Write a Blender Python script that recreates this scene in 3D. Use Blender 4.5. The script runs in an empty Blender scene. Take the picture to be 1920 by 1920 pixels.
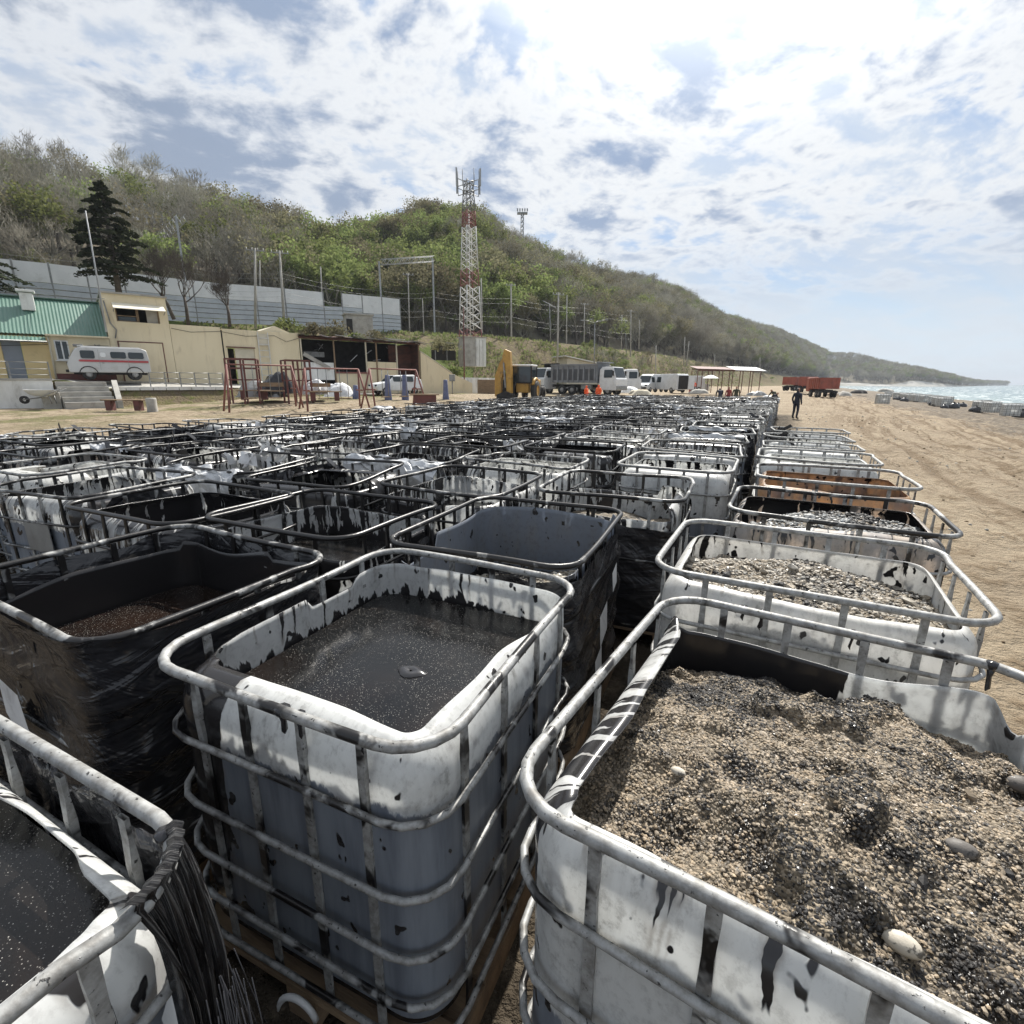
import bpy, bmesh, math, random
import numpy as np
from mathutils import Vector, Matrix, Quaternion
R = math.radians
random.seed(7)
scene = bpy.context.scene
col = scene.collection

# ------------------------------------------------------------------ camera, world, sun, exposure
FPX, PITCH, ROLL, CAMH = 945.0, math.atan2(246, 945), R(0.4), 1.96
cd = bpy.data.cameras.new('camera')
cd.sensor_width = 36; cd.lens = FPX / 1920 * 36
cd.clip_start = 0.05; cd.clip_end = 60000
cam = bpy.data.objects.new('camera', cd); col.objects.link(cam)
cam.location = (0, 0, CAMH)
cam.rotation_euler = (Matrix.Rotation(math.pi / 2 - PITCH, 3, 'X') @ Matrix.Rotation(ROLL, 3, 'Z')).to_euler()
scene.camera = cam

SUN_AZ, SUN_EL = R(21), R(48)
sdir = Vector((math.sin(SUN_AZ) * math.cos(SUN_EL), math.cos(SUN_AZ) * math.cos(SUN_EL), math.sin(SUN_EL)))
sl = bpy.data.lights.new('sun', 'SUN'); sl.energy = 3.0; sl.angle = R(0.6); sl.color = (1.0, 0.955, 0.88)
so = bpy.data.objects.new('sun', sl); col.objects.link(so)
so.rotation_euler = sdir.to_track_quat('Z', 'Y').to_euler(); so.location = (40, 40, 80)
vs = scene.view_settings
vs.view_transform = 'Standard'; vs.look = 'None'; vs.exposure = 1.35; vs.gamma = 1.0; vs.use_curve_mapping = False
scene.render.engine = 'CYCLES'
scene.cycles.use_denoising = True
scene.cycles.max_bounces = 6; scene.cycles.diffuse_bounces = 3; scene.cycles.glossy_bounces = 2
scene.cycles.transmission_bounces = 4; scene.cycles.transparent_max_bounces = 6; scene.cycles.volume_bounces = 0
scene.cycles.caustics_reflective = False; scene.cycles.caustics_refractive = False
scene.cycles.sample_clamp_indirect = 6.0

# ---- node helpers
def nd(nt, typ, ins=None, **props):
    n = nt.nodes.new(typ)
    for k, v in props.items(): setattr(n, k, v)
    for k, v in (ins or {}).items():
        s = n.inputs[k]
        if isinstance(v, bpy.types.NodeSocket): nt.links.new(v, s)
        else:
            if s.type == 'RGBA' and len(v) == 3: v = (*v, 1)
            s.default_value = v
    return n
def mth(nt, op, a, b=0.0, c=0.0, clamp=False):
    return nd(nt, 'ShaderNodeMath', {0: a, 1: b, 2: c}, operation=op, use_clamp=clamp).outputs[0]
def vmth(nt, op, a, b=(0, 0, 0)):
    n = nd(nt, 'ShaderNodeVectorMath', {0: a, 1: b}, operation=op)
    return n.outputs['Value'] if op in ('DOT_PRODUCT', 'LENGTH') else n.outputs[0]
def sstep(nt, v, lo, hi):
    return nd(nt, 'ShaderNodeMapRange', {0: v, 1: lo, 2: hi, 3: 0.0, 4: 1.0}, interpolation_type='SMOOTHSTEP').outputs[0]
def mixc(nt, f, a, b):
    return nd(nt, 'ShaderNodeMix', {0: f, 6: a, 7: b}, data_type='RGBA').outputs[2]
def noise(nt, vec, scale=5.0, detail=4.0, rough=0.55, dist=0.0):
    return nd(nt, 'ShaderNodeTexNoise', {'Vector': vec, 'Scale': scale, 'Detail': detail, 'Roughness': rough, 'Distortion': dist}).outputs[0]
def mapv(nt, vec, scale=(1, 1, 1), loc=(0, 0, 0), rot=(0, 0, 0)):
    return nd(nt, 'ShaderNodeMapping', {'Vector': vec, 'Scale': scale, 'Location': loc, 'Rotation': rot}).outputs[0]
def comb(nt, x, y=0.0, z=0.0):
    return nd(nt, 'ShaderNodeCombineXYZ', {0: x, 1: y, 2: z}).outputs[0]

# ---- world: Nishita sky with a layer of altocumulus and a bright veil round the sun
world = bpy.data.worlds.new('World'); scene.world = world; world.use_nodes = True
nt = world.node_tree; nt.nodes.clear()
sky = nd(nt, 'ShaderNodeTexSky', sky_type='NISHITA', sun_disc=False, sun_elevation=SUN_EL, sun_rotation=SUN_AZ, altitude=5, air_density=1.0, dust_density=0.9, ozone_density=1.6)
D = nd(nt, 'ShaderNodeTexCoord').outputs['Generated']
sep = nd(nt, 'ShaderNodeSeparateXYZ', {0: D})
dz = mth(nt, 'MAXIMUM', sep.outputs[2], 0.0)
den = mth(nt, 'ADD', dz, 0.24)
pl = comb(nt, mth(nt, 'DIVIDE', sep.outputs[0], den), mth(nt, 'DIVIDE', sep.outputs[1], den), 0.0)
pl = mapv(nt, pl, scale=(1.0, 1.0, 1.0), loc=(3.1, 1.7, 0.0), rot=(0, 0, R(-20)))
warp = nd(nt, 'ShaderNodeTexNoise', {'Vector': pl, 'Scale': 1.3, 'Detail': 3.0}).outputs[1]
plw = vmth(nt, 'ADD', pl, vmth(nt, 'MULTIPLY', vmth(nt, 'SUBTRACT', warp, (0.5, 0.5, 0.5)), (0.28, 0.28, 0)))
big = noise(nt, pl, 1.2, 2.0, 0.5)
puff = noise(nt, plw, 4.0, 4.0, 0.5)
fine = noise(nt, plw, 10.5, 6.0, 0.62)
dens = mth(nt, 'ADD', mth(nt, 'MULTIPLY', puff, 0.58), mth(nt, 'MULTIPLY', fine, 0.42))
dens = mth(nt, 'ADD', dens, mth(nt, 'MULTIPLY', mth(nt, 'SUBTRACT', big, 0.5), 0.42))
hor = sstep(nt, sep.outputs[2], 0.07, 0.28)
cover = sstep(nt, mth(nt, 'SUBTRACT', dens, mth(nt, 'MULTIPLY', mth(nt, 'SUBTRACT', 1.0, hor), 0.10)), 0.365, 0.475)
core = mth(nt, 'MULTIPLY', sstep(nt, dens, 0.475, 0.62), mth(nt, 'ADD', 0.15, mth(nt, 'MULTIPLY', hor, 0.85)))
cosd = vmth(nt, 'DOT_PRODUCT', D, tuple(sdir))
ang = mth(nt, 'ARCCOSINE', mth(nt, 'MINIMUM', cosd, 1.0))
near_sun = mth(nt, 'SUBTRACT', 1.0, sstep(nt, ang, 0.14, 0.54))
wide_sun = mth(nt, 'SUBTRACT', 1.0, sstep(nt, ang, 0.25, 1.10))
edgec = mixc(nt, wide_sun, (0.40, 0.42, 0.45), (0.54, 0.55, 0.56))
corec = mixc(nt, wide_sun, (0.17, 0.205, 0.265), (0.19, 0.25, 0.36))
cloudc = mixc(nt, core, edgec, corec)
veil = noise(nt, mapv(nt, pl, scale=(0.55, 2.0, 1)), 1.7, 5.0, 0.6)
skyc = nd(nt, 'ShaderNodeMix', {0: 1.0, 6: sky.outputs[0], 7: (0.06, 0.06, 0.06)}, data_type='RGBA', blend_type='MULTIPLY').outputs[2]
skyc = mixc(nt, 0.5, skyc, (0.17, 0.27, 0.43))
skyc = mixc(nt, mth(nt, 'MULTIPLY', sstep(nt, veil, 0.30, 0.60), 0.85), skyc, mixc(nt, wide_sun, (0.32, 0.35, 0.395), (0.40, 0.45, 0.515)))
haz = mth(nt, 'SUBTRACT', 1.0, sstep(nt, sep.outputs[2], -0.02, 0.20))
skyc = mixc(nt, mth(nt, 'MULTIPLY', haz, 0.9), skyc, (0.42, 0.485, 0.54))
cl = mixc(nt, mth(nt, 'MULTIPLY', cover, mth(nt, 'ADD', 0.35, mth(nt, 'MULTIPLY', hor, 0.62))), skyc, cloudc)
glow = mth(nt, 'MULTIPLY', mth(nt, 'POWER', near_sun, 1.3), 0.85)
cl = nd(nt, 'ShaderNodeMix', {0: 1.0, 6: cl, 7: nd(nt, 'ShaderNodeMix', {0: glow, 6: (0, 0, 0), 7: (1.0, 0.98, 0.94)}, data_type='RGBA', clamp_factor=False).outputs[2]}, data_type='RGBA', blend_type='ADD').outputs[2]
bg = nd(nt, 'ShaderNodeBackground', {'Color': cl, 'Strength': 0.73})
nt.links.new(bg.outputs[0], nd(nt, 'ShaderNodeOutputWorld').inputs[0])

# ------------------------------------------------------------------ geometry helpers
def ray(x, y):
    u = (x - 960) / FPX; v = -(y - 960) / FPX
    cr, sr = math.cos(ROLL), math.sin(ROLL)
    u, v = cr * u - sr * v, sr * u + cr * v
    f = math.cos(PITCH) + v * math.sin(PITCH)
    return Vector((u / f, 1.0, (-math.sin(PITCH) + v * math.cos(PITCH)) / f))
def at(x, y, Y): return ray(x, y) * Y + Vector((0, 0, CAMH))
def project(p):
    q = cam.matrix_basis.inverted() @ Vector(p)
    if q.z > -0.05: return None
    return 960 + FPX * q.x / -q.z, 960 - FPX * q.y / -q.z
ES, ET = Vector((0.883, -0.469, 0)), Vector((0.469, 0.883, 0))      # across the beach (to the sea), along the beach
def st(s, t, z=0.0): return ES * s + ET * t + Vector((0, 0, z))
def to_st(x, y): return 0.883 * x - 0.469 * y, 0.469 * x + 0.883 * y

_rng = np.random.RandomState(3)
_LAT = _rng.rand(256, 256)
def vnoise(x, y):
    x = np.asarray(x, float); y = np.asarray(y, float)
    xi = np.floor(x).astype(int); yi = np.floor(y).astype(int)
    fx = x - xi; fy = y - yi
    fx = fx * fx * (3 - 2 * fx); fy = fy * fy * (3 - 2 * fy)
    g = lambda a, b: _LAT[a % 256, b % 256]
    return (g(xi, yi) * (1 - fx) + g(xi + 1, yi) * fx) * (1 - fy) + (g(xi, yi + 1) * (1 - fx) + g(xi + 1, yi + 1) * fx) * fy
def fbm(x, y, o=4):
    r = 0; a = 0.5; f = 1.0
    for i in range(o):
        r = r + a * vnoise(np.asarray(x) * f + 17.3 * i, np.asarray(y) * f + 5.1 * i); a *= 0.5; f *= 2.03
    return r
def smooth(a, b, x):
    t = np.clip((np.asarray(x, float) - a) / (b - a), 0, 1); return t * t * (3 - 2 * t)

class MB:
    """collects faces; build() links them as ONE mesh object"""
    def __init__(s): s.v = []; s.f = []; s.m = []; s.sm = []
    def face(s, pts, mi=0, sm=False):
        b = len(s.v); s.v += [tuple(p) for p in pts]; s.f.append(tuple(range(b, b + len(pts)))); s.m.append(mi); s.sm.append(sm)
    def add(s, V, F, mi=0, sm=False):
        b = len(s.v); s.v += [tuple(p) for p in V]
        for f in F: s.f.append(tuple(i + b for i in f)); s.m.append(mi); s.sm.append(sm)
    def box(s, c, d, mi=0, rz=0.0, bev=0.0, rot=None):
        x, y, z = d[0] / 2, d[1] / 2, d[2] / 2
        M = rot if rot is not None else Matrix.Rotation(rz, 3, 'Z')
        c = Vector(c)
        if bev <= 0:
            V = [c + M @ Vector((i * x, j * y, k * z)) for k in (-1, 1) for j in (-1, 1) for i in (-1, 1)]
            F = [(0, 2, 3, 1), (4, 5, 7, 6), (0, 1, 5, 4), (2, 6, 7, 3), (0, 4, 6, 2), (1, 3, 7, 5)]
            s.add(V, F, mi)
        else:
            bm = bmesh.new(); bmesh.ops.create_cube(bm, size=1)
            for v in bm.verts: v.co = Vector((v.co.x * d[0], v.co.y * d[1], v.co.z * d[2]))
            bmesh.ops.bevel(bm, geom=bm.edges[:], offset=bev, segments=2, affect='EDGES', profile=0.5)
            bm.verts.index_update()
            s.add([c + M @ v.co for v in bm.verts], [[v.index for v in f.verts] for f in bm.faces], mi); bm.free()
    def tube(s, pts, r, n=6, mi=0, closed=False, cap=True, sm=True):
        pts = [Vector(p) for p in pts]; k = len(pts)
        rr = r if isinstance(r, (list, tuple)) else [r] * k
        V = []; up = Vector((0, 0, 1)); prev = None
        for i, p in enumerate(pts):
            if closed: tg = pts[(i + 1) % k] - pts[i - 1]
            else: tg = pts[min(i + 1, k - 1)] - pts[max(i - 1, 0)]
            tg = tg.normalized() if tg.length > 1e-9 else Vector((0, 0, 1))
            if prev is None:
                a = tg.cross(up) if abs(tg.z) < 0.95 else tg.cross(Vector((1, 0, 0)))
            else: a = prev - tg * prev.dot(tg)
            a.normalize(); b = tg.cross(a); prev = a
            for j in range(n):
                an = 2 * math.pi * j / n
                V.append(p + (a * math.cos(an) + b * math.sin(an)) * rr[i])
        F = []
        for i in range(k if closed else k - 1):
            i2 = (i + 1) % k
            for j in range(n):
                j2 = (j + 1) % n
                F.append((i * n + j, i * n + j2, i2 * n + j2, i2 * n + j))
        if cap and not closed:
            F.append(tuple(range(n - 1, -1, -1))); F.append(tuple((k - 1) * n + j for j in range(n)))
        s.add(V, F, mi, sm)
    def bar(s, a, b, r, n=6, mi=0): s.tube([a, b], r, n, mi)
    def beam(s, a, b, w, h, mi=0):
        a = Vector(a); b = Vector(b); d = b - a
        q = d.to_track_quat('X', 'Z').to_matrix(); s.box((a + b) / 2, (d.length, w, h), mi, rot=q)
    def prism(s, poly, y0, y1, mi=0, axis='y'):
        """poly: (x,z) outline swept from y0 to y1"""
        n = len(poly)
        mk = (lambda p, y: (p[0], y, p[1])) if axis == 'y' else ((lambda p, y: (y, p[0], p[1])) if axis == 'x' else (lambda p, y: (p[0], p[1], y)))
        V = [mk(p, y0) for p in poly] + [mk(p, y1) for p in poly]
        F = [(i, (i + 1) % n, n + (i + 1) % n, n + i) for i in range(n)] + [tuple(range(n - 1, -1, -1)), tuple(range(n, 2 * n))]
        s.add(V, F, mi)
    def grid(s, P, mi=0, sm=True, closed_u=False):
        """P[i][j] points"""
        a = len(P); b = len(P[0]); V = [p for r_ in P for p in r_]
        F = []
        for i in range(a - 1):
            for j in range(b if closed_u else b - 1):
                j2 = (j + 1) % b
                F.append((i * b + j, i * b + j2, (i + 1) * b + j2, (i + 1) * b + j))
        s.add(V, F, mi, sm)
    def lathe(s, prof, c=(0, 0, 0), n=12, mi=0, M=None):
        c = Vector(c); M = M or Matrix.Identity(3)
        P = [[c + M @ Vector((r * math.cos(2 * math.pi * j / n), r * math.sin(2 * math.pi * j / n), z)) for j in range(n)] for r, z in prof]
        s.grid(P, mi, True, True)
    def mesh(s, name, mats):
        me = bpy.data.meshes.new(name); me.from_pydata(s.v, [], s.f)
        for m in (mats if isinstance(mats, (list, tuple)) else [mats]): me.materials.append(m)
        me.polygons.foreach_set('material_index', s.m); me.polygons.foreach_set('use_smooth', s.sm)
        me.update(); return me
    def build(s, name, mats, parent=None, weld=False):
        me = s.mesh(name, mats)
        if weld:
            bm = bmesh.new(); bm.from_mesh(me); bmesh.ops.remove_doubles(bm, verts=bm.verts, dist=1e-4)
            bmesh.ops.recalc_face_normals(bm, faces=bm.faces); bm.to_mesh(me); bm.free()
        return link(name, me, parent)
def link(name, me, parent=None, loc=None, rz=None):
    o = bpy.data.objects.new(name, me); col.objects.link(o)
    if parent is not None: o.parent = parent
    if loc is not None: o.location = loc
    if rz is not None: o.rotation_euler = (0, 0, rz)
    return o
def tag(o, label=None, cat=None, group=None, kind=None):
    if label: o['label'] = label
    if cat: o['category'] = cat
    if group: o['group'] = group
    if kind: o['kind'] = kind
    return o
def thing(name, label, cat, loc=(0, 0, 0), rz=0.0, group=None):
    o = bpy.data.objects.new(name, None); col.objects.link(o)
    o.location = loc; o.rotation_euler = (0, 0, rz); o.empty_display_size = 0.2
    return tag(o, label, cat, group)
def copy_tree(o, parent=None):
    c = o.copy(); col.objects.link(c)
    if parent is not None: c.parent = parent
    for ch in list(o.children): copy_tree(ch, c)
    return c

# ------------------------------------------------------------------ materials
def newmat(name):
    m = bpy.data.materials.new(name); m.use_nodes = True; t = m.node_tree; t.nodes.clear(); return m, t
def out(t, sh): t.links.new(sh, nd(t, 'ShaderNodeOutputMaterial').inputs[0])
def pbsdf(t, c, rough=0.6, metal=0.0, normal=None, spec=0.5):
    ins = {'Base Color': c, 'Roughness': rough, 'Metallic': metal, 'Specular IOR Level': spec}
    if normal is not None: ins['Normal'] = normal
    return nd(t, 'ShaderNodeBsdfPrincipled', ins).outputs[0]
def bump(t, h, strength=0.3, dist=0.02): return nd(t, 'ShaderNodeBump', {'Height': h, 'Strength': strength, 'Distance': dist}).outputs[0]
def simple(name, c1, c2=None, rough=0.6, scale=4.0, metal=0.0, bmp=0.0, dirt=0.0, dirtc=(0.08, 0.06, 0.04), streak=(1, 1, 1), spec=0.5, bdist=0.02):
    """two tones of the same paint or stone, grain and some grime with a shape of its own"""
    m, t = newmat(name)
    co = nd(t, 'ShaderNodeTexCoord').outputs['Object']
    co = mapv(t, co, scale=streak)
    c2 = c2 or tuple(x * 0.78 for x in c1)
    n1 = noise(t, co, scale, 5.0, 0.6)
    c = mixc(t, sstep(t, n1, 0.35, 0.68), c1, c2)
    if dirt > 0:
        n2 = noise(t, co, scale * 0.6 + 1.1, 6.0, 0.68, 0.6)
        c = mixc(t, mth(t, 'MULTIPLY', sstep(t, n2, 0.52, 0.70), dirt), c, dirtc)
    nrm = bump(t, noise(t, co, scale * 6, 4.0, 0.6), bmp, bdist) if bmp > 0 else None
    out(t, pbsdf(t, c, rough, metal, nrm, spec)); return m

def obj_attr(t, name): return nd(t, 'ShaderNodeAttribute', attribute_type='OBJECT', attribute_name=name).outputs['Fac']
def geo_attr(t, name, o='Fac'): return nd(t, 'ShaderNodeAttribute', attribute_type='GEOMETRY', attribute_name=name).outputs[o]

def plastic_mat():
    """translucent white bottle wall: oil runs down from the cut edge, contents show through below the fill line"""
    m, t = newmat('milky_plastic')
    u, h, side, z = geo_attr(t, 'u'), geo_attr(t, 'h'), geo_attr(t, 'side'), geo_attr(t, 'zz')
    rnd = nd(t, 'ShaderNodeObjectInfo').outputs['Random']
    off = mth(t, 'MULTIPLY', rnd, 91.0)
    amt = mth(t, 'ADD', nd(t, 'ShaderNodeMix', {0: side, 2: obj_attr(t, 'oil_out'), 3: obj_attr(t, 'oil_in')}, data_type='FLOAT').outputs[0], geo_attr(t, 'bias'))
    us = mth(t, 'ADD', u, mth(t, 'MULTIPLY', side, 13.0))
    wob = mth(t, 'MULTIPLY', mth(t, 'SUBTRACT', noise(t, comb(t, mth(t, 'MULTIPLY', us, 6.0), mth(t, 'MULTIPLY', h, 9.0), off), 1.0, 3.0), 0.5), 0.05)
    uw = mth(t, 'ADD', us, wob)
    wide = noise(t, comb(t, mth(t, 'MULTIPLY', uw, 2.6), off, 0.0), 1.0, 1.0)
    thin = noise(t, comb(t, mth(t, 'MULTIPLY', uw, 21.0), off, 7.0), 1.0, 2.0)
    dl = mth(t, 'ADD', mth(t, 'MULTIPLY', mth(t, 'SUBTRACT', wide, 0.5), 1.7), mth(t, 'MULTIPLY', mth(t, 'SUBTRACT', thin, 0.5), 3.0))
    dl = mth(t, 'ADD', dl, mth(t, 'SUBTRACT', mth(t, 'MULTIPLY', amt, 1.25), 0.70))       # metres of run per unit
    dh = mth(t, 'SUBTRACT', mth(t, 'MULTIPLY', dl, 0.62), h)
    drip = sstep(t, dh, 0.0, 0.022); halo = sstep(t, dh, -0.16, 0.02)
    splat_n = noise(t, comb(t, mth(t, 'MULTIPLY', us, 16.0), mth(t, 'MULTIPLY', h, 11.0), off), 1.0, 2.0, 0.5)
    splat = sstep(t, mth(t, 'ADD', splat_n, mth(t, 'MULTIPLY', amt, 0.09)), 0.665, 0.69)
    fill = obj_attr(t, 'fill')
    tn_out = mth(t, 'MULTIPLY', mth(t, 'SUBTRACT', noise(t, comb(t, mth(t, 'MULTIPLY', us, 9.0), mth(t, 'MULTIPLY', z, 3.5), off), 1.0, 5.0, 0.65), 0.5), 0.16)
    fing = mth(t, 'SUBTRACT', noise(t, comb(t, mth(t, 'MULTIPLY', uw, 19.0), mth(t, 'MULTIPLY', z, 1.2), off), 1.0, 3.0, 0.6), 0.40)
    tn_in = mth(t, 'MULTIPLY', mth(t, 'ADD', fing, mth(t, 'MULTIPLY', mth(t, 'SUBTRACT', wide, 0.45), 0.9)), mth(t, 'MULTIPLY', amt, 0.8))
    tide = mth(t, 'ADD', fill, nd(t, 'ShaderNodeMix', {0: side, 2: tn_out, 3: tn_in}, data_type='FLOAT').outputs[0])
    below = sstep(t, mth(t, 'SUBTRACT', tide, z), 0.0, 0.012)
    wet = mth(t, 'MAXIMUM', mth(t, 'MAXIMUM', drip, splat), mth(t, 'MULTIPLY', below, side))
    # oil that only stains thinly
    smear_n = noise(t, comb(t, mth(t, 'MULTIPLY', us, 5.0), mth(t, 'MULTIPLY', h, 1.3), off), 1.6, 6.0, 0.7)
    smear = mth(t, 'MULTIPLY', sstep(t, smear_n, 0.44, 0.76), 0.6)
    tint = obj_attr(t, 'tint')
    white = mixc(t, tint, (0.84, 0.85, 0.84), mixc(t, sstep(t, noise(t, comb(t, mth(t, 'MULTIPLY', us, 7.0), mth(t, 'MULTIPLY', h, 4.0), off), 1.0, 4.0), 0.35, 0.65), (0.62, 0.33, 0.085), (0.14, 0.05, 0.014)))
    speck = mth(t, 'MULTIPLY', sstep(t, noise(t, comb(t, mth(t, 'MULTIPLY', us, 38.0), mth(t, 'MULTIPLY', h, 30.0), off), 1.0, 5.0, 0.7), 0.46, 0.68), mth(t, 'ADD', 0.22, mth(t, 'MULTIPLY', smear, 0.9)))
    white = mixc(t, obj_attr(t, 'stain'), white, (0.17, 0.215, 0.30))  # blue shade inside a tank, painted into the wall colour
    grime = mixc(t, speck, mixc(t, mth(t, 'MULTIPLY', smear, 0.8), white, (0.36, 0.355, 0.335)), (0.17, 0.165, 0.155))
    gn = noise(t, comb(t, mth(t, 'MULTIPLY', us, 14.0), mth(t, 'MULTIPLY', z, 1.4), off), 1.0, 5.0, 0.65)
    thru = mixc(t, sstep(t, gn, 0.35, 0.7), (0.20, 0.225, 0.26), (0.12, 0.135, 0.165))
    seen = mth(t, 'MULTIPLY', below, mth(t, 'SUBTRACT', 1.0, side))
    c = mixc(t, seen, grime, thru)
    c = mixc(t, mth(t, 'MULTIPLY', halo, mth(t, 'MULTIPLY', sstep(t, splat_n, 0.38, 0.62), 0.55)), c, (0.17, 0.13, 0.095))
    c = mixc(t, wet, c, (0.021, 0.020, 0.021))
    rough = nd(t, 'ShaderNodeMix', {0: wet, 2: 0.42, 3: 0.22}, data_type='FLOAT').outputs[0]
    bm_ = bump(t, mth(t, 'ADD', wet, mth(t, 'MULTIPLY', noise(t, comb(t, mth(t, 'MULTIPLY', us, 40.0), mth(t, 'MULTIPLY', h, 30.0), 0.0), 1.0, 3.0), 0.25)), 0.35, 0.004)
    pb = pbsdf(t, c, rough, 0.0, bm_)
    tr = nd(t, 'ShaderNodeBsdfTranslucent', {'Color': c}).outputs[0]
    f = mth(t, 'MULTIPLY', mth(t, 'SUBTRACT', 1.0, wet), mth(t, 'MULTIPLY', mth(t, 'SUBTRACT', 1.0, mth(t, 'MULTIPLY', seen, 0.9)), 0.5))
    out(t, nd(t, 'ShaderNodeMixShader', {0: f, 1: pb, 2: tr}).outputs[0]); return m

def steel_mat():
    m, t = newmat('oily_steel')
    co = nd(t, 'ShaderNodeTexCoord').outputs['Object']
    rnd = mth(t, 'MULTIPLY', nd(t, 'ShaderNodeObjectInfo').outputs['Random'], 50.0)
    v = vmth(t, 'ADD', co, comb(t, rnd, rnd, 0.0))
    g = noise(t, v, 26.0, 5.0, 0.65)
    c = mixc(t, sstep(t, g, 0.32, 0.72), (0.36, 0.365, 0.36), (0.16, 0.155, 0.145))
    o1 = noise(t, v, 5.0, 4.0, 0.6, 0.5)
    oil = obj_attr(t, 'oil_out')
    wet = sstep(t, mth(t, 'ADD', o1, mth(t, 'MULTIPLY', mth(t, 'SUBTRACT', oil, 0.40), 0.42)), 0.49, 0.57)
    sp = sstep(t, noise(t, v, 70.0, 3.0, 0.6), 0.63, 0.68)
    wet = mth(t, 'MAXIMUM', wet, mth(t, 'MULTIPLY', sp, 0.9))
    c = mixc(t, wet, c, (0.010, 0.009, 0.009))
    r_ = nd(t, 'ShaderNodeMix', {0: wet, 2: 0.58, 3: 0.34}, data_type='FLOAT').outputs[0]
    me_ = nd(t, 'ShaderNodeMix', {0: wet, 2: 0.25, 3: 0.0}, data_type='FLOAT').outputs[0]
    out(t, pbsdf(t, c, r_, me_, bump(t, mth(t, 'ADD', g, wet), 0.5, 0.003))); return m

def oil_mat():
    m, t = newmat('crude_oil')
    co = nd(t, 'ShaderNodeTexCoord').outputs['Object']
    rnd = mth(t, 'MULTIPLY', nd(t, 'ShaderNodeObjectInfo').outputs['Random'], 50.0)
    v = vmth(t, 'ADD', co, comb(t, rnd, rnd, 0.0))
    vo = nd(t, 'ShaderNodeTexVoronoi', {'Vector': v, 'Scale': 230.0, 'Randomness': 1.0})
    grains_and_glints = mth(t, 'MULTIPLY', sstep(t, vo.outputs['Distance'], 0.36, 0.14), sstep(t, noise(t, v, 4.0, 4.0, 0.6), 0.30, 0.56))
    tone = nd(t, 'ShaderNodeSeparateColor', {0: vo.outputs['Color']}).outputs[0]
    glint_c = mixc(t, sstep(t, tone, 0.60, 1.0), (0.012, 0.011, 0.011), (0.48, 0.46, 0.42))  # pale floating bits, with the oil's glitter put into their colour
    film = mixc(t, sstep(t, noise(t, v, 3.0, 5.0, 0.65, 0.5), 0.40, 0.75), (0.005, 0.005, 0.005), (0.013, 0.009, 0.007))
    film = mixc(t, obj_attr(t, 'brown'), film, mixc(t, sstep(t, noise(t, v, 2.2, 4.0, 0.6, 0.4), 0.35, 0.65), (0.035, 0.012, 0.006), (0.13, 0.045, 0.014)))
    c = mixc(t, mth(t, 'MULTIPLY', grains_and_glints, 0.9), film, glint_c)
    h = mth(t, 'ADD', mth(t, 'MULTIPLY', noise(t, v, 60.0, 4.0, 0.65), 0.7), mth(t, 'MULTIPLY', grains_and_glints, 0.8))
    rg = mth(t, 'ADD', 0.03, mth(t, 'MULTIPLY', noise(t, v, 4.0, 3.0), 0.18))
    out(t, pbsdf(t, c, rg, 0.0, bump(t, h, 0.16, 0.005), 0.36)); return m

def film_mat():
    m, t = newmat('black_stretch_film')
    u, z = geo_attr(t, 'u'), geo_attr(t, 'zz')
    rnd = mth(t, 'MULTIPLY', nd(t, 'ShaderNodeObjectInfo').outputs['Random'], 50.0)
    v1 = comb(t, mth(t, 'ADD', mth(t, 'MULTIPLY', u, 2.0), mth(t, 'MULTIPLY', z, 2.0)), mth(t, 'SUBTRACT', mth(t, 'MULTIPLY', z, 11.0), mth(t, 'MULTIPLY', u, 2.5)), rnd)
    v2 = comb(t, mth(t, 'SUBTRACT', mth(t, 'MULTIPLY', u, 3.0), z), mth(t, 'ADD', mth(t, 'MULTIPLY', z, 6.0), mth(t, 'MULTIPLY', u, 3.0)), rnd)
    w1 = noise(t, v1, 1.0, 3.0, 0.5, 0.9); w2 = noise(t, v2, 0.9, 3.0, 0.5, 1.4)
    hgt = mth(t, 'ADD', w1, mth(t, 'MULTIPLY', w2, 0.9))
    dust = sstep(t, noise(t, v2, 0.5, 6.0, 0.7), 0.45, 0.8)
    c = mixc(t, dust, (0.020, 0.020, 0.023), (0.070, 0.070, 0.072))
    rg = mth(t, 'ADD', 0.17, mth(t, 'MULTIPLY', dust, 0.3))
    out(t, pbsdf(t, c, rg, 0.0, bump(t, hgt, 0.8, 0.035))); return m

def streak_film_mat():
    """black film pulled into thin parallel strands"""
    m, t = newmat('stranded_film')
    u, z = geo_attr(t, 'u'), geo_attr(t, 'zz')
    v = comb(t, mth(t, 'MULTIPLY', u, 95.0), mth(t, 'MULTIPLY', z, 3.0), 0.0)
    n = noise(t, v, 1.0, 4.0, 0.6, 0.3); n2 = noise(t, comb(t, mth(t, 'MULTIPLY', u, 30.0), mth(t, 'MULTIPLY', z, 9.0), 4.0), 1.0, 4.0, 0.65)
    c = mixc(t, sstep(t, n, 0.48, 0.66), (0.016, 0.016, 0.018), (0.11, 0.11, 0.11))  # pale stripes put the strands' highlights into the colour
    c = mixc(t, sstep(t, n2, 0.50, 0.60), c, (0.008, 0.007, 0.008))
    out(t, pbsdf(t, c, 0.26, 0.0, bump(t, mth(t, 'ADD', n, mth(t, 'MULTIPLY', n2, 0.5)), 1.0, 0.008))); return m
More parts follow.
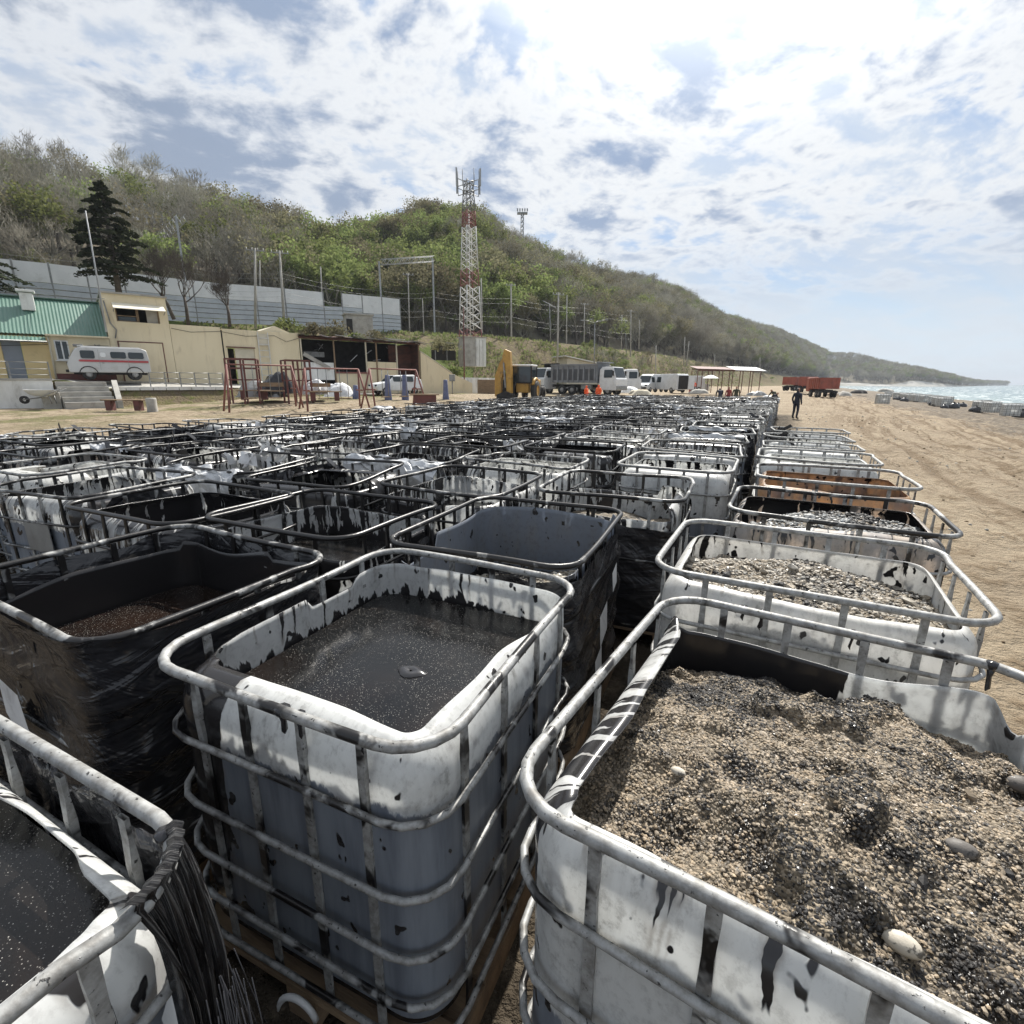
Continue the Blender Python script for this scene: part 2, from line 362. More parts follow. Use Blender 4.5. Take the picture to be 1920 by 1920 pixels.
def gravel_bed_mat():
    m, t = newmat('oily_gravel_bed')
    co = nd(t, 'ShaderNodeTexCoord').outputs['Object']
    rnd = mth(t, 'MULTIPLY', nd(t, 'ShaderNodeObjectInfo').outputs['Random'], 50.0)
    v = vmth(t, 'ADD', co, comb(t, rnd, rnd, 0.0))
    vo = nd(t, 'ShaderNodeTexVoronoi', {'Vector': v, 'Scale': 120.0})
    k = nd(t, 'ShaderNodeSeparateColor', {0: vo.outputs['Color']}).outputs[0]
    c = mixc(t, sstep(t, k, 0.15, 0.95), (0.10, 0.08, 0.055), (0.29, 0.24, 0.175))
    tar = sstep(t, mth(t, 'ADD', noise(t, v, 4.5, 6.0, 0.7, 0.5), mth(t, 'MULTIPLY', noise(t, v, 22.0, 3.0), 0.25)), 0.60, 0.72)
    c = mixc(t, mth(t, 'MULTIPLY', tar, 0.95), c, (0.012, 0.010, 0.009))
    h = mth(t, 'SUBTRACT', 1.0, vo.outputs['Distance'])
    rg = mth(t, 'SUBTRACT', 0.8, mth(t, 'MULTIPLY', tar, 0.5))
    out(t, pbsdf(t, c, rg, 0.0, bump(t, h, 1.0, 0.010))); return m

def pebble_mat():
    m, t = newmat('pebbles')
    pc = geo_attr(t, 'pc', 'Color')
    co = nd(t, 'ShaderNodeTexCoord').outputs['Object']
    tar = sstep(t, noise(t, co, 55.0, 4.0, 0.6), 0.56, 0.62)
    c = mixc(t, mth(t, 'MULTIPLY', tar, 0.75), pc, (0.014, 0.012, 0.011))
    out(t, pbsdf(t, c, nd(t, 'ShaderNodeMix', {0: tar, 2: 0.62, 3: 0.3}, data_type='FLOAT').outputs[0], 0.0, bump(t, noise(t, co, 220.0, 3.0), 0.3, 0.002))); return m

def ground_mat():
    m, t = newmat('beach_sand')
    P = nd(t, 'ShaderNodeNewGeometry').outputs['Position']
    s = vmth(t, 'DOT_PRODUCT', P, tuple(ES)); tt = vmth(t, 'DOT_PRODUCT', P, tuple(ET))
    n1 = noise(t, P, 0.35, 6.0, 0.62); n2 = noise(t, P, 3.2, 6.0, 0.66); n3 = noise(t, P, 22.0, 5.0, 0.65)
    sand = mixc(t, sstep(t, n1, 0.36, 0.66), (0.375, 0.305, 0.215), (0.295, 0.235, 0.165))
    sand = mixc(t, mth(t, 'MULTIPLY', sstep(t, n2, 0.48, 0.66), 0.75), sand, (0.17, 0.12, 0.07))
    sand = mixc(t, mth(t, 'MULTIPLY', sstep(t, n3, 0.58, 0.72), 0.5), sand, (0.47, 0.385, 0.27))
    # wheel tracks along the beach
    tr = noise(t, comb(t, mth(t, 'ADD', mth(t, 'MULTIPLY', s, 2.3), mth(t, 'MULTIPLY', noise(t, comb(t, mth(t, 'MULTIPLY', tt, 0.06), 0.0, 0.0), 1.0, 2.0), 9.0)), mth(t, 'MULTIPLY', tt, 0.05), 0.0), 1.0, 5.0, 0.62)
    trk = mth(t, 'MULTIPLY', sstep(t, tr, 0.47, 0.60), sstep(t, s, 1.0, 4.0))
    sand = mixc(t, mth(t, 'MULTIPLY', trk, 0.8), sand, (0.165, 0.115, 0.068))
    # stained strip above the waterline
    stn = mth(t, 'ADD', s, mth(t, 'MULTIPLY', mth(t, 'SUBTRACT', n1, 0.5), 16.0))
    strip = mth(t, 'MULTIPLY', sstep(t, stn, 7.5, 12.0), mth(t, 'ADD', 0.45, mth(t, 'MULTIPLY', sstep(t, n2, 0.40, 0.62), 0.55)))
    sand = mixc(t, mth(t, 'MULTIPLY', strip, 0.9), sand, (0.125, 0.11, 0.092))
    # oil soaked ground under the tanks
    oil = mth(t, 'MULTIPLY', sstep(t, mth(t, 'ADD', s, mth(t, 'MULTIPLY', n2, 1.4)), 1.7, 0.7), sstep(t, s, -14.5, -11.0))
    oil = mth(t, 'MULTIPLY', oil, mth(t, 'MULTIPLY', sstep(t, tt, 38.0, 35.0), sstep(t, n2, 0.25, 0.5)))
    sand = mixc(t, mth(t, 'MULTIPLY', oil, 0.85), sand, (0.03, 0.024, 0.018))
    # weeds and darker soil on the landward side
    land = sstep(t, s, -19.0, -27.0)
    sand = mixc(t, mth(t, 'MULTIPLY', land, mth(t, 'MULTIPLY', sstep(t, n1, 0.46, 0.60), 0.75)), sand, (0.13, 0.14, 0.045))
    sand = mixc(t, mth(t, 'MULTIPLY', land, mth(t, 'MULTIPLY', sstep(t, n2, 0.5, 0.66), 0.5)), sand, (0.16, 0.12, 0.08))
    h = mth(t, 'ADD', mth(t, 'MULTIPLY', n2, 2.2), mth(t, 'ADD', mth(t, 'MULTIPLY', n3, 0.7), mth(t, 'MULTIPLY', tr, -0.6)))
    out(t, pbsdf(t, sand, 0.92, 0.0, bump(t, h, 1.0, 0.11), 0.2)); return m

def slope_mat(name, grass=0.6, dirt=(0.17, 0.135, 0.09), green=(0.075, 0.105, 0.022), dry=(0.20, 0.17, 0.085)):
    m, t = newmat(name)
    P = nd(t, 'ShaderNodeNewGeometry').outputs['Position']
    n1 = noise(t, P, 0.16, 6.0, 0.66); n2 = noise(t, P, 1.1, 6.0, 0.7); n3 = noise(t, P, 7.0, 4.0, 0.7)
    g = mixc(t, sstep(t, n3, 0.35, 0.7), green, tuple(x * 1.6 for x in green))
    c = mixc(t, sstep(t, n2, 0.42, 0.62), dirt, dry)
    c = mixc(t, mth(t, 'MULTIPLY', sstep(t, mth(t, 'ADD', n1, mth(t, 'MULTIPLY', mth(t, 'SUBTRACT', n2, 0.5), 0.6)), 0.62 - grass * 0.3, 0.80 - grass * 0.3), 0.9), c, g)
    c = mixc(t, mth(t, 'MULTIPLY', sstep(t, n3, 0.56, 0.70), 0.5), c, (0.06, 0.05, 0.03))
    out(t, pbsdf(t, c, 0.95, 0.0, bump(t, mth(t, 'ADD', n2, mth(t, 'MULTIPLY', n3, 0.4)), 1.0, 0.4), 0.1)); return m

def sea_mat():
    m, t = newmat('sea_water')
    P = nd(t, 'ShaderNodeNewGeometry').outputs['Position']
    s = vmth(t, 'DOT_PRODUCT', P, tuple(ES)); tt = vmth(t, 'DOT_PRODUCT', P, tuple(ET))
    v = comb(t, mth(t, 'MULTIPLY', s, 0.35), mth(t, 'MULTIPLY', tt, 0.10), 0.0)
    w = noise(t, v, 1.0, 6.0, 0.6, 0.4); w2 = noise(t, v, 6.0, 4.0, 0.6)
    c = mixc(t, sstep(t, s, 34.0, 120.0), (0.15, 0.215, 0.21), (0.085, 0.145, 0.155))
    foam = sstep(t, mth(t, 'ADD', w, mth(t, 'MULTIPLY', w2, 0.25)), 0.70, 0.76)
    edge = mth(t, 'MULTIPLY', sstep(t, mth(t, 'ADD', s, mth(t, 'MULTIPLY', w, 14.0)), 47.0, 40.0), sstep(t, w2, 0.40, 0.55))
    foam = mth(t, 'MAXIMUM', foam, edge)
    c = mixc(t, foam, c, (0.75, 0.78, 0.78))
    rg = nd(t, 'ShaderNodeMix', {0: foam, 2: 0.22, 3: 0.8}, data_type='FLOAT').outputs[0]
    out(t, pbsdf(t, c, rg, 0.0, bump(t, mth(t, 'ADD', w, mth(t, 'MULTIPLY', w2, 0.4)), 0.9, 0.7))); return m

def leaf_mat(name, c1, c2, trans=0.25):
    m, t = newmat(name)
    P = nd(t, 'ShaderNodeTexCoord').outputs['Object']
    rnd = nd(t, 'ShaderNodeObjectInfo').outputs['Random']
    n = noise(t, P, 1.3, 4.0, 0.7)
    c = mixc(t, sstep(t, n, 0.36, 0.64), c1, c2)
    hsv = nd(t, 'ShaderNodeHueSaturation', {'Hue': mth(t, 'ADD', 0.485, mth(t, 'MULTIPLY', rnd, 0.03)), 'Saturation': 1.0, 'Value': mth(t, 'ADD', 0.72, mth(t, 'MULTIPLY', rnd, 0.56)), 'Color': c}).outputs[0]
    d = nd(t, 'ShaderNodeBsdfDiffuse', {'Color': hsv}).outputs[0]
    tr = nd(t, 'ShaderNodeBsdfTranslucent', {'Color': hsv}).outputs[0]
    out(t, nd(t, 'ShaderNodeMixShader', {0: trans, 1: d, 2: tr}).outputs[0]); return m

def glass_mat():
    m, t = newmat('window_glass')
    out(t, pbsdf(t, (0.025, 0.035, 0.04), 0.06, 0.0)); return m

M = {}
M['plastic'] = plastic_mat(); M['steel'] = steel_mat(); M['oil'] = oil_mat(); M['film'] = film_mat(); M['streak'] = streak_film_mat()
M['gravel'] = gravel_bed_mat(); M['pebble'] = pebble_mat(); M['sand'] = ground_mat(); M['sea'] = sea_mat()
M['bank'] = slope_mat('grassy_bank', 0.75); M['slope'] = slope_mat('rough_slope', 0.35)
M['hill'] = slope_mat('hill_floor', 0.3, (0.15, 0.13, 0.10), (0.075, 0.085, 0.035), (0.15, 0.135, 0.10))
M['cliff'] = simple('pale_cliff', (0.36, 0.35, 0.33), (0.20, 0.20, 0.17), 0.9, 0.03, bmp=0.6, bdist=3.0)
M['leaf_green'] = leaf_mat('fresh_leaves', (0.135, 0.170, 0.055), (0.21, 0.235, 0.09), 0.45)
M['leaf_olive'] = leaf_mat('olive_leaves', (0.165, 0.155, 0.085), (0.225, 0.205, 0.13), 0.35)
M['leaf_dark'] = leaf_mat('dark_needles', (0.034, 0.045, 0.027), (0.065, 0.075, 0.045), 0.15)
M['twig'] = leaf_mat('bare_twigs', (0.225, 0.21, 0.17), (0.335, 0.32, 0.265), 0.15)
M['bark'] = simple('bark', (0.10, 0.082, 0.065), (0.055, 0.045, 0.037), 0.9, 6.0, bmp=0.6)
M['plaster'] = simple('cream_plaster', (0.70, 0.61, 0.43), (0.63, 0.545, 0.375), 0.9, 0.7, bmp=0.15, dirt=0.5, dirtc=(0.38, 0.31, 0.21), streak=(1, 1, 0.22))
M['plaster_grey'] = simple('cream_plaster_dim_light', (0.58, 0.53, 0.42), (0.50, 0.46, 0.36), 0.9, 0.9, bmp=0.15, dirt=0.35, dirtc=(0.28, 0.25, 0.2))
M['plaster_yellow'] = simple('yellow_plaster', (0.66, 0.52, 0.27), (0.60, 0.47, 0.25), 0.9, 0.8, bmp=0.12, dirt=0.2)
M['white_wall'] = simple('whitewash', (0.76, 0.76, 0.74), (0.62, 0.62, 0.59), 0.9, 1.2, bmp=0.2, dirt=0.5, dirtc=(0.30, 0.28, 0.24), streak=(1, 1, 0.4))
M['green_roof'] = simple('green_metal_roof', (0.075, 0.165, 0.125), (0.10, 0.19, 0.15), 0.45, 0.8, dirt=0.15)
M['concrete'] = simple('concrete', (0.40, 0.385, 0.35), (0.28, 0.27, 0.245), 0.9, 1.5, bmp=0.3, dirt=0.4, dirtc=(0.16, 0.14, 0.11))
M['white_paint'] = simple('white_paint', (0.70, 0.71, 0.71), (0.60, 0.61, 0.61), 0.4, 1.6, dirt=0.25, dirtc=(0.35, 0.32, 0.27))
M['van_grey'] = simple('pale_grey_paint', (0.50, 0.505, 0.50), (0.45, 0.455, 0.45), 0.35, 1.5, dirt=0.25, dirtc=(0.28, 0.25, 0.2))
M['red_stripe'] = simple('red_stripe', (0.42, 0.05, 0.06), (0.34, 0.05, 0.05), 0.4)
M['red_rust'] = simple('red_oxide_paint', (0.25, 0.10, 0.08), (0.17, 0.07, 0.06), 0.7, 5.0, dirt=0.4)
M['brown_red'] = simple('dark_red_paint', (0.15, 0.05, 0.042), (0.10, 0.04, 0.035), 0.7, 4.0, dirt=0.3)
M['rust_wall'] = simple('rusty_brown_sheet', (0.105, 0.040, 0.028), (0.06, 0.028, 0.022), 0.85, 1.2, dirt=0.5, dirtc=(0.03, 0.02, 0.018), streak=(1, 1, 3))
M['dark'] = simple('soot_and_shade', (0.016, 0.015, 0.015), (0.03, 0.027, 0.025), 0.9, 2.0)  # soot of the shed; painted shade in rooms, doorways and openings
M['black'] = simple('black_rubber', (0.02, 0.02, 0.02), (0.035, 0.034, 0.033), 0.8, 6.0)
M['metal'] = simple('grey_metal', (0.28, 0.285, 0.28), (0.19, 0.19, 0.185), 0.5, 3.0, 0.4, dirt=0.3)
M['galv'] = simple('pale_galvanised', (0.33, 0.345, 0.355), (0.26, 0.27, 0.28), 0.6, 2.0, 0.1, dirt=0.2)
M['barrier'] = simple('white_barrier', (0.68, 0.69, 0.695), (0.60, 0.61, 0.615), 0.55, 0.6, dirt=0.25, dirtc=(0.32, 0.32, 0.30))
M['barrier_low'] = simple('grey_blue_slats', (0.42, 0.45, 0.48), (0.36, 0.39, 0.42), 0.6, 0.7, dirt=0.2)
M['yellow'] = simple('machine_yellow', (0.50, 0.29, 0.055), (0.38, 0.21, 0.045), 0.5, 1.5, dirt=0.7, dirtc=(0.09, 0.065, 0.04))
M['dump_dark'] = simple('dump_body_dark', (0.07, 0.075, 0.085), (0.05, 0.053, 0.06), 0.6, 1.2)
M['liner'] = simple('crumpled_liner', (0.62, 0.63, 0.64), (0.40, 0.41, 0.42), 0.5, 9.0, dirt=0.75, dirtc=(0.02, 0.018, 0.018))
M['dump_grey'] = simple('dump_body_grey', (0.23, 0.245, 0.265), (0.17, 0.18, 0.195), 0.5, 1.2, dirt=0.4)
M['dump_red'] = simple('dump_body_red', (0.33, 0.085, 0.055), (0.22, 0.06, 0.04), 0.6, 1.2, dirt=0.4)
M['glass'] = glass_mat()
M['wood'] = simple('weathered_wood', (0.27, 0.19, 0.115), (0.18, 0.125, 0.08), 0.85, 3.0, bmp=0.3, streak=(1, 6, 6), dirt=0.3)
M['tower_red'] = simple('tower_red', (0.26, 0.09, 0.08), (0.19, 0.075, 0.07), 0.6, 2.0)
M['tower_white'] = simple('tower_white', (0.66, 0.65, 0.62), (0.52, 0.51, 0.48), 0.6, 2.0, dirt=0.3)
M['blue_post'] = simple('blue_grey_paint', (0.12, 0.14, 0.24), (0.09, 0.105, 0.18), 0.6, 3.0)
M['tarp_white'] = simple('white_sheet', (0.68, 0.69, 0.70), (0.55, 0.56, 0.57), 0.6, 3.0, bmp=0.4, dirt=0.3, bdist=0.1)
M['orange'] = simple('orange_workwear', (0.86, 0.13, 0.03), (0.68, 0.10, 0.03), 0.8, 6.0)
M['navy'] = simple('navy_cloth', (0.025, 0.028, 0.045), (0.018, 0.02, 0.03), 0.85, 6.0)
M['camo'] = simple('olive_cloth', (0.055, 0.06, 0.035), (0.03, 0.032, 0.022), 0.85, 9.0)
M['red_cloth'] = simple('red_cloth', (0.30, 0.05, 0.05), (0.2, 0.04, 0.04), 0.85, 6.0)
M['skin'] = simple('skin', (0.42, 0.24, 0.16), (0.38, 0.21, 0.14), 0.6, 5.0)
M['hair'] = simple('dark_hair', (0.03, 0.024, 0.02), (0.02, 0.016, 0.014), 0.7, 9.0)
M['tag_label'] = simple('white_paper', (0.72, 0.72, 0.71), (0.6, 0.6, 0.6), 0.6, 6.0, dirt=0.3)
M['ballast'] = simple('ballast', (0.30, 0.28, 0.25), (0.20, 0.185, 0.165), 0.95, 1.0, bmp=0.8, bdist=0.2)
M['awning'] = simple('cream_awning', (0.78, 0.73, 0.60), (0.70, 0.65, 0.52), 0.8, 2.0)
M['door_grey'] = simple('blue_grey_door', (0.20, 0.225, 0.26), (0.17, 0.19, 0.22), 0.5, 1.0)
M['tyre_hub'] = simple('wheel_hub', (0.33, 0.33, 0.32), (0.2, 0.2, 0.2), 0.5, 5.0)
# ------------------------------------------------------------------ ground, sea, embankment, hills
def zground(s, t):
    s = np.asarray(s, float); t = np.asarray(t, float)
    left = 0.38 + 0.42 * smooth(14, 25, t) - 0.22 * smooth(34, 55, t)
    z = left * smooth(-13.5, -25, s)
    z = z - 0.7 * smooth(3, 18, s) - 0.9 * smooth(14, 34, s) - 3.0 * smooth(33, 60, s)
    z = z + 0.25 * smooth(60, 110, t) * smooth(0, -10, s)
    return z
def zrough(s, t):
    n = (fbm(s * 0.5, t * 0.5) - 0.5) * 0.26 + (fbm(s * 2.1 + 9, t * 2.1) - 0.5) * 0.22
    tr = fbm(s * 2.2 + np.sin(t * 0.11) * 1.2, t * 0.04) - 0.5
    n = n + tr * 0.30 * smooth(1.5, 4, s)
    for c0, w0, a0 in ((3.4, .9, .2), (5.2, 1.6, 1.3), (8.0, -1.2, 2.1), (10.6, 1.0, 4.0)):      # wheel ruts run along the beach, a pair each
        mid = c0 + w0 * np.sin(t * 0.06 + a0)
        for o in (-0.85, 0.85):
            d = (s - mid - o) / 0.17; n = n - 0.05 * np.exp(-d * d) * (0.45 + vnoise(t * 0.5 + c0, s * 0 + c0)) + 0.035 * np.exp(-((np.abs(d) - 1.7) ** 2) * 2.5)
    far = 1 - smooth(-15, -18, s) * 0.6
    return n * smooth(0.9, 2.2, s) * far + n * 0.5 * smooth(-13, -15, s)
sv = np.concatenate([np.linspace(-260, -60, 14), np.arange(-58, -14, 1.0), np.arange(-14, 1, 1.0), np.arange(1, 14, 0.16), np.arange(14, 40, 0.7), np.array([42, 50, 60, 90])])
tv = np.concatenate([np.array([-60, -30, -12, -6]), np.arange(-3, 22, 0.22), np.arange(22, 60, 0.7), np.arange(60, 160, 3.0), np.arange(165, 420, 20.0), np.array([450, 520, 600, 700, 900, 1200])])
S_, T_ = np.meshgrid(sv, tv)
Z_ = zground(S_, T_) + zrough(S_, T_)
X_ = 0.883 * S_ + 0.469 * T_; Y_ = -0.469 * S_ + 0.883 * T_
def grid_mesh(name, X, Y, Z, mat):
    a, b = X.shape; V = np.stack([X.ravel(), Y.ravel(), Z.ravel()], 1)
    i, j = np.meshgrid(np.arange(a - 1), np.arange(b - 1), indexing='ij'); i = i.ravel(); j = j.ravel()
    F = np.stack([i * b + j, i * b + j + 1, (i + 1) * b + j + 1, (i + 1) * b + j], 1)
    me = bpy.data.meshes.new(name); me.from_pydata(V.tolist(), [], F.tolist())
    me.polygons.foreach_set('use_smooth', [True] * len(F)); me.materials.append(mat); me.update(); return me
tag(link('ground', grid_mesh('ground', X_, Y_, Z_, M['sand'])), kind='structure')
mb = MB(); W = 9000; b0 = [st(-400, -400, -2.05), st(W, -400, -2.05), st(W, W, -2.05), st(-400, W, -2.05)]
mb.face(b0); tag(mb.build('sea', M['sea']), kind='structure')

#        px    footY railY crestY crest_y(px)
ROWS = [(-420, 20, 30, 92, 130), (-120, 29, 42, 106, 232), (0, 39, 50, 115, 272), (100, 42, 54, 122, 296), (200, 45, 58, 130, 316),
        (300, 48, 62, 138, 337), (400, 51, 67, 146, 358), (500, 55, 72, 152, 375), (560, 58, 75, 157, 388), (600, 60, 77, 163, 412),
        (650, 62, 79, 178, 428), (700, 64, 82, 200, 421), (780, 67, 86, 222, 402), (850, 70, 89, 235, 390), (900, 73, 91, 242, 398),
        (960, 80, 95, 252, 426), (1020, 88, 103, 270, 459), (1100, 97, 115, 302, 489), (1200, 112, 135, 360, 513), (1280, 135, 163, 440, 542),
        (1340, 165, 200, 520, 580), (1400, 210, 255, 640, 606), (1450, 275, 330, 760, 620), (1500, 380, 450, 900, 643), (1545, 520, 600, 1050, 664)]
rx = np.array([r[0] for r in ROWS], float)
px = np.concatenate([np.linspace(-420, 0, 14)[:-1], np.linspace(0, 1000, 90)[:-1], np.linspace(1000, 1545, 60)])
ip = lambda k: np.interp(px, rx, np.array([r[k] for r in ROWS], float))
# soft corners of the interpolated lines
def soft(a, n=3):
    for _ in range(n): a = np.concatenate([[a[0]], (a[:-2] + 2 * a[1:-1] + a[2:]) / 4, [a[-1]]])
    return a
fY, rY, cY, cy = soft(ip(1)), soft(ip(2)), soft(ip(3)), soft(ip(4), 2)
cy = cy + np.interp(px, [-420, 0, 300, 520, 560, 640, 700, 800, 880, 1000, 1100, 1300, 1500, 1545], [150, 142, 104, 98, 106, 104, 92, 76, 72, 80, 76, 48, 14, 8])
FOOT, RAIL, TOE, CREST, BACK = [], [], [], [], []
for i, x in enumerate(px):
    f_ = at(x, 720, fY[i]); s0, t0 = to_st(f_.x, f_.y); f_.z = float(zground(s0, t0)) - 0.25
    r_ = at(x, 640, rY[i]); r_.z = 9.4 if x < 1250 else 9.4 - (x - 1250) / 295 * 3
    q_ = at(x, 640, rY[i] + 11 + 0.02 * rY[i]); q_.z = r_.z + 0.15
    c_ = at(x, cy[i], cY[i]); k_ = at(x, 640, cY[i] * 1.5); k_.z = c_.z * 0.75
    FOOT.append(f_); RAIL.append(r_); TOE.append(q_); CREST.append(c_); BACK.append(k_)
def loft(name, A, B, n, mat, prof=lambda k: k, amp=0.0, fr=0.1, ends=True):
    G = np.zeros((len(A), n + 1, 3))
    for i in range(len(A)):
        for j in range(n + 1):
            k = j / n; p = A[i].lerp(B[i], k); p.z = A[i].z + (B[i].z - A[i].z) * prof(k); G[i, j] = p
    w = np.sin(np.linspace(0, math.pi, n + 1))[None, :] if ends else 1.0
    G[:, :, 2] += (fbm(G[:, :, 0] * fr, G[:, :, 1] * fr) - 0.5) * 2 * amp * w
    o = tag(link(name, grid_mesh(name, G[:, :, 0], G[:, :, 1], G[:, :, 2], mat)), kind='structure'); return G
kc = int(np.searchsorted(px, 880))
G1 = loft('embankment', FOOT[:kc + 1], RAIL[:kc + 1], 14, M['bank'], lambda k: k * k * (3 - 2 * k) * 0.5 + 0.5 * k, 0.7, 0.35)
G2 = loft('slope', FOOT[kc:], RAIL[kc:], 14, M['slope'], lambda k: k * k * (3 - 2 * k) * 0.6 + 0.4 * k, 0.9, 0.25)
loft('railway_bed', RAIL, TOE, 3, M['ballast'])
HP = lambda k: math.sin(k * math.pi / 2) ** 1.08
G3 = loft('hillside', TOE, CREST, 26, M['hill'], HP, 4.0, 0.035)
loft('hill_back', CREST, BACK, 6, M['hill'])
# headland beyond, with a pale cliff to the sea
HR = [(1440, 900, 1150, 640), (1500, 860, 1120, 652), (1545, 820, 1100, 662), (1600, 790, 1050, 665), (1650, 770, 1000, 676), (1690, 760, 960, 683), (1740, 760, 930, 690), (1775, 780, 900, 698),
      (1800, 850, 950, 708), (1830, 1150, 1300, 714), (1870, 1500, 1600, 719), (1890, 1600, 1680, 723)]
hx = np.array([r[0] for r in HR], float); hp = np.linspace(1440, 1890, 60)
hi = lambda k: np.interp(hp, hx, np.array([r[k] for r in HR], float))
b_, c_, y_ = soft(hi(1)), soft(hi(2)), soft(hi(3), 1)
y_ = y_ + np.interp(hp, [1440, 1600, 1760, 1850, 1890], [12, 10, 18, 6, 0])
HB, HM, HC, HK = [], [], [], []
for i, x in enumerate(hp):
    p = at(x, 720, b_[i]); p.z = -2.3; HB.append(p)
    c = at(x, y_[i], c_[i]); HC.append(c)
    fr = 0.10 + 0.33 * float(smooth(1670, 1720, x)) * float(1 - smooth(1795, 1830, x))
    mid = p.lerp(c, 0.10 + 0.12 * fr); mid.z = p.z + (c.z - p.z) * fr; HM.append(mid)
    k = at(x, 700, c_[i] * 1.3); k.z = -2.3; HK.append(k)
loft('sea_cliff', HB, HM, 5, M['cliff'], amp=2.5, fr=0.03)
G4 = loft('headland', HM, HC, 10, M['hill'], HP, 3.0, 0.02)
loft('headland_back', HC, HK, 5, M['hill'])

# ------------------------------------------------------------------ trees
def branch(mb, p, d, L, r, lvl, tips, spread, rs, mi, nmin=2, nmax=4, up=0.15, sides=3):
    steps = 3 if lvl > 1 else 2
    pts = [p]; q = p.copy(); dd = d.copy()
    for i in range(steps):
        dd = (dd + Vector((rs.uniform(-.22, .22), rs.uniform(-.22, .22), rs.uniform(-.1, .2) + up * 0.3))).normalized()
        q = q + dd * (L / steps); pts.append(q.copy())
    mb.tube(pts, [r * (1 - 0.55 * i / steps) for i in range(steps + 1)], sides if lvl < 3 else 5, mi, cap=False)
    if lvl <= 0: tips.append((q, dd)); return
    for k in range(rs.randint(nmin, nmax)):
        b = pts[rs.randint(1, steps)] if k else q
        ax = Vector((rs.uniform(-1, 1), rs.uniform(-1, 1), rs.uniform(-.5, .6))).normalized()
        nd_ = (dd + ax * spread + Vector((0, 0, up))).normalized()
        branch(mb, b, nd_, L * rs.uniform(.58, .8), r * 0.5, lvl - 1, tips, spread, rs, mi, nmin, nmax, up, sides)
def leaf_quad(mb, p, s, rs, mi=0, flat=0.0):
    n = Vector((rs.gauss(0, 1), rs.gauss(0, 1), rs.gauss(0, 1) + flat)).normalized()
    a = n.orthogonal().normalized(); a.rotate(Quaternion(n, rs.uniform(0, 6.28))); b = n.cross(a)
    s2 = s * rs.uniform(.55, 1.0)
    mb.face([p - a * s, p - b * s2, p + a * s, p + b * s2], mi)
def make_tree(kind, seed, H=9.0):
    rs = random.Random(seed); tr = MB(); cr = MB(); tips = []
    trunk_h = H * rs.uniform(.20, .3)
    tr.tube([(0, 0, -.6), (rs.uniform(-.1, .1), rs.uniform(-.1, .1), trunk_h * .6), (rs.uniform(-.25, .25), rs.uniform(-.25, .25), trunk_h * 1.15)], [.24, .18, .13], 6, 0)
    for k in range(rs.randint(5, 6)):
        a = rs.uniform(0, 6.28); e = rs.uniform(.45, 1.3)
        d = Vector((math.cos(a) * math.cos(e), math.sin(a) * math.cos(e), math.sin(e)))
        branch(cr, Vector((0, 0, trunk_h * rs.uniform(.8, 1.15))), d, H * .30, .085, 3, tips, .75, rs, 0, 2, 3, .22)
    if kind == 'bare':
        for p, d in tips:
            for _ in range(9):
                q = p + Vector((rs.gauss(0, .30), rs.gauss(0, .30), rs.gauss(0, .25)))
                e = (d + Vector((rs.uniform(-.9, .9), rs.uniform(-.9, .9), rs.uniform(-.4, .9)))).normalized() * rs.uniform(.5, 1.0)
                w = e.orthogonal().normalized() * .032
                cr.face([q - w, q + w, q + e], 0)
    elif kind == 'bud':
        for p, d in tips:
            for _ in range(6):
                q = p + Vector((rs.gauss(0, .32), rs.gauss(0, .32), rs.gauss(0, .28)))
                e = (d + Vector((rs.uniform(-.9, .9), rs.uniform(-.9, .9), rs.uniform(-.4, .9)))).normalized() * rs.uniform(.5, 1.0)
                w = e.orthogonal().normalized() * .032
                cr.face([q - w, q + w, q + e], 0)
            for _ in range(5): leaf_quad(cr, p + Vector((rs.gauss(0, .42), rs.gauss(0, .42), rs.gauss(0, .36))), rs.uniform(.10, .20), rs, 1)
    else:
        for p, d in tips:
            for _ in range(22): leaf_quad(cr, p + Vector((rs.gauss(0, .46), rs.gauss(0, .46), rs.gauss(0, .38))), rs.uniform(.10, .22), rs, 1, .4)
    return tr, cr
TREES = []          # (kind, trunk mesh, crown mesh, whole mesh)
for kind, lm, seeds in (('bare', 'twig', (1, 2, 3)), ('bud', 'leaf_olive', (4, 5, 6)), ('leafy', 'leaf_green', (7, 8)), ('leafy_olive', 'leaf_olive', (9,))):
    for sd_ in seeds:
        tr, cr = make_tree(kind, sd_)
        mats = [M['twig'], M[lm]]
        tm = tr.mesh('trunk', M['bark']); cm = cr.mesh('crown', mats)
        w = MB(); w.v = list(cr.v); w.f = list(cr.f); w.m = list(cr.m); w.sm = list(cr.sm); w.add(tr.v, tr.f, 2)
        TREES.append((kind, tm, cm, w.mesh('forest_tree', mats + [M['bark']])))
KIDX = {'bare': (0, 1, 2), 'bud': (3, 4, 5), 'leafy': (6, 7), 'leafy_olive': (8,)}
rs = random.Random(11)
def sample_grid(G, u, v):
    a, b = G.shape[0] - 1, G.shape[1] - 1
    i = min(int(u * a), a - 1); j = min(int(v * b), b - 1); fu = u * a - i; fv = v * b - j
    return Vector((G[i, j] * (1 - fu) + G[i + 1, j] * fu) * (1 - fv) + Vector(G[i, j + 1] * (1 - fu) + G[i + 1, j + 1] * fu) * fv)
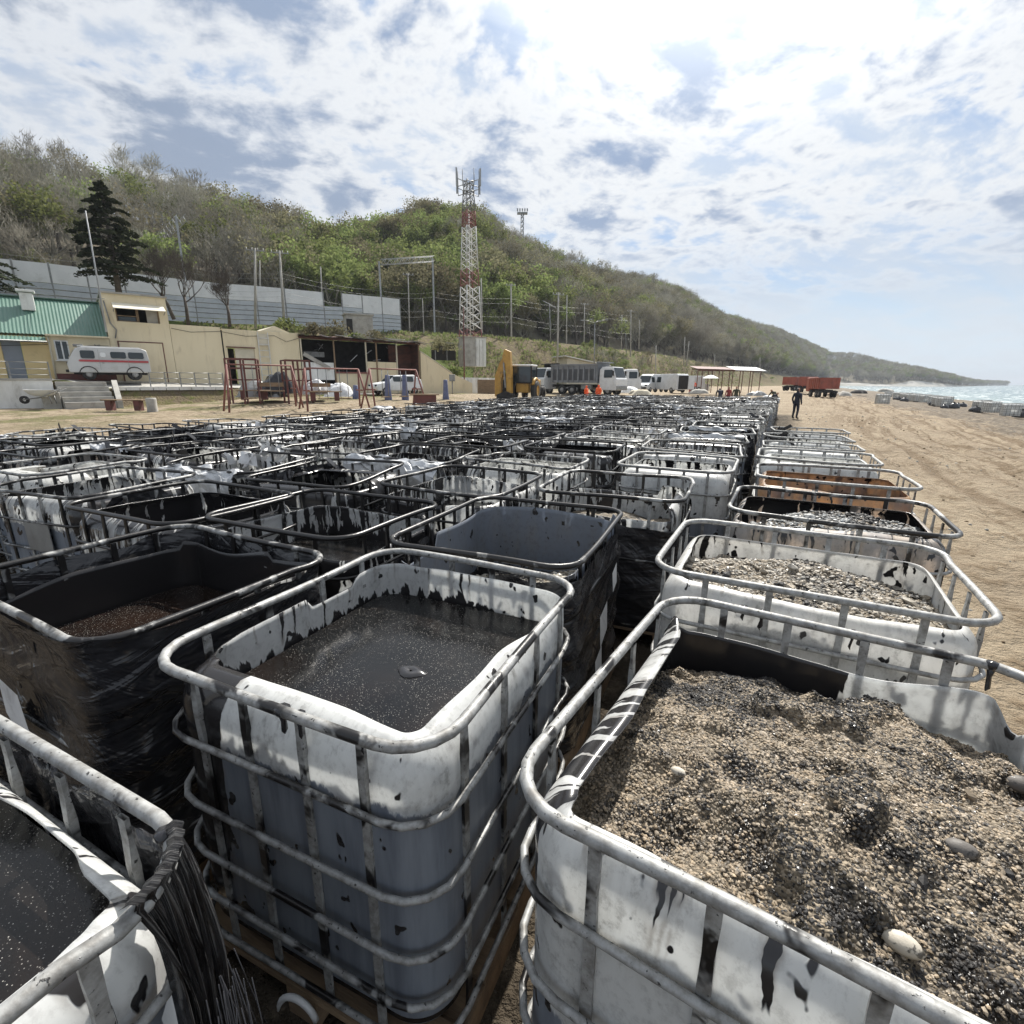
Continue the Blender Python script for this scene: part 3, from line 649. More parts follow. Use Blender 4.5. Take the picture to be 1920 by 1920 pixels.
def kind_at(p, pxl):
    """patches of bare wood, budding wood and fresh green as on the hill"""
    n = float(fbm(p.x * .018 + 3, p.y * .018 + 40, 3)); n2 = float(vnoise(p.x * .05, p.y * .05 + 70))
    g = 0.10
    if pxl is not None:
        g = 0.14 + 0.60 * math.exp(-((pxl[0] - 700) / 150) ** 2) + 0.25 * math.exp(-((pxl[0] - 880) / 110) ** 2) * (1 if pxl[1] < 480 else .3)
    v = rs.random() * .55 + n * .75 - .30
    if v < g: return 'leafy' if rs.random() < .72 else 'leafy_olive'
    return 'bud' if v + n2 * .35 < g + .30 else 'bare'
cells = []
def scatter(G, u0, u1, v0, v1, count, hmin, hmax, far=1.0):
    for _ in range(count):
        u = rs.uniform(u0, u1); v = rs.uniform(v0, v1)
        p = sample_grid(G, u, v); q = project(p)
        if q is None or not (-90 < q[0] < 2000): continue
        cells.append((p, q, kind_at(p, q), rs.uniform(hmin, hmax) / 9.0 * far))
# even spacing: area-weighted counts over stretches of the hill
na = G3.shape[0] - 1
for i in range(na):
    A, B = Vector(G3[i, 0]), Vector(G3[i + 1, 0]); C_, D_ = Vector(G3[i, -1]), Vector(G3[i + 1, -1])
    area = ((B - A).length + (D_ - C_).length) / 2 * ((C_ - A).length + (D_ - B).length) / 2
    d = (A.y + C_.y) / 2
    dens_ = 0.034 if d < 200 else (0.028 if d < 400 else 0.020)
    cnt = area * dens_; cnt = int(cnt) + (rs.random() < cnt % 1)
    scatter(G3, i / na, (i + 1) / na, .015, 1.0, cnt, 7.5, 13.0, 1.0 if d < 400 else 1.15)
scatter(G3, .04, .98, .005, .16, 420, 2.2, 4.8)
scatter(G4, 0, 1, .02, 1.0, 1500, 8, 11, 1.4)
scatter(G2, .30, 1, .25, .75, 60, 2.0, 4.0)
cells.sort(key=lambda c: (c[0].y))
# the trees that show largest are individuals (nearest and those on the skyline); the wood behind them reads as one mass
vis = [c for c in cells if -60 < c[1][0] < 1600]
def shown(c): return c[3] * 9 / c[0].y
vis.sort(key=shown, reverse=True)
single = set(id(c) for c in vis[:170])
LAB = {'bare': ('bare grey brown deciduous tree in the wood on the hillside', 'bare trees of the wooded hill'),
       'bud': ('thin deciduous tree with yellow green buds in the wood on the hillside', 'budding trees of the wooded hill'),
       'leafy': ('deciduous tree in fresh green leaf in the wood on the hillside', 'green trees of the wooded hill'),
       'leafy_olive': ('deciduous tree in dull olive leaf in the wood on the hillside', 'olive trees of the wooded hill')}
rest = []
for c in cells:
    p, q, kind, sc = c
    ix = rs.choice(KIDX[kind]); rot = rs.uniform(0, 6.28)
    if id(c) in single:
        T = TREES[ix]
        o = thing('deciduous_tree', LAB[kind][0], 'tree', p, rot, LAB[kind][1]); o.scale = (sc * rs.uniform(.9, 1.15), sc * rs.uniform(.9, 1.15), sc)
        link('trunk', T[1], o); link('crown', T[2], o)
    else: rest.append((p, rot, sc, ix))
def instances_object(name, items, protos, kind='stuff'):
    """points that carry an index, a turn and a size; geometry nodes put the plants there"""
    me = bpy.data.meshes.new(name); me.from_pydata([tuple(i[0]) for i in items], [], [])
    for nm, ty, vals in (('ix', 'INT', [i[3] for i in items]), ('rot', 'FLOAT', [i[1] for i in items]), ('sc', 'FLOAT', [i[2] for i in items])):
        a = me.attributes.new(nm, ty, 'POINT'); a.data.foreach_set('value', vals)
    o = link(name, me); tag(o, kind=kind)
    pc = bpy.data.collections.new(name + '_kinds')
    for i, m_ in enumerate(protos):
        po = bpy.data.objects.new('%s_kind_%02d' % (name, i), m_); pc.objects.link(po)
    ng = bpy.data.node_groups.new(name, 'GeometryNodeTree')
    ng.interface.new_socket('Geometry', in_out='INPUT', socket_type='NodeSocketGeometry')
    ng.interface.new_socket('Geometry', in_out='OUTPUT', socket_type='NodeSocketGeometry')
    gi = ng.nodes.new('NodeGroupInput'); go = ng.nodes.new('NodeGroupOutput')
    ci = ng.nodes.new('GeometryNodeCollectionInfo'); ci.inputs['Collection'].default_value = pc; ci.inputs['Separate Children'].default_value = True; ci.inputs['Reset Children'].default_value = True
    iop = ng.nodes.new('GeometryNodeInstanceOnPoints'); iop.inputs['Pick Instance'].default_value = True
    def att(nm, ty):
        n = ng.nodes.new('GeometryNodeInputNamedAttribute'); n.data_type = ty; n.inputs['Name'].default_value = nm; return n.outputs['Attribute']
    cx = ng.nodes.new('ShaderNodeCombineXYZ'); ng.links.new(att('rot', 'FLOAT'), cx.inputs[2])
    ng.links.new(gi.outputs[0], iop.inputs['Points']); ng.links.new(ci.outputs[0], iop.inputs['Instance'])
    ng.links.new(att('ix', 'INT'), iop.inputs['Instance Index']); ng.links.new(cx.outputs[0], iop.inputs['Rotation']); ng.links.new(att('sc', 'FLOAT'), iop.inputs['Scale'])
    ng.links.new(iop.outputs[0], go.inputs[0])
    md = o.modifiers.new('plants', 'NODES'); md.node_group = ng
    return o
fo = instances_object('forest', rest, [t[3] for t in TREES])
tag(fo, 'mixed bare and green wood covering the hill above the beach', 'forest')
print('trees', len(cells), 'single', len(single))

# cedar behind the tall block and the dark conifer at the frame edge
def conifer(label, base, H, Rr, seed):
    rs = random.Random(seed); o = thing('conifer_tree', label, 'tree', base)
    tr = MB(); tr.tube([(0, 0, -.5), (.05, 0, H * .5), (0, .05, H)], [.26, .15, .03], 7); tr.build('trunk', M['bark'], o)
    cr = MB(); n = 70
    for k in range(n):
        z = H * (.10 + .88 * k / n); L = Rr * (1 - (z / H)) ** .8 * rs.uniform(.55, 1.15) + .15; a = k * 2.4 + rs.uniform(-.5, .5)
        d = Vector((math.cos(a), math.sin(a), 0)); sd = Vector((-d.y, d.x, 0))
        pts = [Vector((0, 0, z)) + d * (L * i / 4) + Vector((0, 0, .10 * L * math.sin(i / 4 * 2.4) - .12 * L * (i / 4) ** 2)) for i in range(5)]
        cr.tube(pts, [.045 * (1 - .2 * i) for i in range(5)], 3, 1, cap=False)
        for _ in range(int(26 + L * 40)):
            f = rs.uniform(.18, 1.03) ** .8; p = Vector((0, 0, z)) + d * (L * f) + Vector((0, 0, .10 * L * math.sin(f * 2.4) - .12 * L * f * f))
            p += sd * rs.uniform(-1, 1) * L * .34 * (1.1 - f * .5) + Vector((0, 0, rs.gauss(0, .05)))
            leaf_quad(cr, p, rs.uniform(.10, .22), rs, 0, 2.2)
    cr.build('crown', [M['leaf_dark'], M['bark']], o); return o
conifer('tall dark cedar with drooping branches behind the cream block', at(222, 545, 47), 8.6, 3.9, 5)
conifer('dark conifer cut by the photo edge above the green roof', at(-45, 560, 45), 7.4, 4.3, 8)
# bare trees in front of the barrier
def bare_tree(label, base, H, seed, lean=(0, 0)):
    rs = random.Random(seed); o = thing('bare_tree', label, 'tree', base); tr = MB(); cr = MB(); tips = []
    top = Vector((lean[0], lean[1], H * .33))
    tr.tube([(0, 0, -.4), top * .5 + Vector((.05, 0, 0)), top], [.17, .14, .11], 6); tr.build('trunk', M['bark'], o)
    for k in range(4):
        a = k * 1.57 + rs.uniform(-.5, .5); e = rs.uniform(.6, 1.2)
        branch(cr, top * rs.uniform(.75, 1), Vector((math.cos(a) * math.cos(e), math.sin(a) * math.cos(e), math.sin(e))), H * .27, .07, 4, tips, .75, rs, 0, 3, 4, .2)
    for p, d in tips:
        for _ in range(3):
            e = (d + Vector((rs.uniform(-.8, .8), rs.uniform(-.8, .8), rs.uniform(-.3, .8)))).normalized() * rs.uniform(.3, .6); w = e.orthogonal().normalized() * .012
            cr.face([p - w, p + w, p + e], 0)
    cr.build('crown', M['bark'], o)
bare_tree('bare leaning tree beside the right end of the cream block', at(325, 590, 50), 5.6, 21, (-.9, 0))
bare_tree('tall bare forked tree before the white barrier', at(352, 602, 52), 6.6, 22)
bare_tree('small bare round tree on the grass bank before the barrier', at(430, 605, 54), 4.9, 23)
# bushes on the bank
def bush(label, base, r, h, seed, m='leaf_olive', group=None, n=650):
    rs = random.Random(seed); o = thing('bush', label, 'bush', base, 0, group); st_ = MB(); cr = MB()
    for k in range(9):
        a = rs.uniform(0, 6.28); l = rs.uniform(.5, .95)
        st_.tube([(0, 0, -.2), (math.cos(a) * r * .3 * l, math.sin(a) * r * .3 * l, h * .4 * l), (math.cos(a) * r * .7 * l, math.sin(a) * r * .7 * l, h * .85 * l)], [.04, .03, .012], 4)
    for _ in range(n):
        a = rs.uniform(0, 6.28); e = rs.uniform(-.1, 1.5); q = rs.uniform(.45, 1) ** .6 * (0.8 + .35 * math.sin(3 * a + seed))
        leaf_quad(cr, Vector((math.cos(a) * math.cos(e) * r * q, math.sin(a) * math.cos(e) * r * q, h * .15 + math.sin(e) * h * .85 * q)), rs.uniform(.07, .17), rs, 0, .4)
    st_.build('stems', M['bark'], o); cr.build('foliage', M[m], o)
for i, (x, y, Y, r, h, m, l) in enumerate([(632, 640, 60, 1.9, 2.1, 'leaf_olive', 'round olive bush on the bank left of the concrete box'), (668, 648, 59, 1.4, 1.3, 'leaf_green', 'low green bush below the concrete box'),
        (705, 645, 60, 1.7, 1.4, 'leaf_olive', 'olive bush on the bank above the burnt shed roof'), (590, 628, 58, 1.6, 1.2, 'leaf_olive', 'low scrub at the foot of the barrier'), (535, 618, 57, 1.8, 1.1, 'leaf_green', 'green scrub behind the cream wall top'),
        (830, 660, 63, 2.0, 1.8, 'leaf_olive', 'scrub on the bank beside the sloping cream wall'), (850, 705, 56, 1.2, .9, 'leaf_green', 'green weeds growing past the end of the sloping wall'), (945, 690, 75, 1.8, 1.5, 'leaf_olive', 'brown scrub right of the concrete block'),
        (1120, 610, 116, 2.4, 3.4, 'leaf_green', 'bright green bush beside the track above the sheds'), (1165, 628, 124, 2.8, 3.6, 'leaf_green', 'wide bright green bush beside the track further right'), (925, 612, 104, 2.6, 3.0, 'leaf_green', 'dark green bush at the hill foot right of the red mast')]):
    bush(l, at(x, y, Y), r, h, 40 + i, m)
# grass on the bank and slope: nobody could count the blades
gm = MB(); rs = random.Random(5)
for G, n, u0, u1 in ((G1, 5200, .1, 1), (G2, 5200, 0, .75)):
    for _ in range(n):
        p = sample_grid(G, rs.uniform(u0, u1), rs.uniform(.35, 1.0) if G is G1 else rs.random())
        if float(vnoise(p.x * .3, p.y * .3)) < .42: continue
        for _k in range(3):
            q = p + Vector((rs.gauss(0, .35), rs.gauss(0, .35), 0)); a = rs.uniform(0, 6.28); h = rs.uniform(.15, .45)
            w = Vector((math.cos(a), math.sin(a), 0)) * rs.uniform(.08, .2)
            gm.face([q - w, q + w, q + w * .3 + Vector((rs.uniform(-.15, .15), rs.uniform(-.15, .15), h)), q - w * .4 + Vector((0, 0, h * .8))], 0 if rs.random() < .6 else 1)
tag(gm.build('grass', [M['leaf_green'], M['leaf_olive']]), 'tufts of green and dry grass on the railway bank', 'grass', kind='stuff')
# ------------------------------------------------------------------ buildings on the terrace (local x along the front, y back, z up)
FA = Vector((-29.5, 30, 0)); FRZ = R(40); FX = Vector((math.cos(FRZ), math.sin(FRZ), 0)); FN = Vector((math.sin(FRZ), -math.cos(FRZ), 0))
def fk(x, y, back=0.0):
    A2 = FA - FN * back; q = ray(x, y); t = A2.dot(FN) / q.dot(FN); w = q * t
    return (w - FA).dot(FX), w.z + CAMH
def fw(k, back, z): return FA + FX * k - FN * back + Vector((0, 0, z))
def wall_with_holes(mb, k0, k1, z0, z1, holes, th=0.25, y=0.0, mi=0):
    """front wall in blocks round its openings (openings sorted, not overlapping in k)"""
    k = k0
    for a, b, c, d in sorted(holes):
        if a > k: mb.box(((k + a) / 2, y + th / 2, (z0 + z1) / 2), (a - k, th, z1 - z0), mi)
        if c > z0: mb.box(((a + b) / 2, y + th / 2, (z0 + c) / 2), (b - a, th, c - z0), mi)
        if d < z1: mb.box(((a + b) / 2, y + th / 2, (d + z1) / 2), (b - a, th, z1 - d), mi)
        k = b
    if k < k1: mb.box(((k + k1) / 2, y + th / 2, (z0 + z1) / 2), (k1 - k, th, z1 - z0), mi)

# terrace
def z_edge(k): return 1.85 - 0.45 * float(smooth(2.6, 4.6, k)) - 0.5 * float(smooth(12, 18, k))
def z_wall(k): return 1.85 - 0.25 * float(smooth(6, 11, k)) - 0.75 * float(smooth(13, 18, k))
OUT = -4.6
ks = np.concatenate([np.linspace(-14, 2.2, 8), np.linspace(2.4, 22, 40)])
ys = np.linspace(OUT, 1.0, 8)
P = [[fw(k, y, z_edge(k) + (z_wall(k) - z_edge(k)) * (y - OUT) / (1.0 - OUT) + (0.05 * (float(vnoise(k * 1.3, y * 1.3)) - .5) if k > 2 else 0)) for y in ys] for k in ks]
mb = MB(); mb.grid(P, 0); tag(mb.build('terrace', M['concrete']), kind='structure')
# bank under its open edge
P = [[fw(k, OUT - 0.02 - j * (.15 + 1.5 * float(smooth(2.5, 5, k))) / 3, z_edge(k) - 0.04 - (z_edge(k) + .1 - .25) * (j / 3) ** .8) for j in range(4)] for k in ks]
mb = MB(); mb.grid(P, 0); tag(mb.build('terrace_bank', M['slope']), kind='structure')
# white retaining wall (left of the steps) with coping
kr = fk(101, 730, OUT)[0]
t = thing('retaining_wall', 'whitewashed retaining wall left of the concrete steps', 'wall', FA, FRZ)
mb = MB(); mb.box(((-14 + kr) / 2, OUT - .22, .95), (kr + 14, .4, 1.72)); mb.build('wall', M['white_wall'], t)
mb = MB(); mb.box(((-14 + kr) / 2, OUT - .2, 1.86), (kr + 14.1, .55, .1)); mb.build('coping', M['concrete'], t)
t = thing('concrete_kerb', 'long pale concrete edge of the terrace above the grass bank', 'kerb', FA, FRZ)
k0 = fk(212, 740, OUT)[0]; k1 = fk(425, 730, OUT)[0]; mb = MB()
for i in range(9):
    a, b = k0 + (k1 - k0) * i / 9, k0 + (k1 - k0) * (i + 1) / 9 - .03
    mb.box(((a + b) / 2, OUT - .08, z_edge((a + b) / 2) - .02), (b - a, .3, .2))
mb.build('slab', M['white_wall'], t)
# steps
ks0, ks1 = fk(108, 740, OUT)[0], fk(203, 740, OUT)[0]
t = thing('concrete_steps', 'five wide concrete steps up to the terrace beside the white wall', 'steps', FA, FRZ)
for i in range(5):
    z = 1.75 - i * .26
    mb = MB(); mb.box(((ks0 + ks1) / 2 + .06 * i, OUT - .2 - i * .36, z - .5), (ks1 - ks0, .42, 1.0), bev=.02); mb.build('step', M['concrete'], t)
mb = MB(); mb.prism([(OUT - .0, .2), (OUT - .0, 1.85), (OUT - 2.0, .75), (OUT - 2.0, .2)], ks1 + .25, ks1 + .5, axis='x'); mb.build('side_wall', M['concrete'], t)
mb = MB(); mb.box((ks0 - .25, OUT - 1.1, .75), (.75, .5, .9), bev=.03); mb.build('end_block', M['concrete'], t)

# green roofed house
t = thing('green_roofed_house', 'low yellow house with green corrugated metal roof at the photo edge', 'house', FA, FRZ)
mb = MB(); wall_with_holes(mb, -9, 2.35, 1.8, 4.3, [(.30, 1.16, 1.8, 4.12)]); mb.box((-9 + .13, 3.2, 3.05), (.25, 5.9, 2.5)); mb.build('wall', M['plaster_yellow'], t)
mb = MB(); wall_with_holes(mb, 2.35, 5.28, 1.8, 4.36, [(2.62, 3.28, 2.98, 4.14)], .25, -.12); mb.build('annex_wall', M['plaster'], t)
mb = MB(); mb.box((.73, .10, 2.97), (.82, .08, 2.26)); d = mb.build('door', M['door_grey'], t)
mb = MB(); mb.box((1.05, .02, 2.95), (.03, .08, .16)); mb.build('handle', M['metal'], d)
mb = MB()
for a, b in ((2.62, 2.69), (2.92, 2.99), (3.21, 3.28)): mb.box(((a + b) / 2, -.04, 3.56), (b - a, .08, 1.16))
for z in (3.02, 4.10): mb.box((2.95, -.035, z), (.66, .07, .07))
mb.box((2.95, -.2, 2.95), (.8, .2, .05)); w_ = mb.build('window', M['white_paint'], t)
for c in (2.805, 3.10): mb = MB(); mb.box((c, -.01, 3.56), (.24, .02, 1.04)); mb.build('pane', M['glass'], w_)
def corrugated(mb, k0, k1, y0, z0, y1, z1, pitch=.17, amp=.03):
    n = int((k1 - k0) / (pitch / 2)); P = []
    for i in range(n + 1):
        k = k0 + (k1 - k0) * i / n; a = amp if i % 2 else 0
        P.append([(k, y0, z0 + a), (k, y1, z1 + a)])
    mb.grid(P, 0, sm=False)
mb = MB(); corrugated(mb, -9.3, 2.3, -.62, 4.02, .10, 4.30); corrugated(mb, -9.3, 5.24, .06, 4.42, 3.2, 6.75); corrugated(mb, -9.3, 5.24, 3.2, 6.75, 6.4, 4.4)
mb.box((-2.05, 3.2, 6.79), (14.6, .3, .05)); rf = mb.build('roof', M['green_roof'], t)
mb = MB(); ck, cz = fk(50, 560, 2.2); mb.box((ck, 2.2, 6.4), (.62, .62, 1.0), bev=.03); mb.box((ck, 2.2, 7.0), (.85, .85, .14), bev=.03); mb.build('chimney', M['white_wall'], rf)
mb = MB(); mb.box((3.8, -.22, 4.40), (3.0, .34, .09)); mb.build('fascia', M['plaster'], t)
mb = MB(); mb.tube([(-9.3, -.66, 4.0), (2.35, -.66, 3.98)], .05, 6); mb.build('gutter', M['metal'], t)
mb = MB(); mb.tube([(-2, -.04, 3.9), (.2, -.05, 3.7), (2.3, -.04, 3.86), (5.2, -.16, 3.9)], .012, 4); mb.build('cable', M['dark'], t)
mb = MB(); mb.tube([(2.42, -.2, 4.3), (2.42, -.2, 1.9)], .045, 6); mb.build('drainpipe', M['plaster_grey'], t)
mb = MB(); mb.tube([(4.5, -.16, 3.95), (4.62, -.16, 3.88), (4.78, -.16, 3.95)], .03, 5); mb.build('wall_lamp', M['metal'], t)
mb = MB(); mb.box((3.85, -.16, 2.0), (2.95, .1, .4)); mb.build('plinth', M['brown_red'], t)

# tall cream block
t = thing('cream_block', 'two storey cream plaster block with open upper window under an awning', 'building', FA, FRZ)
mb = MB(); wall_with_holes(mb, 5.30, 8.62, 1.2, 7.06, [(5.86, 8.14, 5.44, 6.30)], .28); mb.build('front_wall', M['plaster'], t)
mb = MB(); mb.box((5.43, 3.64, 4.1), (.26, 6.7, 5.8)); mb.box((8.49, 3.64, 4.1), (.26, 6.7, 5.8)); mb.box((6.96, 7.1, 4.1), (3.3, .25, 5.8)); mb.build('side_wall', M['plaster_grey'], t)  # greyer copy of the plaster: the sides' dimmer light put into colour
mb = MB(); mb.box((6.96, 3.5, 7.10), (3.5, 7.3, .1)); mb.build('roof', M['concrete'], t)
mb = MB(); mb.box((7.0, 2.0, 5.9), (2.7, .1, 1.3)); mb.box((7.0, 1.2, 5.35), (2.7, 1.6, .08)); mb.build('dark_room', M['dark'], t)  # near-black back and floor put the room's shade into the colour
mb = MB()
for k in (5.9, 6.95, 7.02, 8.1): mb.box((k, .20, 5.87), (.06, .06, .86))
for z in (5.48, 5.80, 6.26): mb.box((6.43, .20, z), (1.1, .05, .05))
w_ = mb.build('window', M['wood'], t)
mb = MB(); mb.box((6.25, .23, 5.62), (.55, .02, .25)); mb.box((6.7, .23, 5.62), (.35, .02, .25)); mb.build('pane', M['glass'], w_)
mb = MB(); mb.box((7.78, .24, 5.86), (.62, .04, .8)); mb.build('shutter', M['concrete'], w_)
mb = MB(); mb.prism([(.02, 6.55), (-.9, 6.16), (-.9, 6.12), (.02, 6.50)], 5.74, 8.44, axis='x'); a_ = mb.build('awning', M['awning'], t)
mb = MB(); mb.beam((5.76, .0, 6.0), (5.76, -.85, 6.14), .03, .03); mb.beam((8.42, .0, 6.0), (8.42, -.85, 6.14), .03, .03); mb.build('bracket', M['metal'], a_)
mb = MB(); mb.box((5.72, -.02, 2.9), (.07, .06, 2.7)); mb.box((8.08, -.02, 2.9), (.05, .05, 2.6)); mb.box((6.9, -.02, 4.22), (2.4, .06, .06)); mb.build('gate_frame', M['brown_red'], t)
mb = MB(); mb.box((6.9, -.012, 2.85), (2.3, .03, 2.68)); mb.box((7.75, -.03, 2.85), (.02, .02, 2.68)); mb.build('gate', M['plaster'], t)
mb = MB(); mb.tube([(5.36, -.05, 6.6), (5.5, -.05, 5.3), (5.75, -.06, 4.9), (5.62, -.06, 4.4)], .035, 5); mb.build('drainpipe', M['metal'], t)

# long cream wall with a doorway
t = thing('cream_wall_building', 'long flat topped cream plaster building with a dark half open doorway', 'building', FA, FRZ)
mb = MB(); wall_with_holes(mb, 8.64, 11.62, .6, 5.46, [], .28, .02); mb.build('left_wall', M['plaster'], t)
mb = MB(); wall_with_holes(mb, 11.72, 16.95, .6, 5.38, [(11.92, 13.7, .6, 4.12)], .28, .02); mb.build('right_wall', M['plaster'], t)
mb = MB(); mb.box((11.67, .2, 3.0), (.1, .2, 4.6)); mb.build('joint', M['dark'], t)
mb = MB(); mb.box((13.05, .12, 2.6), (1.28, .06, 3.0)); mb.build('door', M['plaster_grey'], t)
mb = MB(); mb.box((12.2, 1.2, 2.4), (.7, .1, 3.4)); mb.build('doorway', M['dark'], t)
mb = MB(); mb.box((12.8, -.03, 4.16), (1.9, .07, .07)); mb.build('lintel', M['brown_red'], t)
mb = MB(); mb.box((12.8, 2.7, 5.30), (8.3, 5.0, .12)); mb.prism([(14.2, 5.36), (15.4, 5.85), (16.6, 5.36)], .5, 4.5); mb.build('roof', M['plaster_grey'], t)
mb = MB(); mb.tube([(8.7, -.02, 5.2), (9.8, -.03, 5.02), (11.6, -.02, 5.18), (13.2, -.03, 4.95), (15.2, -.02, 5.1), (16.0, -.03, 4.7), (16.9, -.02, 5.0)], .014, 4); mb.build('cable', M['dark'], t)
mb = MB(); mb.box((10.1, -.0, 1.15), (2.8, .05, 1.0)); mb.box((15.3, -.0, 1.05), (3.0, .05, .9)); mb.build('damp_plinth', M['plaster_grey'], t)
l_ = thing('ladder', 'white painted ladder fixed up the cream wall', 'ladder', FA, FRZ)
mb = MB(); mb.box((14.0, -.1, 3.4), (.06, .06, 3.8)); mb.box((14.7, -.1, 3.4), (.06, .06, 3.8)); mb.build('rail', M['tower_white'], l_)
mb = MB()
for i in range(8): mb.box((14.35, -.1, 1.8 + i * .44), (.66, .04, .05))
mb.build('rung', M['tower_white'], l_)
mb = MB(); mb.box((14.35, -.05, 4.75), (.62, .04, .85)); mb.build('hatch', M['plaster_grey'], l_)

# burnt out shed
t = thing('burnt_shed', 'burnt out open fronted shed with sagging charred roof', 'shed', FA, FRZ)
mb = MB(); mb.box((22.2, 4.6, 3.0), (10.5, .2, 4.6)); mb.box((17.1, 2.4, 3.0), (.15, 4.6, 4.6)); mb.build('back_wall', M['dark'], t)
mb = MB(); mb.box((27.42, 2.4, 2.9), (.14, 4.7, 4.5)); mb.box((26.3, 1.5, 3.5), (2.3, .1, 2.9)); mb.build('rusty_wall', M['rust_wall'], t)
for i, k in enumerate((17.06, 19.64, 22.36, 23.3, 25.2, 27.40)):
    mb = MB(); mb.box((k, .03, 2.85), (.10, .10, 4.5), rz=.02 * i); mb.build('post', M['wood'] if i % 2 else M['plaster_grey'], t)
rs = random.Random(4)
P = []
for i in range(43):
    k = 16.85 + 10.8 * i / 42
    sag = -.10 * math.sin((k - 17) * 1.1) - .05 * math.sin(k * 3.7)
    P.append([(k, y, 5.30 + .06 * y - .03 * (k - 17) * .4 + sag * (.5 + .1 * y) + rs.uniform(-.03, .03)) for y in (-.55, -.2, .6, 1.6, 3, 4.7)])
mb = MB(); mb.grid(P, 0, sm=False); mb.grid([[(p[0], p[1], p[2] - .07) for p in r_] for r_ in P], 0, sm=False); mb.box((22.2, -.1, 5.10), (10.6, .1, .16)); rf = mb.build('roof', M['rust_wall'], t)
for i in range(16):
    k = rs.uniform(18.5, 27); L = rs.uniform(.6, 2.0); mb = MB()
    mb.beam((k, rs.uniform(-.5, .5), 5.30 + rs.uniform(-.05, .12)), (k + L, rs.uniform(-.6, .4), 5.25 + rs.uniform(-.2, .14)), rs.uniform(.06, .35), .03)
    mb.build('loose_sheet', M['tarp_white'] if i % 3 == 0 else M['metal'], rf)
mb = MB(); mb.box((18.35, .1, 2.6), (2.4, .06, 1.35)); mb.build('white_panel', M['white_wall'], t)
mb = MB(); mb.beam((17.2, .0, 3.9), (19.2, .0, 2.8), .05, .3); mb.build('leaning_board', M['concrete'], t)
mb = MB(); mb.box((21.0, .1, 1.5), (2.6, .08, 1.9)); mb.box((23.8, .1, 2.1), (2.75, .08, 2.7)); mb.box((26.3, .1, 1.4), (2.1, .08, 1.1)); mb.build('infill_panel', M['plaster'], t)
mb = MB(); mb.box((21.0, .02, 2.52), (2.7, .1, .12)); mb.box((26.3, .02, 2.02), (2.2, .1, .16)); mb.build('red_rail', M['red_rust'], t)
for i in range(14):
    mb = MB(); k = rs.uniform(17.5, 27); z = rs.uniform(2.5, 4.7)
    mb.beam((k, rs.uniform(.5, 2.5), z), (k + rs.uniform(-.6, .8), rs.uniform(.5, 2.5), z + rs.uniform(-.7, .6)), rs.uniform(.04, .3), .03); mb.build('hanging_scrap', M['metal'] if i % 2 else M['tarp_white'], t)
mb = MB(); mb.box((18.6, 1.8, 3.95), (1.6, .5, .4)); mb.build('shelf', M['metal'], t)

# sloping end wall and white garden wall right of it
t = thing('sloping_wall', 'cream retaining wall with a top sloping down right of the burnt shed', 'wall', FA, FRZ)
mb = MB(); mb.prism([(27.52, .2), (27.52, 4.42), (30.8, 2.62), (33.2, 1.7), (33.2, .2)], -.1, .2); mb.build('wall', M['plaster'], t)
mb = MB(); mb.beam((27.5, .05, 4.48), (30.85, .05, 2.66), .36, .08); mb.build('coping', M['plaster_grey'], t)
p = at(850, 742, 50); q = at(928, 745, 58)
t = thing('white_garden_wall', 'low white wall panels behind the brown metal box', 'wall')
for i in range(5):
    a = p.lerp(q, i / 5); b = p.lerp(q, (i + 1) / 5 - .01); c = (a + b) / 2; mb = MB()
    mb.box((c.x, c.y, 1.3), ((b - a).length, .12, 1.9), rz=math.atan2((b - a).y, (b - a).x)); mb.build('panel', M['white_wall'], t)

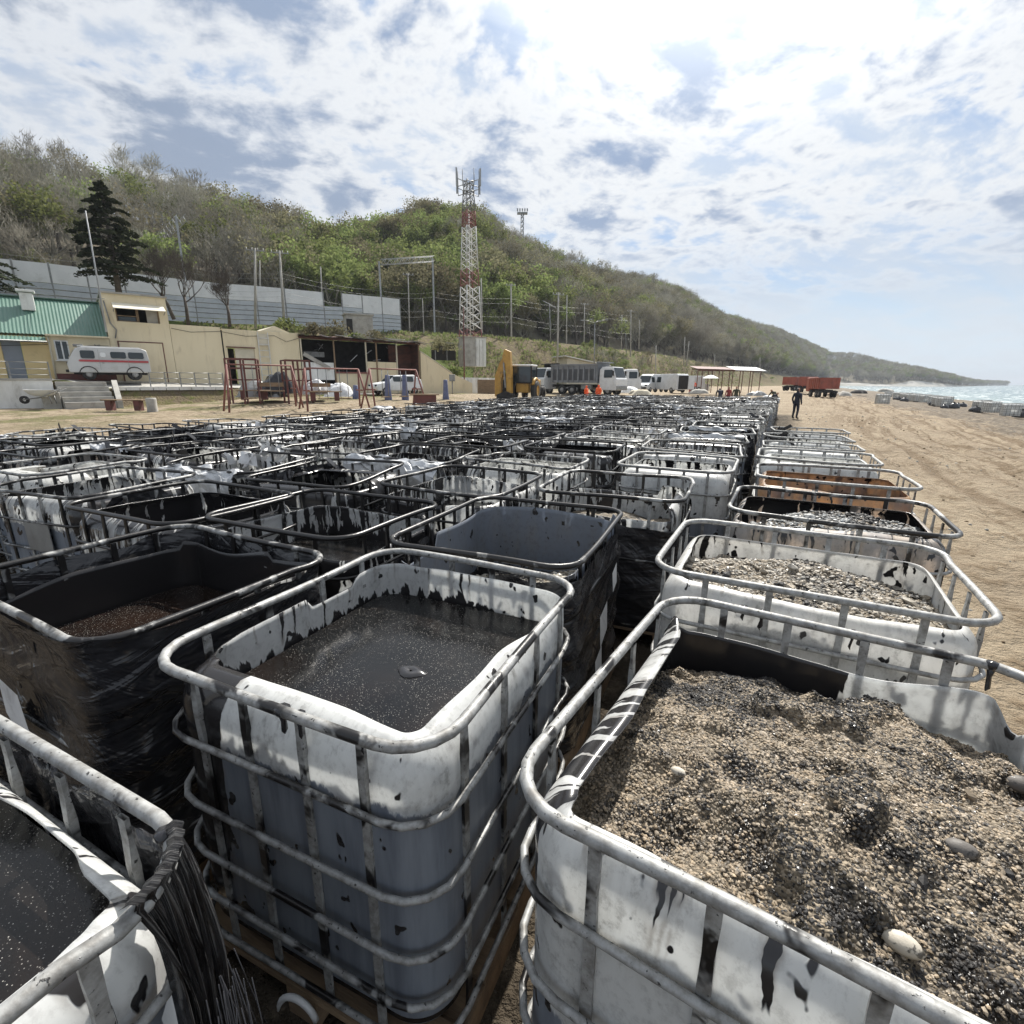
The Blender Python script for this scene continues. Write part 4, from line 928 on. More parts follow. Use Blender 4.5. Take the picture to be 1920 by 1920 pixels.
# noise barrier above the bank
t = thing('noise_barrier', 'long white panelled railway barrier with grey slats below', 'barrier')
pts = [(-60, 480, 49.5), (20, 487, 51), (90, 494, 53.0), (160, 503, 55.5), (230, 511, 58), (300, 519, 60.5), (360, 526, 63), (420, 532, 65.5), (478, 536, 68), (532, 541, 70.5), (605, 548, 74.5), (640, 550, 76.5), (678, 554, 79), (715, 557, 82), (749, 561, 84.5)]
for i, (x, y, Y) in enumerate(pts):
    tp = at(x, y, Y); mb = MB(); mb.box((tp.x, tp.y, tp.z / 2 + 4.4), (.16, .16, tp.z - 8.6), rz=.6); mb.build('post', M['metal'], t)
    if i == len(pts) - 1: break
    x2, y2, Y2 = pts[i + 1]; q = at(x2, y2, Y2); d = q - tp; d2 = Vector((d.x, d.y, 0)); rz = math.atan2(d.y, d.x); c = (tp + q) / 2; tilt = d.z
    L = d2.length - .2
    if i != 10:
        mb = MB(); hh = (1.75 if i < 12 else 2.4)
        V = [tp + d * .02, tp + d * .98]; nrm = Vector((-d2.y, d2.x, 0)).normalized() * .05
        a, b = V; mb.add([a - nrm, b - nrm, b - nrm - Vector((0, 0, hh)), a - nrm - Vector((0, 0, hh)), a + nrm, b + nrm, b + nrm - Vector((0, 0, hh)), a + nrm - Vector((0, 0, hh))],
               [(0, 1, 2, 3), (7, 6, 5, 4), (0, 4, 5, 1), (1, 5, 6, 2), (2, 6, 7, 3), (3, 7, 4, 0)]); mb.build('panel', M['barrier'], t)
    for k in range(5):
        top = (1.80 if i < 12 else 2.45) + k * .56
        a, b = tp + d * .02 - Vector((0, 0, top)), tp + d * .98 - Vector((0, 0, top)); nrm = Vector((-d2.y, d2.x, 0)).normalized() * .05; dn = Vector((0, 0, .50)); mb = MB()
        mb.add([a - nrm, b - nrm, b - nrm * 2.0 - dn, a - nrm * 2.0 - dn, a + nrm, b + nrm, b + nrm - dn, a + nrm - dn], [(0, 1, 2, 3), (7, 6, 5, 4), (0, 4, 5, 1), (1, 5, 6, 2), (2, 6, 7, 3), (3, 7, 4, 0)])
        mb.build('slat', M['barrier_low'], t)
# concrete box on the bank
c = at(672, 612, 66); t = thing('concrete_box', 'weathered concrete box building on the bank before the barrier', 'hut', (c.x, c.y, c.z - 1.4), R(25))
mb = MB(); mb.box((0, 0, 1.3), (3.2, 2.2, 2.6), bev=.05); mb.box((0, 0, 2.68), (3.5, 2.5, .18)); mb.build('wall', M['concrete'], t)
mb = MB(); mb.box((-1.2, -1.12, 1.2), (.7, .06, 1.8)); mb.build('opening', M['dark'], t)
c = at(886, 683, 68); t = thing('concrete_cabinet', 'pale concrete cabinet below the red and white mast', 'cabinet', (c.x, c.y, c.z - .3), R(28))
for i in range(2): mb = MB(); mb.box((-.75 + 1.52 * i, 0, 1.75), (1.48, 1.9, 3.5), bev=.03); mb.build('slab', M['white_wall'] if i else M['concrete'], t)
for i in range(3): mb = MB(); mb.box((.1 + .48 * i, -.97, 1.7), (.03, .03, 3.2)); mb.build('seam', M['concrete'], t)
mb = MB(); mb.box((0, 0, 3.55), (3.2, 2.1, .12)); mb.build('top', M['concrete'], t)
c = at(838, 660, 68); t = thing('rubble_shelter', 'dark lean-to with clutter left of the concrete cabinet', 'lean-to', (c.x, c.y, c.z - 1.0), R(30))
mb = MB()
for k in (-1.6, 0, 1.6): mb.box((k, 0, 1.0), (.08, .08, 2.2))
mb.build('post', M['metal'], t); mb = MB(); mb.box((0, .5, 2.1), (3.6, 1.6, .08)); mb.build('roof', M['metal'], t); mb = MB(); mb.box((0, 1.1, 1.0), (3.4, .08, 2.0)); mb.build('back_wall', M['dark'], t)
# small building behind the trucks
c = at(1100, 715, 92); t = thing('low_storehouse', 'low beige storehouse with a pale lean roof behind the dump truck', 'building', (c.x, c.y, .6), R(20))
mb = MB(); mb.prism([(-3.9, 0), (3.9, 0), (3.9, 4.0), (-3.9, 5.3)], 0, 5); mb.build('wall', M['plaster_grey'], t)
mb = MB(); mb.beam((-4.6, 2.3, 5.55), (4.4, 2.3, 4.05), 5.8, .14); mb.build('roof', M['white_wall'], t)
mb = MB(); mb.box((2.6, -.02, 2.0), (1.0, .05, 2.0)); mb.build('door', M['metal'], t)
# brown box
c = at(912, 741, 52); t = thing('brown_box', 'brown slatted metal box left of the yellow excavator arm', 'container', (c.x, c.y, .55), R(8))
mb = MB(); mb.box((0, .0, .78), (1.7, 1.2, 1.45), bev=.02); mb.build('body', M['wood'], t)
for i in range(6): mb = MB(); mb.box((-.72 + .288 * i, -.63, .78), (.24, .05, 1.38)); mb.build('plank', M['wood'], t)
# roofed open shelter on the yard
a = at(1305, 736, 78); b = at(1422, 736, 80); t = thing('open_shelter', 'long open metal shelter with a pale roof sheet at its right end', 'shelter')
for i in range(7):
    for j in (0, 1):
        p = a.lerp(b, i / 6) + Vector((0, 2.6 * j, 0)); mb = MB(); mb.box((p.x, p.y, 2.0), (.09, .09, 3.3)); mb.build('post', M['brown_red'], t)
mb = MB(); d = b - a; mb.beam((a.x, a.y - .1, 3.65), (b.x, b.y - .1, 3.65), .12, .16); mb.beam((a.x, a.y + 2.7, 3.9), (b.x, b.y + 2.7, 3.9), .12, .16); mb.build('beam', M['brown_red'], t)
p = a.lerp(b, .55)
mb = MB(); mb.add([(p.x, p.y - .6, 3.72), (b.x + .6, b.y - .6, 3.62), (b.x + .6, b.y + 3, 4.25), (p.x, p.y + 3, 4.35), (p.x, p.y - .6, 3.76), (b.x + .6, b.y - .6, 3.66), (b.x + .6, b.y + 3, 4.29), (p.x, p.y + 3, 4.39)], [(0, 1, 2, 3), (7, 6, 5, 4), (0, 4, 5, 1), (1, 5, 6, 2), (2, 6, 7, 3), (3, 7, 4, 0)])
mb.build('pale_roof_sheet', M['galv'], t)
mb = MB(); mb.add([(a.x - .4, a.y - .6, 3.85), (p.x, p.y - .6, 3.75), (p.x, p.y + 3, 4.2), (a.x - .4, a.y + 3, 4.3), (a.x - .4, a.y - .6, 3.9), (p.x, p.y - .6, 3.8), (p.x, p.y + 3, 4.25), (a.x - .4, a.y + 3, 4.35)], [(0, 1, 2, 3), (7, 6, 5, 4), (0, 4, 5, 1), (1, 5, 6, 2), (2, 6, 7, 3), (3, 7, 4, 0)])
mb.build('dark_roof_sheet', M['brown_red'], t)
# fence at the foot of the slope
a, b = at(1150, 705, 96), at(1310, 704, 100); t = thing('wire_fence', 'dark wire fence along the foot of the slope behind the vans', 'fence')
for i in range(17):
    p = a.lerp(b, i / 16); mb = MB(); mb.box((p.x, p.y, 1.7), (.09, .09, 2.6)); mb.build('post', M['metal'], t)
mb = MB()
for z in (.9, 1.4, 1.9, 2.4, 2.9): mb.bar((a.x, a.y, z), (b.x, b.y, z), .02, 4)
mb.build('wire', M['metal'], t)
# grey ground wall along the yard
a, b = at(1150, 718, 100), at(1330, 714, 108); t = thing('yard_wall', 'low pale concrete wall along the back of the yard', 'wall'); d = b - a
for i in range(8):
    p = a.lerp(b, (i + .5) / 8); mb = MB(); mb.box((p.x, p.y, .9), (d.length / 8 - .06, .25, 1.3), rz=math.atan2(d.y, d.x)); mb.build('panel', M['concrete'], t)
# terrace railings
def railing(label, k0, k1, y, n, group=None):
    t = thing('railing', label, 'railing', FA, FRZ, group)
    for i in range(n + 1):
        k = k0 + (k1 - k0) * i / n; z = z_edge(k); mb = MB(); mb.box((k, y, z + .45), (.06, .06, .95)); mb.build('post', M['metal'], t)
    for h in (.25, .55, .9):
        mb = MB()
        for i in range(n):
            a, b = k0 + (k1 - k0) * i / n, k0 + (k1 - k0) * (i + 1) / n; mb.bar((a, y, z_edge(a) + h), (b, y, z_edge(b) + h), .018, 5)
        mb.build('rail', M['metal'], t)
railing('thin grey railing on the terrace before the grey door', -4.0, fk(98, 720, OUT + .2)[0], OUT + .2, 4)
railing('thin grey railing along the terrace right of the parked van', fk(283, 725, OUT + .3)[0], fk(420, 725, OUT + .3)[0], OUT + .3, 5)
# ------------------------------------------------------------------ mast, poles, wires
def lattice(mb, p0, p1, w0, w1, bays, r, mi=0):
    """four-legged lattice between two heights"""
    p0 = Vector(p0); p1 = Vector(p1)
    cor = lambda k, i: p0.lerp(p1, k) + Vector(((w0 + (w1 - w0) * k) / 2 * (1 if i in (0, 1) else -1), (w0 + (w1 - w0) * k) / 2 * (1 if i in (1, 2) else -1), 0))
    for i in range(4): mb.bar(cor(0, i), cor(1, i), r * 1.5, 5, mi)
    for b in range(bays):
        k0, k1 = b / bays, (b + 1) / bays
        for i in range(4):
            j = (i + 1) % 4; mb.bar(cor(k0, i), cor(k1, j), r, 4, mi); mb.bar(cor(k0, j), cor(k1, i), r, 4, mi)
MB_Y = 78
pb, ptop = at(882, 628, MB_Y), at(878, 375, MB_Y)
t = thing('lattice_mast', 'tall red and white lattice mobile mast with antennas on the bank', 'mast', (pb.x, pb.y, 0), R(33))
Hs = lambda y: at(880, y, MB_Y).z
segs = [(640, 618, 'tower_red', 1), (618, 537, 'tower_white', 5), (537, 506, 'tower_red', 2), (506, 425, 'tower_white', 6), (425, 396, 'tower_red', 3), (396, 364, 'metal', 2)]
wf = lambda y: 2.45 - (640 - y) / 276 * 1.35
for y0, y1, m, n in segs:
    mb = MB(); lattice(mb, (0, 0, Hs(y0)), (0, 0, Hs(y1)), wf(y0), wf(y1), n, .055); mb.build('lattice_section', M[m], t)
mb = MB(); mb.tube([(0, 0, Hs(640)), (0, 0, Hs(400))], .09, 5); mb.build('cable_run', M['tower_white'], t)
for zy in (361, 343):
    mb = MB(); z = Hs(zy)
    for a in range(4):
        e = a * math.pi / 2 + .3; mb.bar((0, 0, z), (math.cos(e) * 2.0, math.sin(e) * 2.0, z), .05, 5)
    for a in range(4):
        e = a * math.pi / 2 + .3; e2 = e + math.pi / 2; mb.bar((math.cos(e) * 1.1, math.sin(e) * 1.1, z), (math.cos(e2) * 1.1, math.sin(e2) * 1.1, z), .04, 4)
    mb.build('antenna_frame', M['metal'], t)
mb = MB(); lattice(mb, (0, 0, Hs(364)), (0, 0, Hs(338)), 1.0, .9, 2, .05); mb.build('mast_head', M['metal'], t)
for a in range(4):
    e = a * math.pi / 2 + .3; x, y = math.cos(e) * 2.0, math.sin(e) * 2.0; z = Hs(361); mb = MB()
    mb.bar((x, y, z), (x, y, Hs(330 - 5 * (a % 2))), .045, 5); mb.bar((x * .55, y * .55, z + 1), (x * .55, y * .55, Hs(310 + 6 * a)), .045, 5); mb.build('whip', M['metal'], t)
    mb = MB(); mb.box((x * 1.12, y * 1.12, Hs(340)), (.22, .14, 2.1), rz=e, bev=.03); mb.build('panel_antenna', M['galv'], t)
# flood-light mast on the ridge
c = at(979, 440, 252); t = thing('floodlight_mast', 'distant floodlight mast standing on the hill ridge', 'mast', (c.x, c.y, c.z - 3)); zz = lambda y: at(979, y, 252).z - c.z + 3
mb = MB(); lattice(mb, (0, 0, 0), (0, 0, zz(402)), 1.5, 1.1, 6, .09); mb.build('lattice', M['metal'], t)
mb = MB(); mb.box((0, 0, zz(400)), (4.6, 2.6, .5)); mb.build('platform', M['metal'], t)
for k in range(5): mb = MB(); mb.box((-2.2 + 1.1 * k, 0, zz(393)), (.6, .6, .9)); mb.bar((-2.2 + 1.1 * k, 0, zz(400)), (-2.2 + 1.1 * k, 0, zz(392)), .12, 4); mb.build('lamp', M['metal'], t)

def pole(label, x0, y0, x1, y1, Y, r=.13, kind='utility_pole', m='concrete', group=None, arms=0, insul=True):
    b = at(x1, y1, Y); p = at(x0, y0, Y); t = thing(kind, label, 'pole', b, 0, group); d = p - b
    mb = MB(); mb.tube([-d.normalized() * .6, d * .5, d], [r, r * .85, r * .68], 7); mb.build('pole', M[m], t)
    for k in range(arms):
        mb = MB(); z = d * (.97 - .07 * k); mb.beam(z + Vector((-.85, -.3, 0)), z + Vector((.85, .3, 0)), .09, .09); mb.build('crossarm', M['metal'], t)
        for s in (-.75, -.25, .25, .75): mb = MB(); mb.tube([z + Vector((s, s * .35, .05)), z + Vector((s, s * .35, .25))], [.05, .03], 5); mb.build('insulator', M['tower_white'], t)
    return t, p
PL = [('tall grey pole behind the bare trees, left of its pair', 478, 465, 479, 604, 58, .14, 1), ('dark grey leaning pole right of its pair at the barrier', 524, 470, 533, 606, 59, .15, 1), ('thin pole seen between the pair of poles', 487, 488, 488, 560, 72, .1, 0),
      ('short post pole above the barrier near its gap', 601, 500, 604, 562, 76, .11, 0), ('thin pole just right of the barrier end', 765, 512, 768, 616, 92, .13, 1), ('pole between the barrier end and the mast', 792, 560, 795, 626, 92, .1, 0),
      ('grey pole close behind the lattice mast', 902, 522, 904, 618, 98, .16, 0), ('tall concrete pole right of the mast on the bank top', 958, 532, 959, 634, 97, .17, 1),
      ('tallest concrete pole in front of the slope', 1047, 548, 1045, 690, 78, .16, 1), ('pale pole behind the tallest concrete pole', 1063, 553, 1062, 640, 112, .15, 0), ('pole with crossarms left of the green bushes', 1096, 568, 1095, 652, 115, .15, 1),
      ('pole standing between two bright green bushes', 1166, 590, 1165, 650, 130, .15, 0), ('concrete pole right of the bright green bushes', 1183, 581, 1182, 664, 118, .15, 1), ('thin pole above the wire fence', 1199, 600, 1198, 650, 135, .14, 0),
      ('brown wooden pole at the foot of the slope', 1230, 648, 1229, 700, 92, .12, 0), ('twin leg white pole by the track, left leg', 1284, 632, 1282, 682, 150, .17, 0), ('twin leg white pole by the track, right leg', 1292, 640, 1287, 682, 150, .17, 0),
      ('pole at the hill foot above the shelter left end', 1340, 665, 1340, 704, 150, .14, 0), ('pole at the hill foot above the shelter right end', 1425, 670, 1425, 712, 165, .14, 0)]
tops = {}
for i, (l, x0, y0, x1, y1, Y, r, a) in enumerate(PL):
    _, tops[i] = pole(l, x0, y0, x1, y1, Y, r, arms=a)
pole('thin leaning white flagpole beside the cream block', 160, 395, 196, 602, 31.5, .05, 'flagpole', 'galv')
pole('thin dark pole in front of the concrete cabinet', 869, 575, 871, 738, 51, .07, 'utility_pole', 'brown_red')
# street lamp with spread arms in front of the slope
t, p = pole('street lamp pole with spread lamp arms in front of the storehouse', 1115, 606, 1114, 700, 82, .12, 'street_lamp', 'metal')
b = t.location
for s in ((-1.6, .3), (1.5, -.3), (-.7, -.9), (.8, 1.0)):
    mb = MB(); e = p - b; mb.tube([e, e + Vector((s[0] * .6, s[1] * .6, .35)), e + Vector((s[0], s[1], .45))], .045, 5); mb.build('arm', M['metal'], t)
    mb = MB(); mb.box(e + Vector((s[0] * 1.15, s[1] * 1.15, .45)), (.55, .2, .12), rz=math.atan2(s[1], s[0])); mb.build('lamp', M['galv'], t)
# catenary portals across the track
def portal(label, xa, ya, yb, Ya, xb, yb0, yb1, Yb, seg=9):
    a0 = at(xa, yb, Ya); a1 = at(xa, ya, Ya); c0 = at(xb, yb1, Yb); c1 = at(xb, yb0, Yb)
    t = thing('catenary_portal', label, 'portal')
    mb = MB(); mb.box(((a0.x + a1.x) / 2, (a0.y + a1.y) / 2, (a0.z - 1 + a1.z) / 2), (.22, .22, a1.z - a0.z + 1), rz=.6); mb.build('column', M['galv'], t); mb = MB(); mb.box(((c0.x + c1.x) / 2, (c0.y + c1.y) / 2, (c0.z - 1 + c1.z) / 2), (.22, .22, c1.z - c0.z + 1), rz=.6); mb.build('column', M['galv'], t)
    mb = MB(); d0 = a1 - Vector((0, 0, .5)); d1 = c1 - Vector((0, 0, .5)); up = Vector((0, 0, .75)); sd = (d1 - d0).cross(up).normalized() * .35
    for o in (sd, -sd):
        mb.bar(d0 + o, d1 + o, .04, 4); mb.bar(d0 + o + up, d1 + o + up, .04, 4)
        for k in range(seg):
            p = d0.lerp(d1, k / seg) + o; q = d0.lerp(d1, (k + .5) / seg) + o; r_ = d0.lerp(d1, (k + 1) / seg) + o; mb.bar(p, q + up, .022, 4); mb.bar(q + up, r_, .022, 4)
    mb.build('lattice_beam', M['galv'], t)
portal('catenary portal with lattice beam behind the bare trees', 341, 405, 560, 64, 292, 455, 540, 86)
portal('catenary portal with lattice beam left of the red and white mast', 714, 490, 612, 84, 813, 484, 622, 88)
# bracket arm on the slope
for lab, x, y, Y in (('track bracket arm left of the street lamp', 1030, 570, 104), ('track bracket arm above the wire fence', 1172, 600, 126)):
    p = at(x, y, Y); q = at(x + 3, y + 72, Y); t = thing('track_bracket', lab, 'bracket', q); d = p - q
    mb = MB(); mb.tube([(0, 0, -.5), d], .11, 6); mb.build('pole', M['metal'], t); mb = MB(); mb.tube([d + Vector((-1.3, .2, .6)), d, d + Vector((1.4, -.2, -.8))], .06, 5); mb.build('arm', M['galv'], t)
# overhead wires, slack between the poles
def wire(label, pts, sag=.5, r=.02, group='overhead wires along the railway'):
    mb = MB(); P = []
    for a, b in zip(pts[:-1], pts[1:]):
        for k in range(8): P.append(a.lerp(b, k / 8) - Vector((0, 0, sag * 4 * (k / 8) * (1 - k / 8))))
    P.append(pts[-1]); mb.tube(P, r, 4); o = mb.build('overhead_wire', M['metal']); tag(o, label, 'wire', group)
for j, dy in enumerate((0, 9, 34, 44)):
    wire('thin overhead railway wire strung between the poles along the bank', [at(x, y + dy, Y) for x, y, Y in ((-40, 470, 52), (341, 500, 64), (525, 512, 66), (714, 545, 84), (813, 548, 90), (958, 560, 97), (1096, 578, 115), (1183, 592, 120), (1285, 638, 150), (1420, 672, 260))],   .35, .011)
for j in range(3):
    wire('thin overhead service wire slanting over the green roof', [at(-10, 500 + 18 * j, 36), at(50, 540 + 6 * j, 34), at(196, 560, 31.6)], .15, .012, 'service wires over the green roof')

# ------------------------------------------------------------------ vehicles
def wheel(parent, x, y, r, w, side, m='black'):
    mb = MB(); Mx = Matrix.Rotation(math.pi / 2, 3, 'X')
    mb.lathe([(r * .55, -w / 2), (r * .93, -w / 2), (r, -w * .3), (r, w * .3), (r * .93, w / 2), (r * .55, w / 2)], (x, y, r), 18, 0, Mx)
    o = mb.build('wheel', M[m], parent)
    mb = MB(); yy = y + side * w * .38; mb.lathe([(0, -.02), (r * .25, -.02), (r * .42, 0), (r * .5, .03)], (x, yy, r), 14, 0, Matrix.Rotation(math.pi / 2 * side, 3, 'X')); mb.build('rim', M['tyre_hub'], o); return o
def sideprofile(mb, prof, w, taper=0.06, mi=0, inset=None):
    """vehicle shell: side outline (x,z) with the roof narrower than the sill"""
    zmin = min(p[1] for p in prof); zmax = max(p[1] for p in prof)
    hw = lambda z: w / 2 - taper * max(0, (z - zmin) / (zmax - zmin) - .45) / .55
    n = len(prof); V = [(p[0], -hw(p[1]), p[1]) for p in prof] + [(p[0], -hw(p[1]) + .07, p[1] + (.0)) for p in prof]
    L = [(p[0], -hw(p[1]), p[1]) for p in prof]; Rr = [(p[0], hw(p[1]), p[1]) for p in prof]
    V = L + Rr; F = [(i, (i + 1) % n, n + (i + 1) % n, n + i) for i in range(n)] + [tuple(range(n - 1, -1, -1)), tuple(range(n, 2 * n))]
    bm = bmesh.new(); vs_ = [bm.verts.new(v) for v in V]
    for f in F: bm.faces.new([vs_[i] for i in f])
    bmesh.ops.recalc_face_normals(bm, faces=bm.faces)
    bmesh.ops.bevel(bm, geom=[e for e in bm.edges if len(e.link_faces) == 2], offset=.07, segments=3, affect='EDGES', profile=.6)
    bm.verts.index_update(); mb.add([v.co for v in bm.verts], [[v.index for v in f.verts] for f in bm.faces], mi, True); bm.free()
def side_panels(parent, rects, w, taper, zmin, zmax, name, mat, off=.006, both=True):
    for (x0, x1, z0, z1) in rects:
        hw = lambda z: w / 2 - taper * max(0, (z - zmin) / (zmax - zmin) - .45) / .55
        for s in ((-1, 1) if both else (-1,)):
            mb = MB(); c = .06
            P2 = [(x0 + c, z0), (x1 - c, z0), (x1, z0 + c), (x1, z1 - c), (x1 - c, z1), (x0 + c, z1), (x0, z1 - c), (x0, z0 + c)]
            A = [(x, s * (hw(z) + off), z) for x, z in P2]; B = [(x, s * (hw(z) - .03), z) for x, z in P2]; n = 8
            mb.add(A + B, [tuple(range(n)) if s < 0 else tuple(range(n - 1, -1, -1))] + [(i, (i + 1) % n, n + (i + 1) % n, n + i) for i in range(n)]); mb.build(name, mat, parent)
# grey van with red stripe; front to the left of the photo (local -x)
L0, L1 = fk(138, 712, -1.9), fk(280, 712, -1.9)
vc = fw((L0[0] + L1[0]) / 2, -1.95, 0); vc.z = 1.84
t = thing('parked_van', 'pale grey forward control van with red side stripe parked on the terrace', 'van', vc, FRZ + R(-1)); t.scale = (.92, .92, .92)
S = 1.0
prof = [(-2.08, .45), (-2.14, .95), (-2.0, 1.30), (-1.62, 1.92), (-1.30, 2.03), (1.75, 2.03), (2.02, 1.90), (2.10, 1.3), (2.10, .48)]
mb = MB(); sideprofile(mb, prof, 1.92, .16); mb.build('body', M['van_grey'], t)
mb = MB(); mb.box((.1, 0, 2.05), (3.2, 1.5, .05), bev=.02); mb.build('roof', M['white_paint'], t)
side_panels(t, [(-1.42, -.72, 1.32, 1.80)], 1.92, .16, .45, 2.03, 'front_window', M['glass'])
side_panels(t, [(.08, .88, 1.36, 1.76), (1.0, 1.82, 1.36, 1.76)], 1.92, .16, .45, 2.03, 'side_window', M['glass'])
side_panels(t, [(-1.55, 2.06, 1.12, 1.24)], 1.92, .16, .45, 2.03, 'red_stripe', M['red_stripe'], .004)
side_panels(t, [(-.44, -.16, 1.42, 1.70)], 1.92, .16, .45, 2.03, 'round_emblem', M['white_paint'], .005)
mb = MB(); mb.add([(-2.02, -.72, 1.36), (-2.02, .72, 1.36), (-1.70, .68, 1.86), (-1.70, -.68, 1.86)], [(0, 1, 2, 3)]); mb.build('windscreen', M['glass'], t)
for s in (-1, 1):
    for x in (-1.15, 1.22): wheel(t, x, s * .78, .37, .22, s)
    mb = MB(); mb.lathe([(0, .03), (.09, .03), (.11, 0)], (-2.12, s * .62, 1.0), 10, 0, Matrix.Rotation(-math.pi / 2, 3, 'Y')); mb.build('headlight', M['glass'], t)
    for x in (-1.15, 1.22):
        mb = MB(); mb.tube([(x + .46 * math.cos(a), s * .955, .37 + .46 * math.sin(a)) for a in [i * math.pi / 8 for i in range(9)]], .03, 5); mb.build('wheel_arch', M['dark'], t)
mb = MB(); mb.box((-2.2, 0, .55), (.12, 1.8, .16), bev=.03); mb.build('bumper', M['dark'], t)
mb = MB(); mb.box((-1.45, 0, 2.12), (.5, .9, .12), bev=.03); mb.build('roof_beacon', M['metal'], t)
mb = MB(); mb.box((0, 0, .42), (3.8, 1.5, .16)); mb.build('chassis', M['dark'], t)
mb = MB(); mb.box((-.52, -.962, 1.25), (.015, .01, 1.25)); mb.box((.96, -.962, 1.0), (.015, .01, 1.0)); mb.box((-.35, -.97, 1.05), (.12, .03, .04)); mb.build('door_seam', M['metal'], t)
# small white car by the shed
p = at(743, 741, 40.5); t = thing('white_car', 'small white hatchback parked in front of the burnt shed', 'car', (p.x, p.y, .84), R(38))
prof = [(-1.85, .32), (-1.95, .62), (-1.75, .85), (-.95, .98), (-.35, 1.46), (1.25, 1.52), (1.85, 1.15), (1.95, .6), (1.88, .32)]
mb = MB(); sideprofile(mb, prof, 1.66, .22); mb.build('body', M['white_paint'], t)
side_panels(t, [(-.55, .18, 1.0, 1.36)], 1.66, .22, .32, 1.52, 'front_window', M['glass']); side_panels(t, [(.26, 1.15, 1.0, 1.38)], 1.66, .22, .32, 1.52, 'rear_window', M['glass'])
mb = MB(); mb.add([(-.93, -.66, 1.02), (-.93, .66, 1.02), (-.40, .58, 1.44), (-.40, -.58, 1.44)], [(0, 1, 2, 3)]); mb.build('windscreen', M['glass'], t)
for s in (-1, 1):
    for x in (-1.2, 1.2): wheel(t, x, s * .74, .30, .19, s)
    mb = MB(); mb.box((-1.9, s * .6, .7), (.08, .3, .14), bev=.03); mb.build('headlight', M['glass'], t)
# yellow backhoe loader seen from behind, arm folded up on its left
p = at(948, 748, 42); bx = thing('backhoe_loader', 'yellow backhoe excavator with its folded digging arm towards the tanks', 'excavator', (p.x + .3, p.y, .42), R(-18))
mb = MB(); mb.box((.9, 2.2, 1.05), (1.1, 3.2, .9), bev=.08); mb.box((.9, 3.9, 1.25), (1.0, 1.4, .8), bev=.08); mb.build('chassis', M['yellow'], bx)
mb = MB(); mb.box((.9, 1.3, 2.75), (1.7, 1.7, .14), bev=.05); cb = mb.build('cab', M['white_paint'], bx)
mb = MB()
for x in (.12, 1.68):
    for y in (.52, 2.08): mb.box((x, y, 2.05), (.1, .1, 1.4))
mb.box((.9, .5, 1.4), (1.6, .08, .12)); mb.build('cab_pillar', M['dark'], cb)
for (c, d) in (((.9, .52, 2.05), (1.48, .03, 1.25)), ((.12, 1.3, 2.05), (.03, 1.48, 1.25)), ((1.68, 1.3, 2.05), (.03, 1.48, 1.25))): mb = MB(); mb.box(c, d); mb.build('cab_glass', M['glass'], cb)
for s, x in ((-1, .02), (1, 1.9)):
    wheel_o = MB(); Mx = Matrix.Rotation(math.pi / 2, 3, 'Y'); r = .78
    wheel_o.lathe([(r * .5, -.2), (r * .93, -.22), (r, -.12), (r, .12), (r * .93, .22), (r * .5, .2)], (x, 1.1, r), 20, 0, Mx); w_ = wheel_o.build('rear_wheel', M['black'], bx)
    mb = MB(); mb.lathe([(0, .0), (r * .5, .02), (r * .56, .08)], (x + s * .14, 1.1, r), 14, 0, Matrix.Rotation(math.pi / 2 * s, 3, 'Y')); mb.build('rim', M['yellow'], w_)
    mb = MB(); mb.tube([(x, 1.1 + .95 * math.cos(a), r + .95 * math.sin(a)) for a in [.1 + i * .42 for i in range(7)]], .12, 6); mb.build('mudguard', M['yellow'], bx)
    mb = MB(); mb.lathe([(.28, -.15), (.52, -.17), (.56, 0), (.52, .17), (.28, .15)], (.9 + (x - .96) * .85, 4.1, .56), 16, 0, Mx); mb.build('front_wheel', M['black'], bx)
mb = MB(); mb.prism([(-1.25, .3), (-.75, .2), (-.72, 1.6), (-.45, 2.6), (-.1, 3.5), (-.3, 3.75), (-.85, 2.9), (-1.25, 1.9)], .0, .5, axis='y'); mb.build('boom', M['yellow'], bx)
mb = MB(); mb.prism([(-.05, .35), (.35, .35), (.32, 2.2), (.22, 3.75), (-.25, 3.95), (-.42, 3.4), (-.12, 2.4)], -.55, -.1, axis='y'); mb.build('dipper_arm', M['yellow'], bx)
mb = MB(); mb.beam((-.62, .2, 2.2), (-.25, -.2, 3.6), .14, .14); mb.beam((-.12, -.6, 1.0), (-.28, -.6, 2.9), .16, .1); mb.build('hydraulic_ram', M['metal'], bx)
mb = MB(); mb.prism([(-.5, .0), (.1, -.05), (.15, 1.6), (-.1, 2.3), (-.45, 1.5)], -.35, .1, axis='y'); mb.build('dark_linkage', M['dark'], bx)  # linkage in the near-black material
mb = MB(); mb.prism([(-.75, -.1), (.4, -.1), (.55, .5), (-.1, .75), (-.8, .45)], -.9, -.1, axis='y'); mb.build('bucket', M['black'], bx)
for s in (-.25, 2.0): mb = MB(); mb.beam((s, .25, .2), (s, .25, 1.2), .18, .18); mb.box((s, .2, .1), (.35, .4, .1)); mb.build('stabiliser', M['black'], bx)
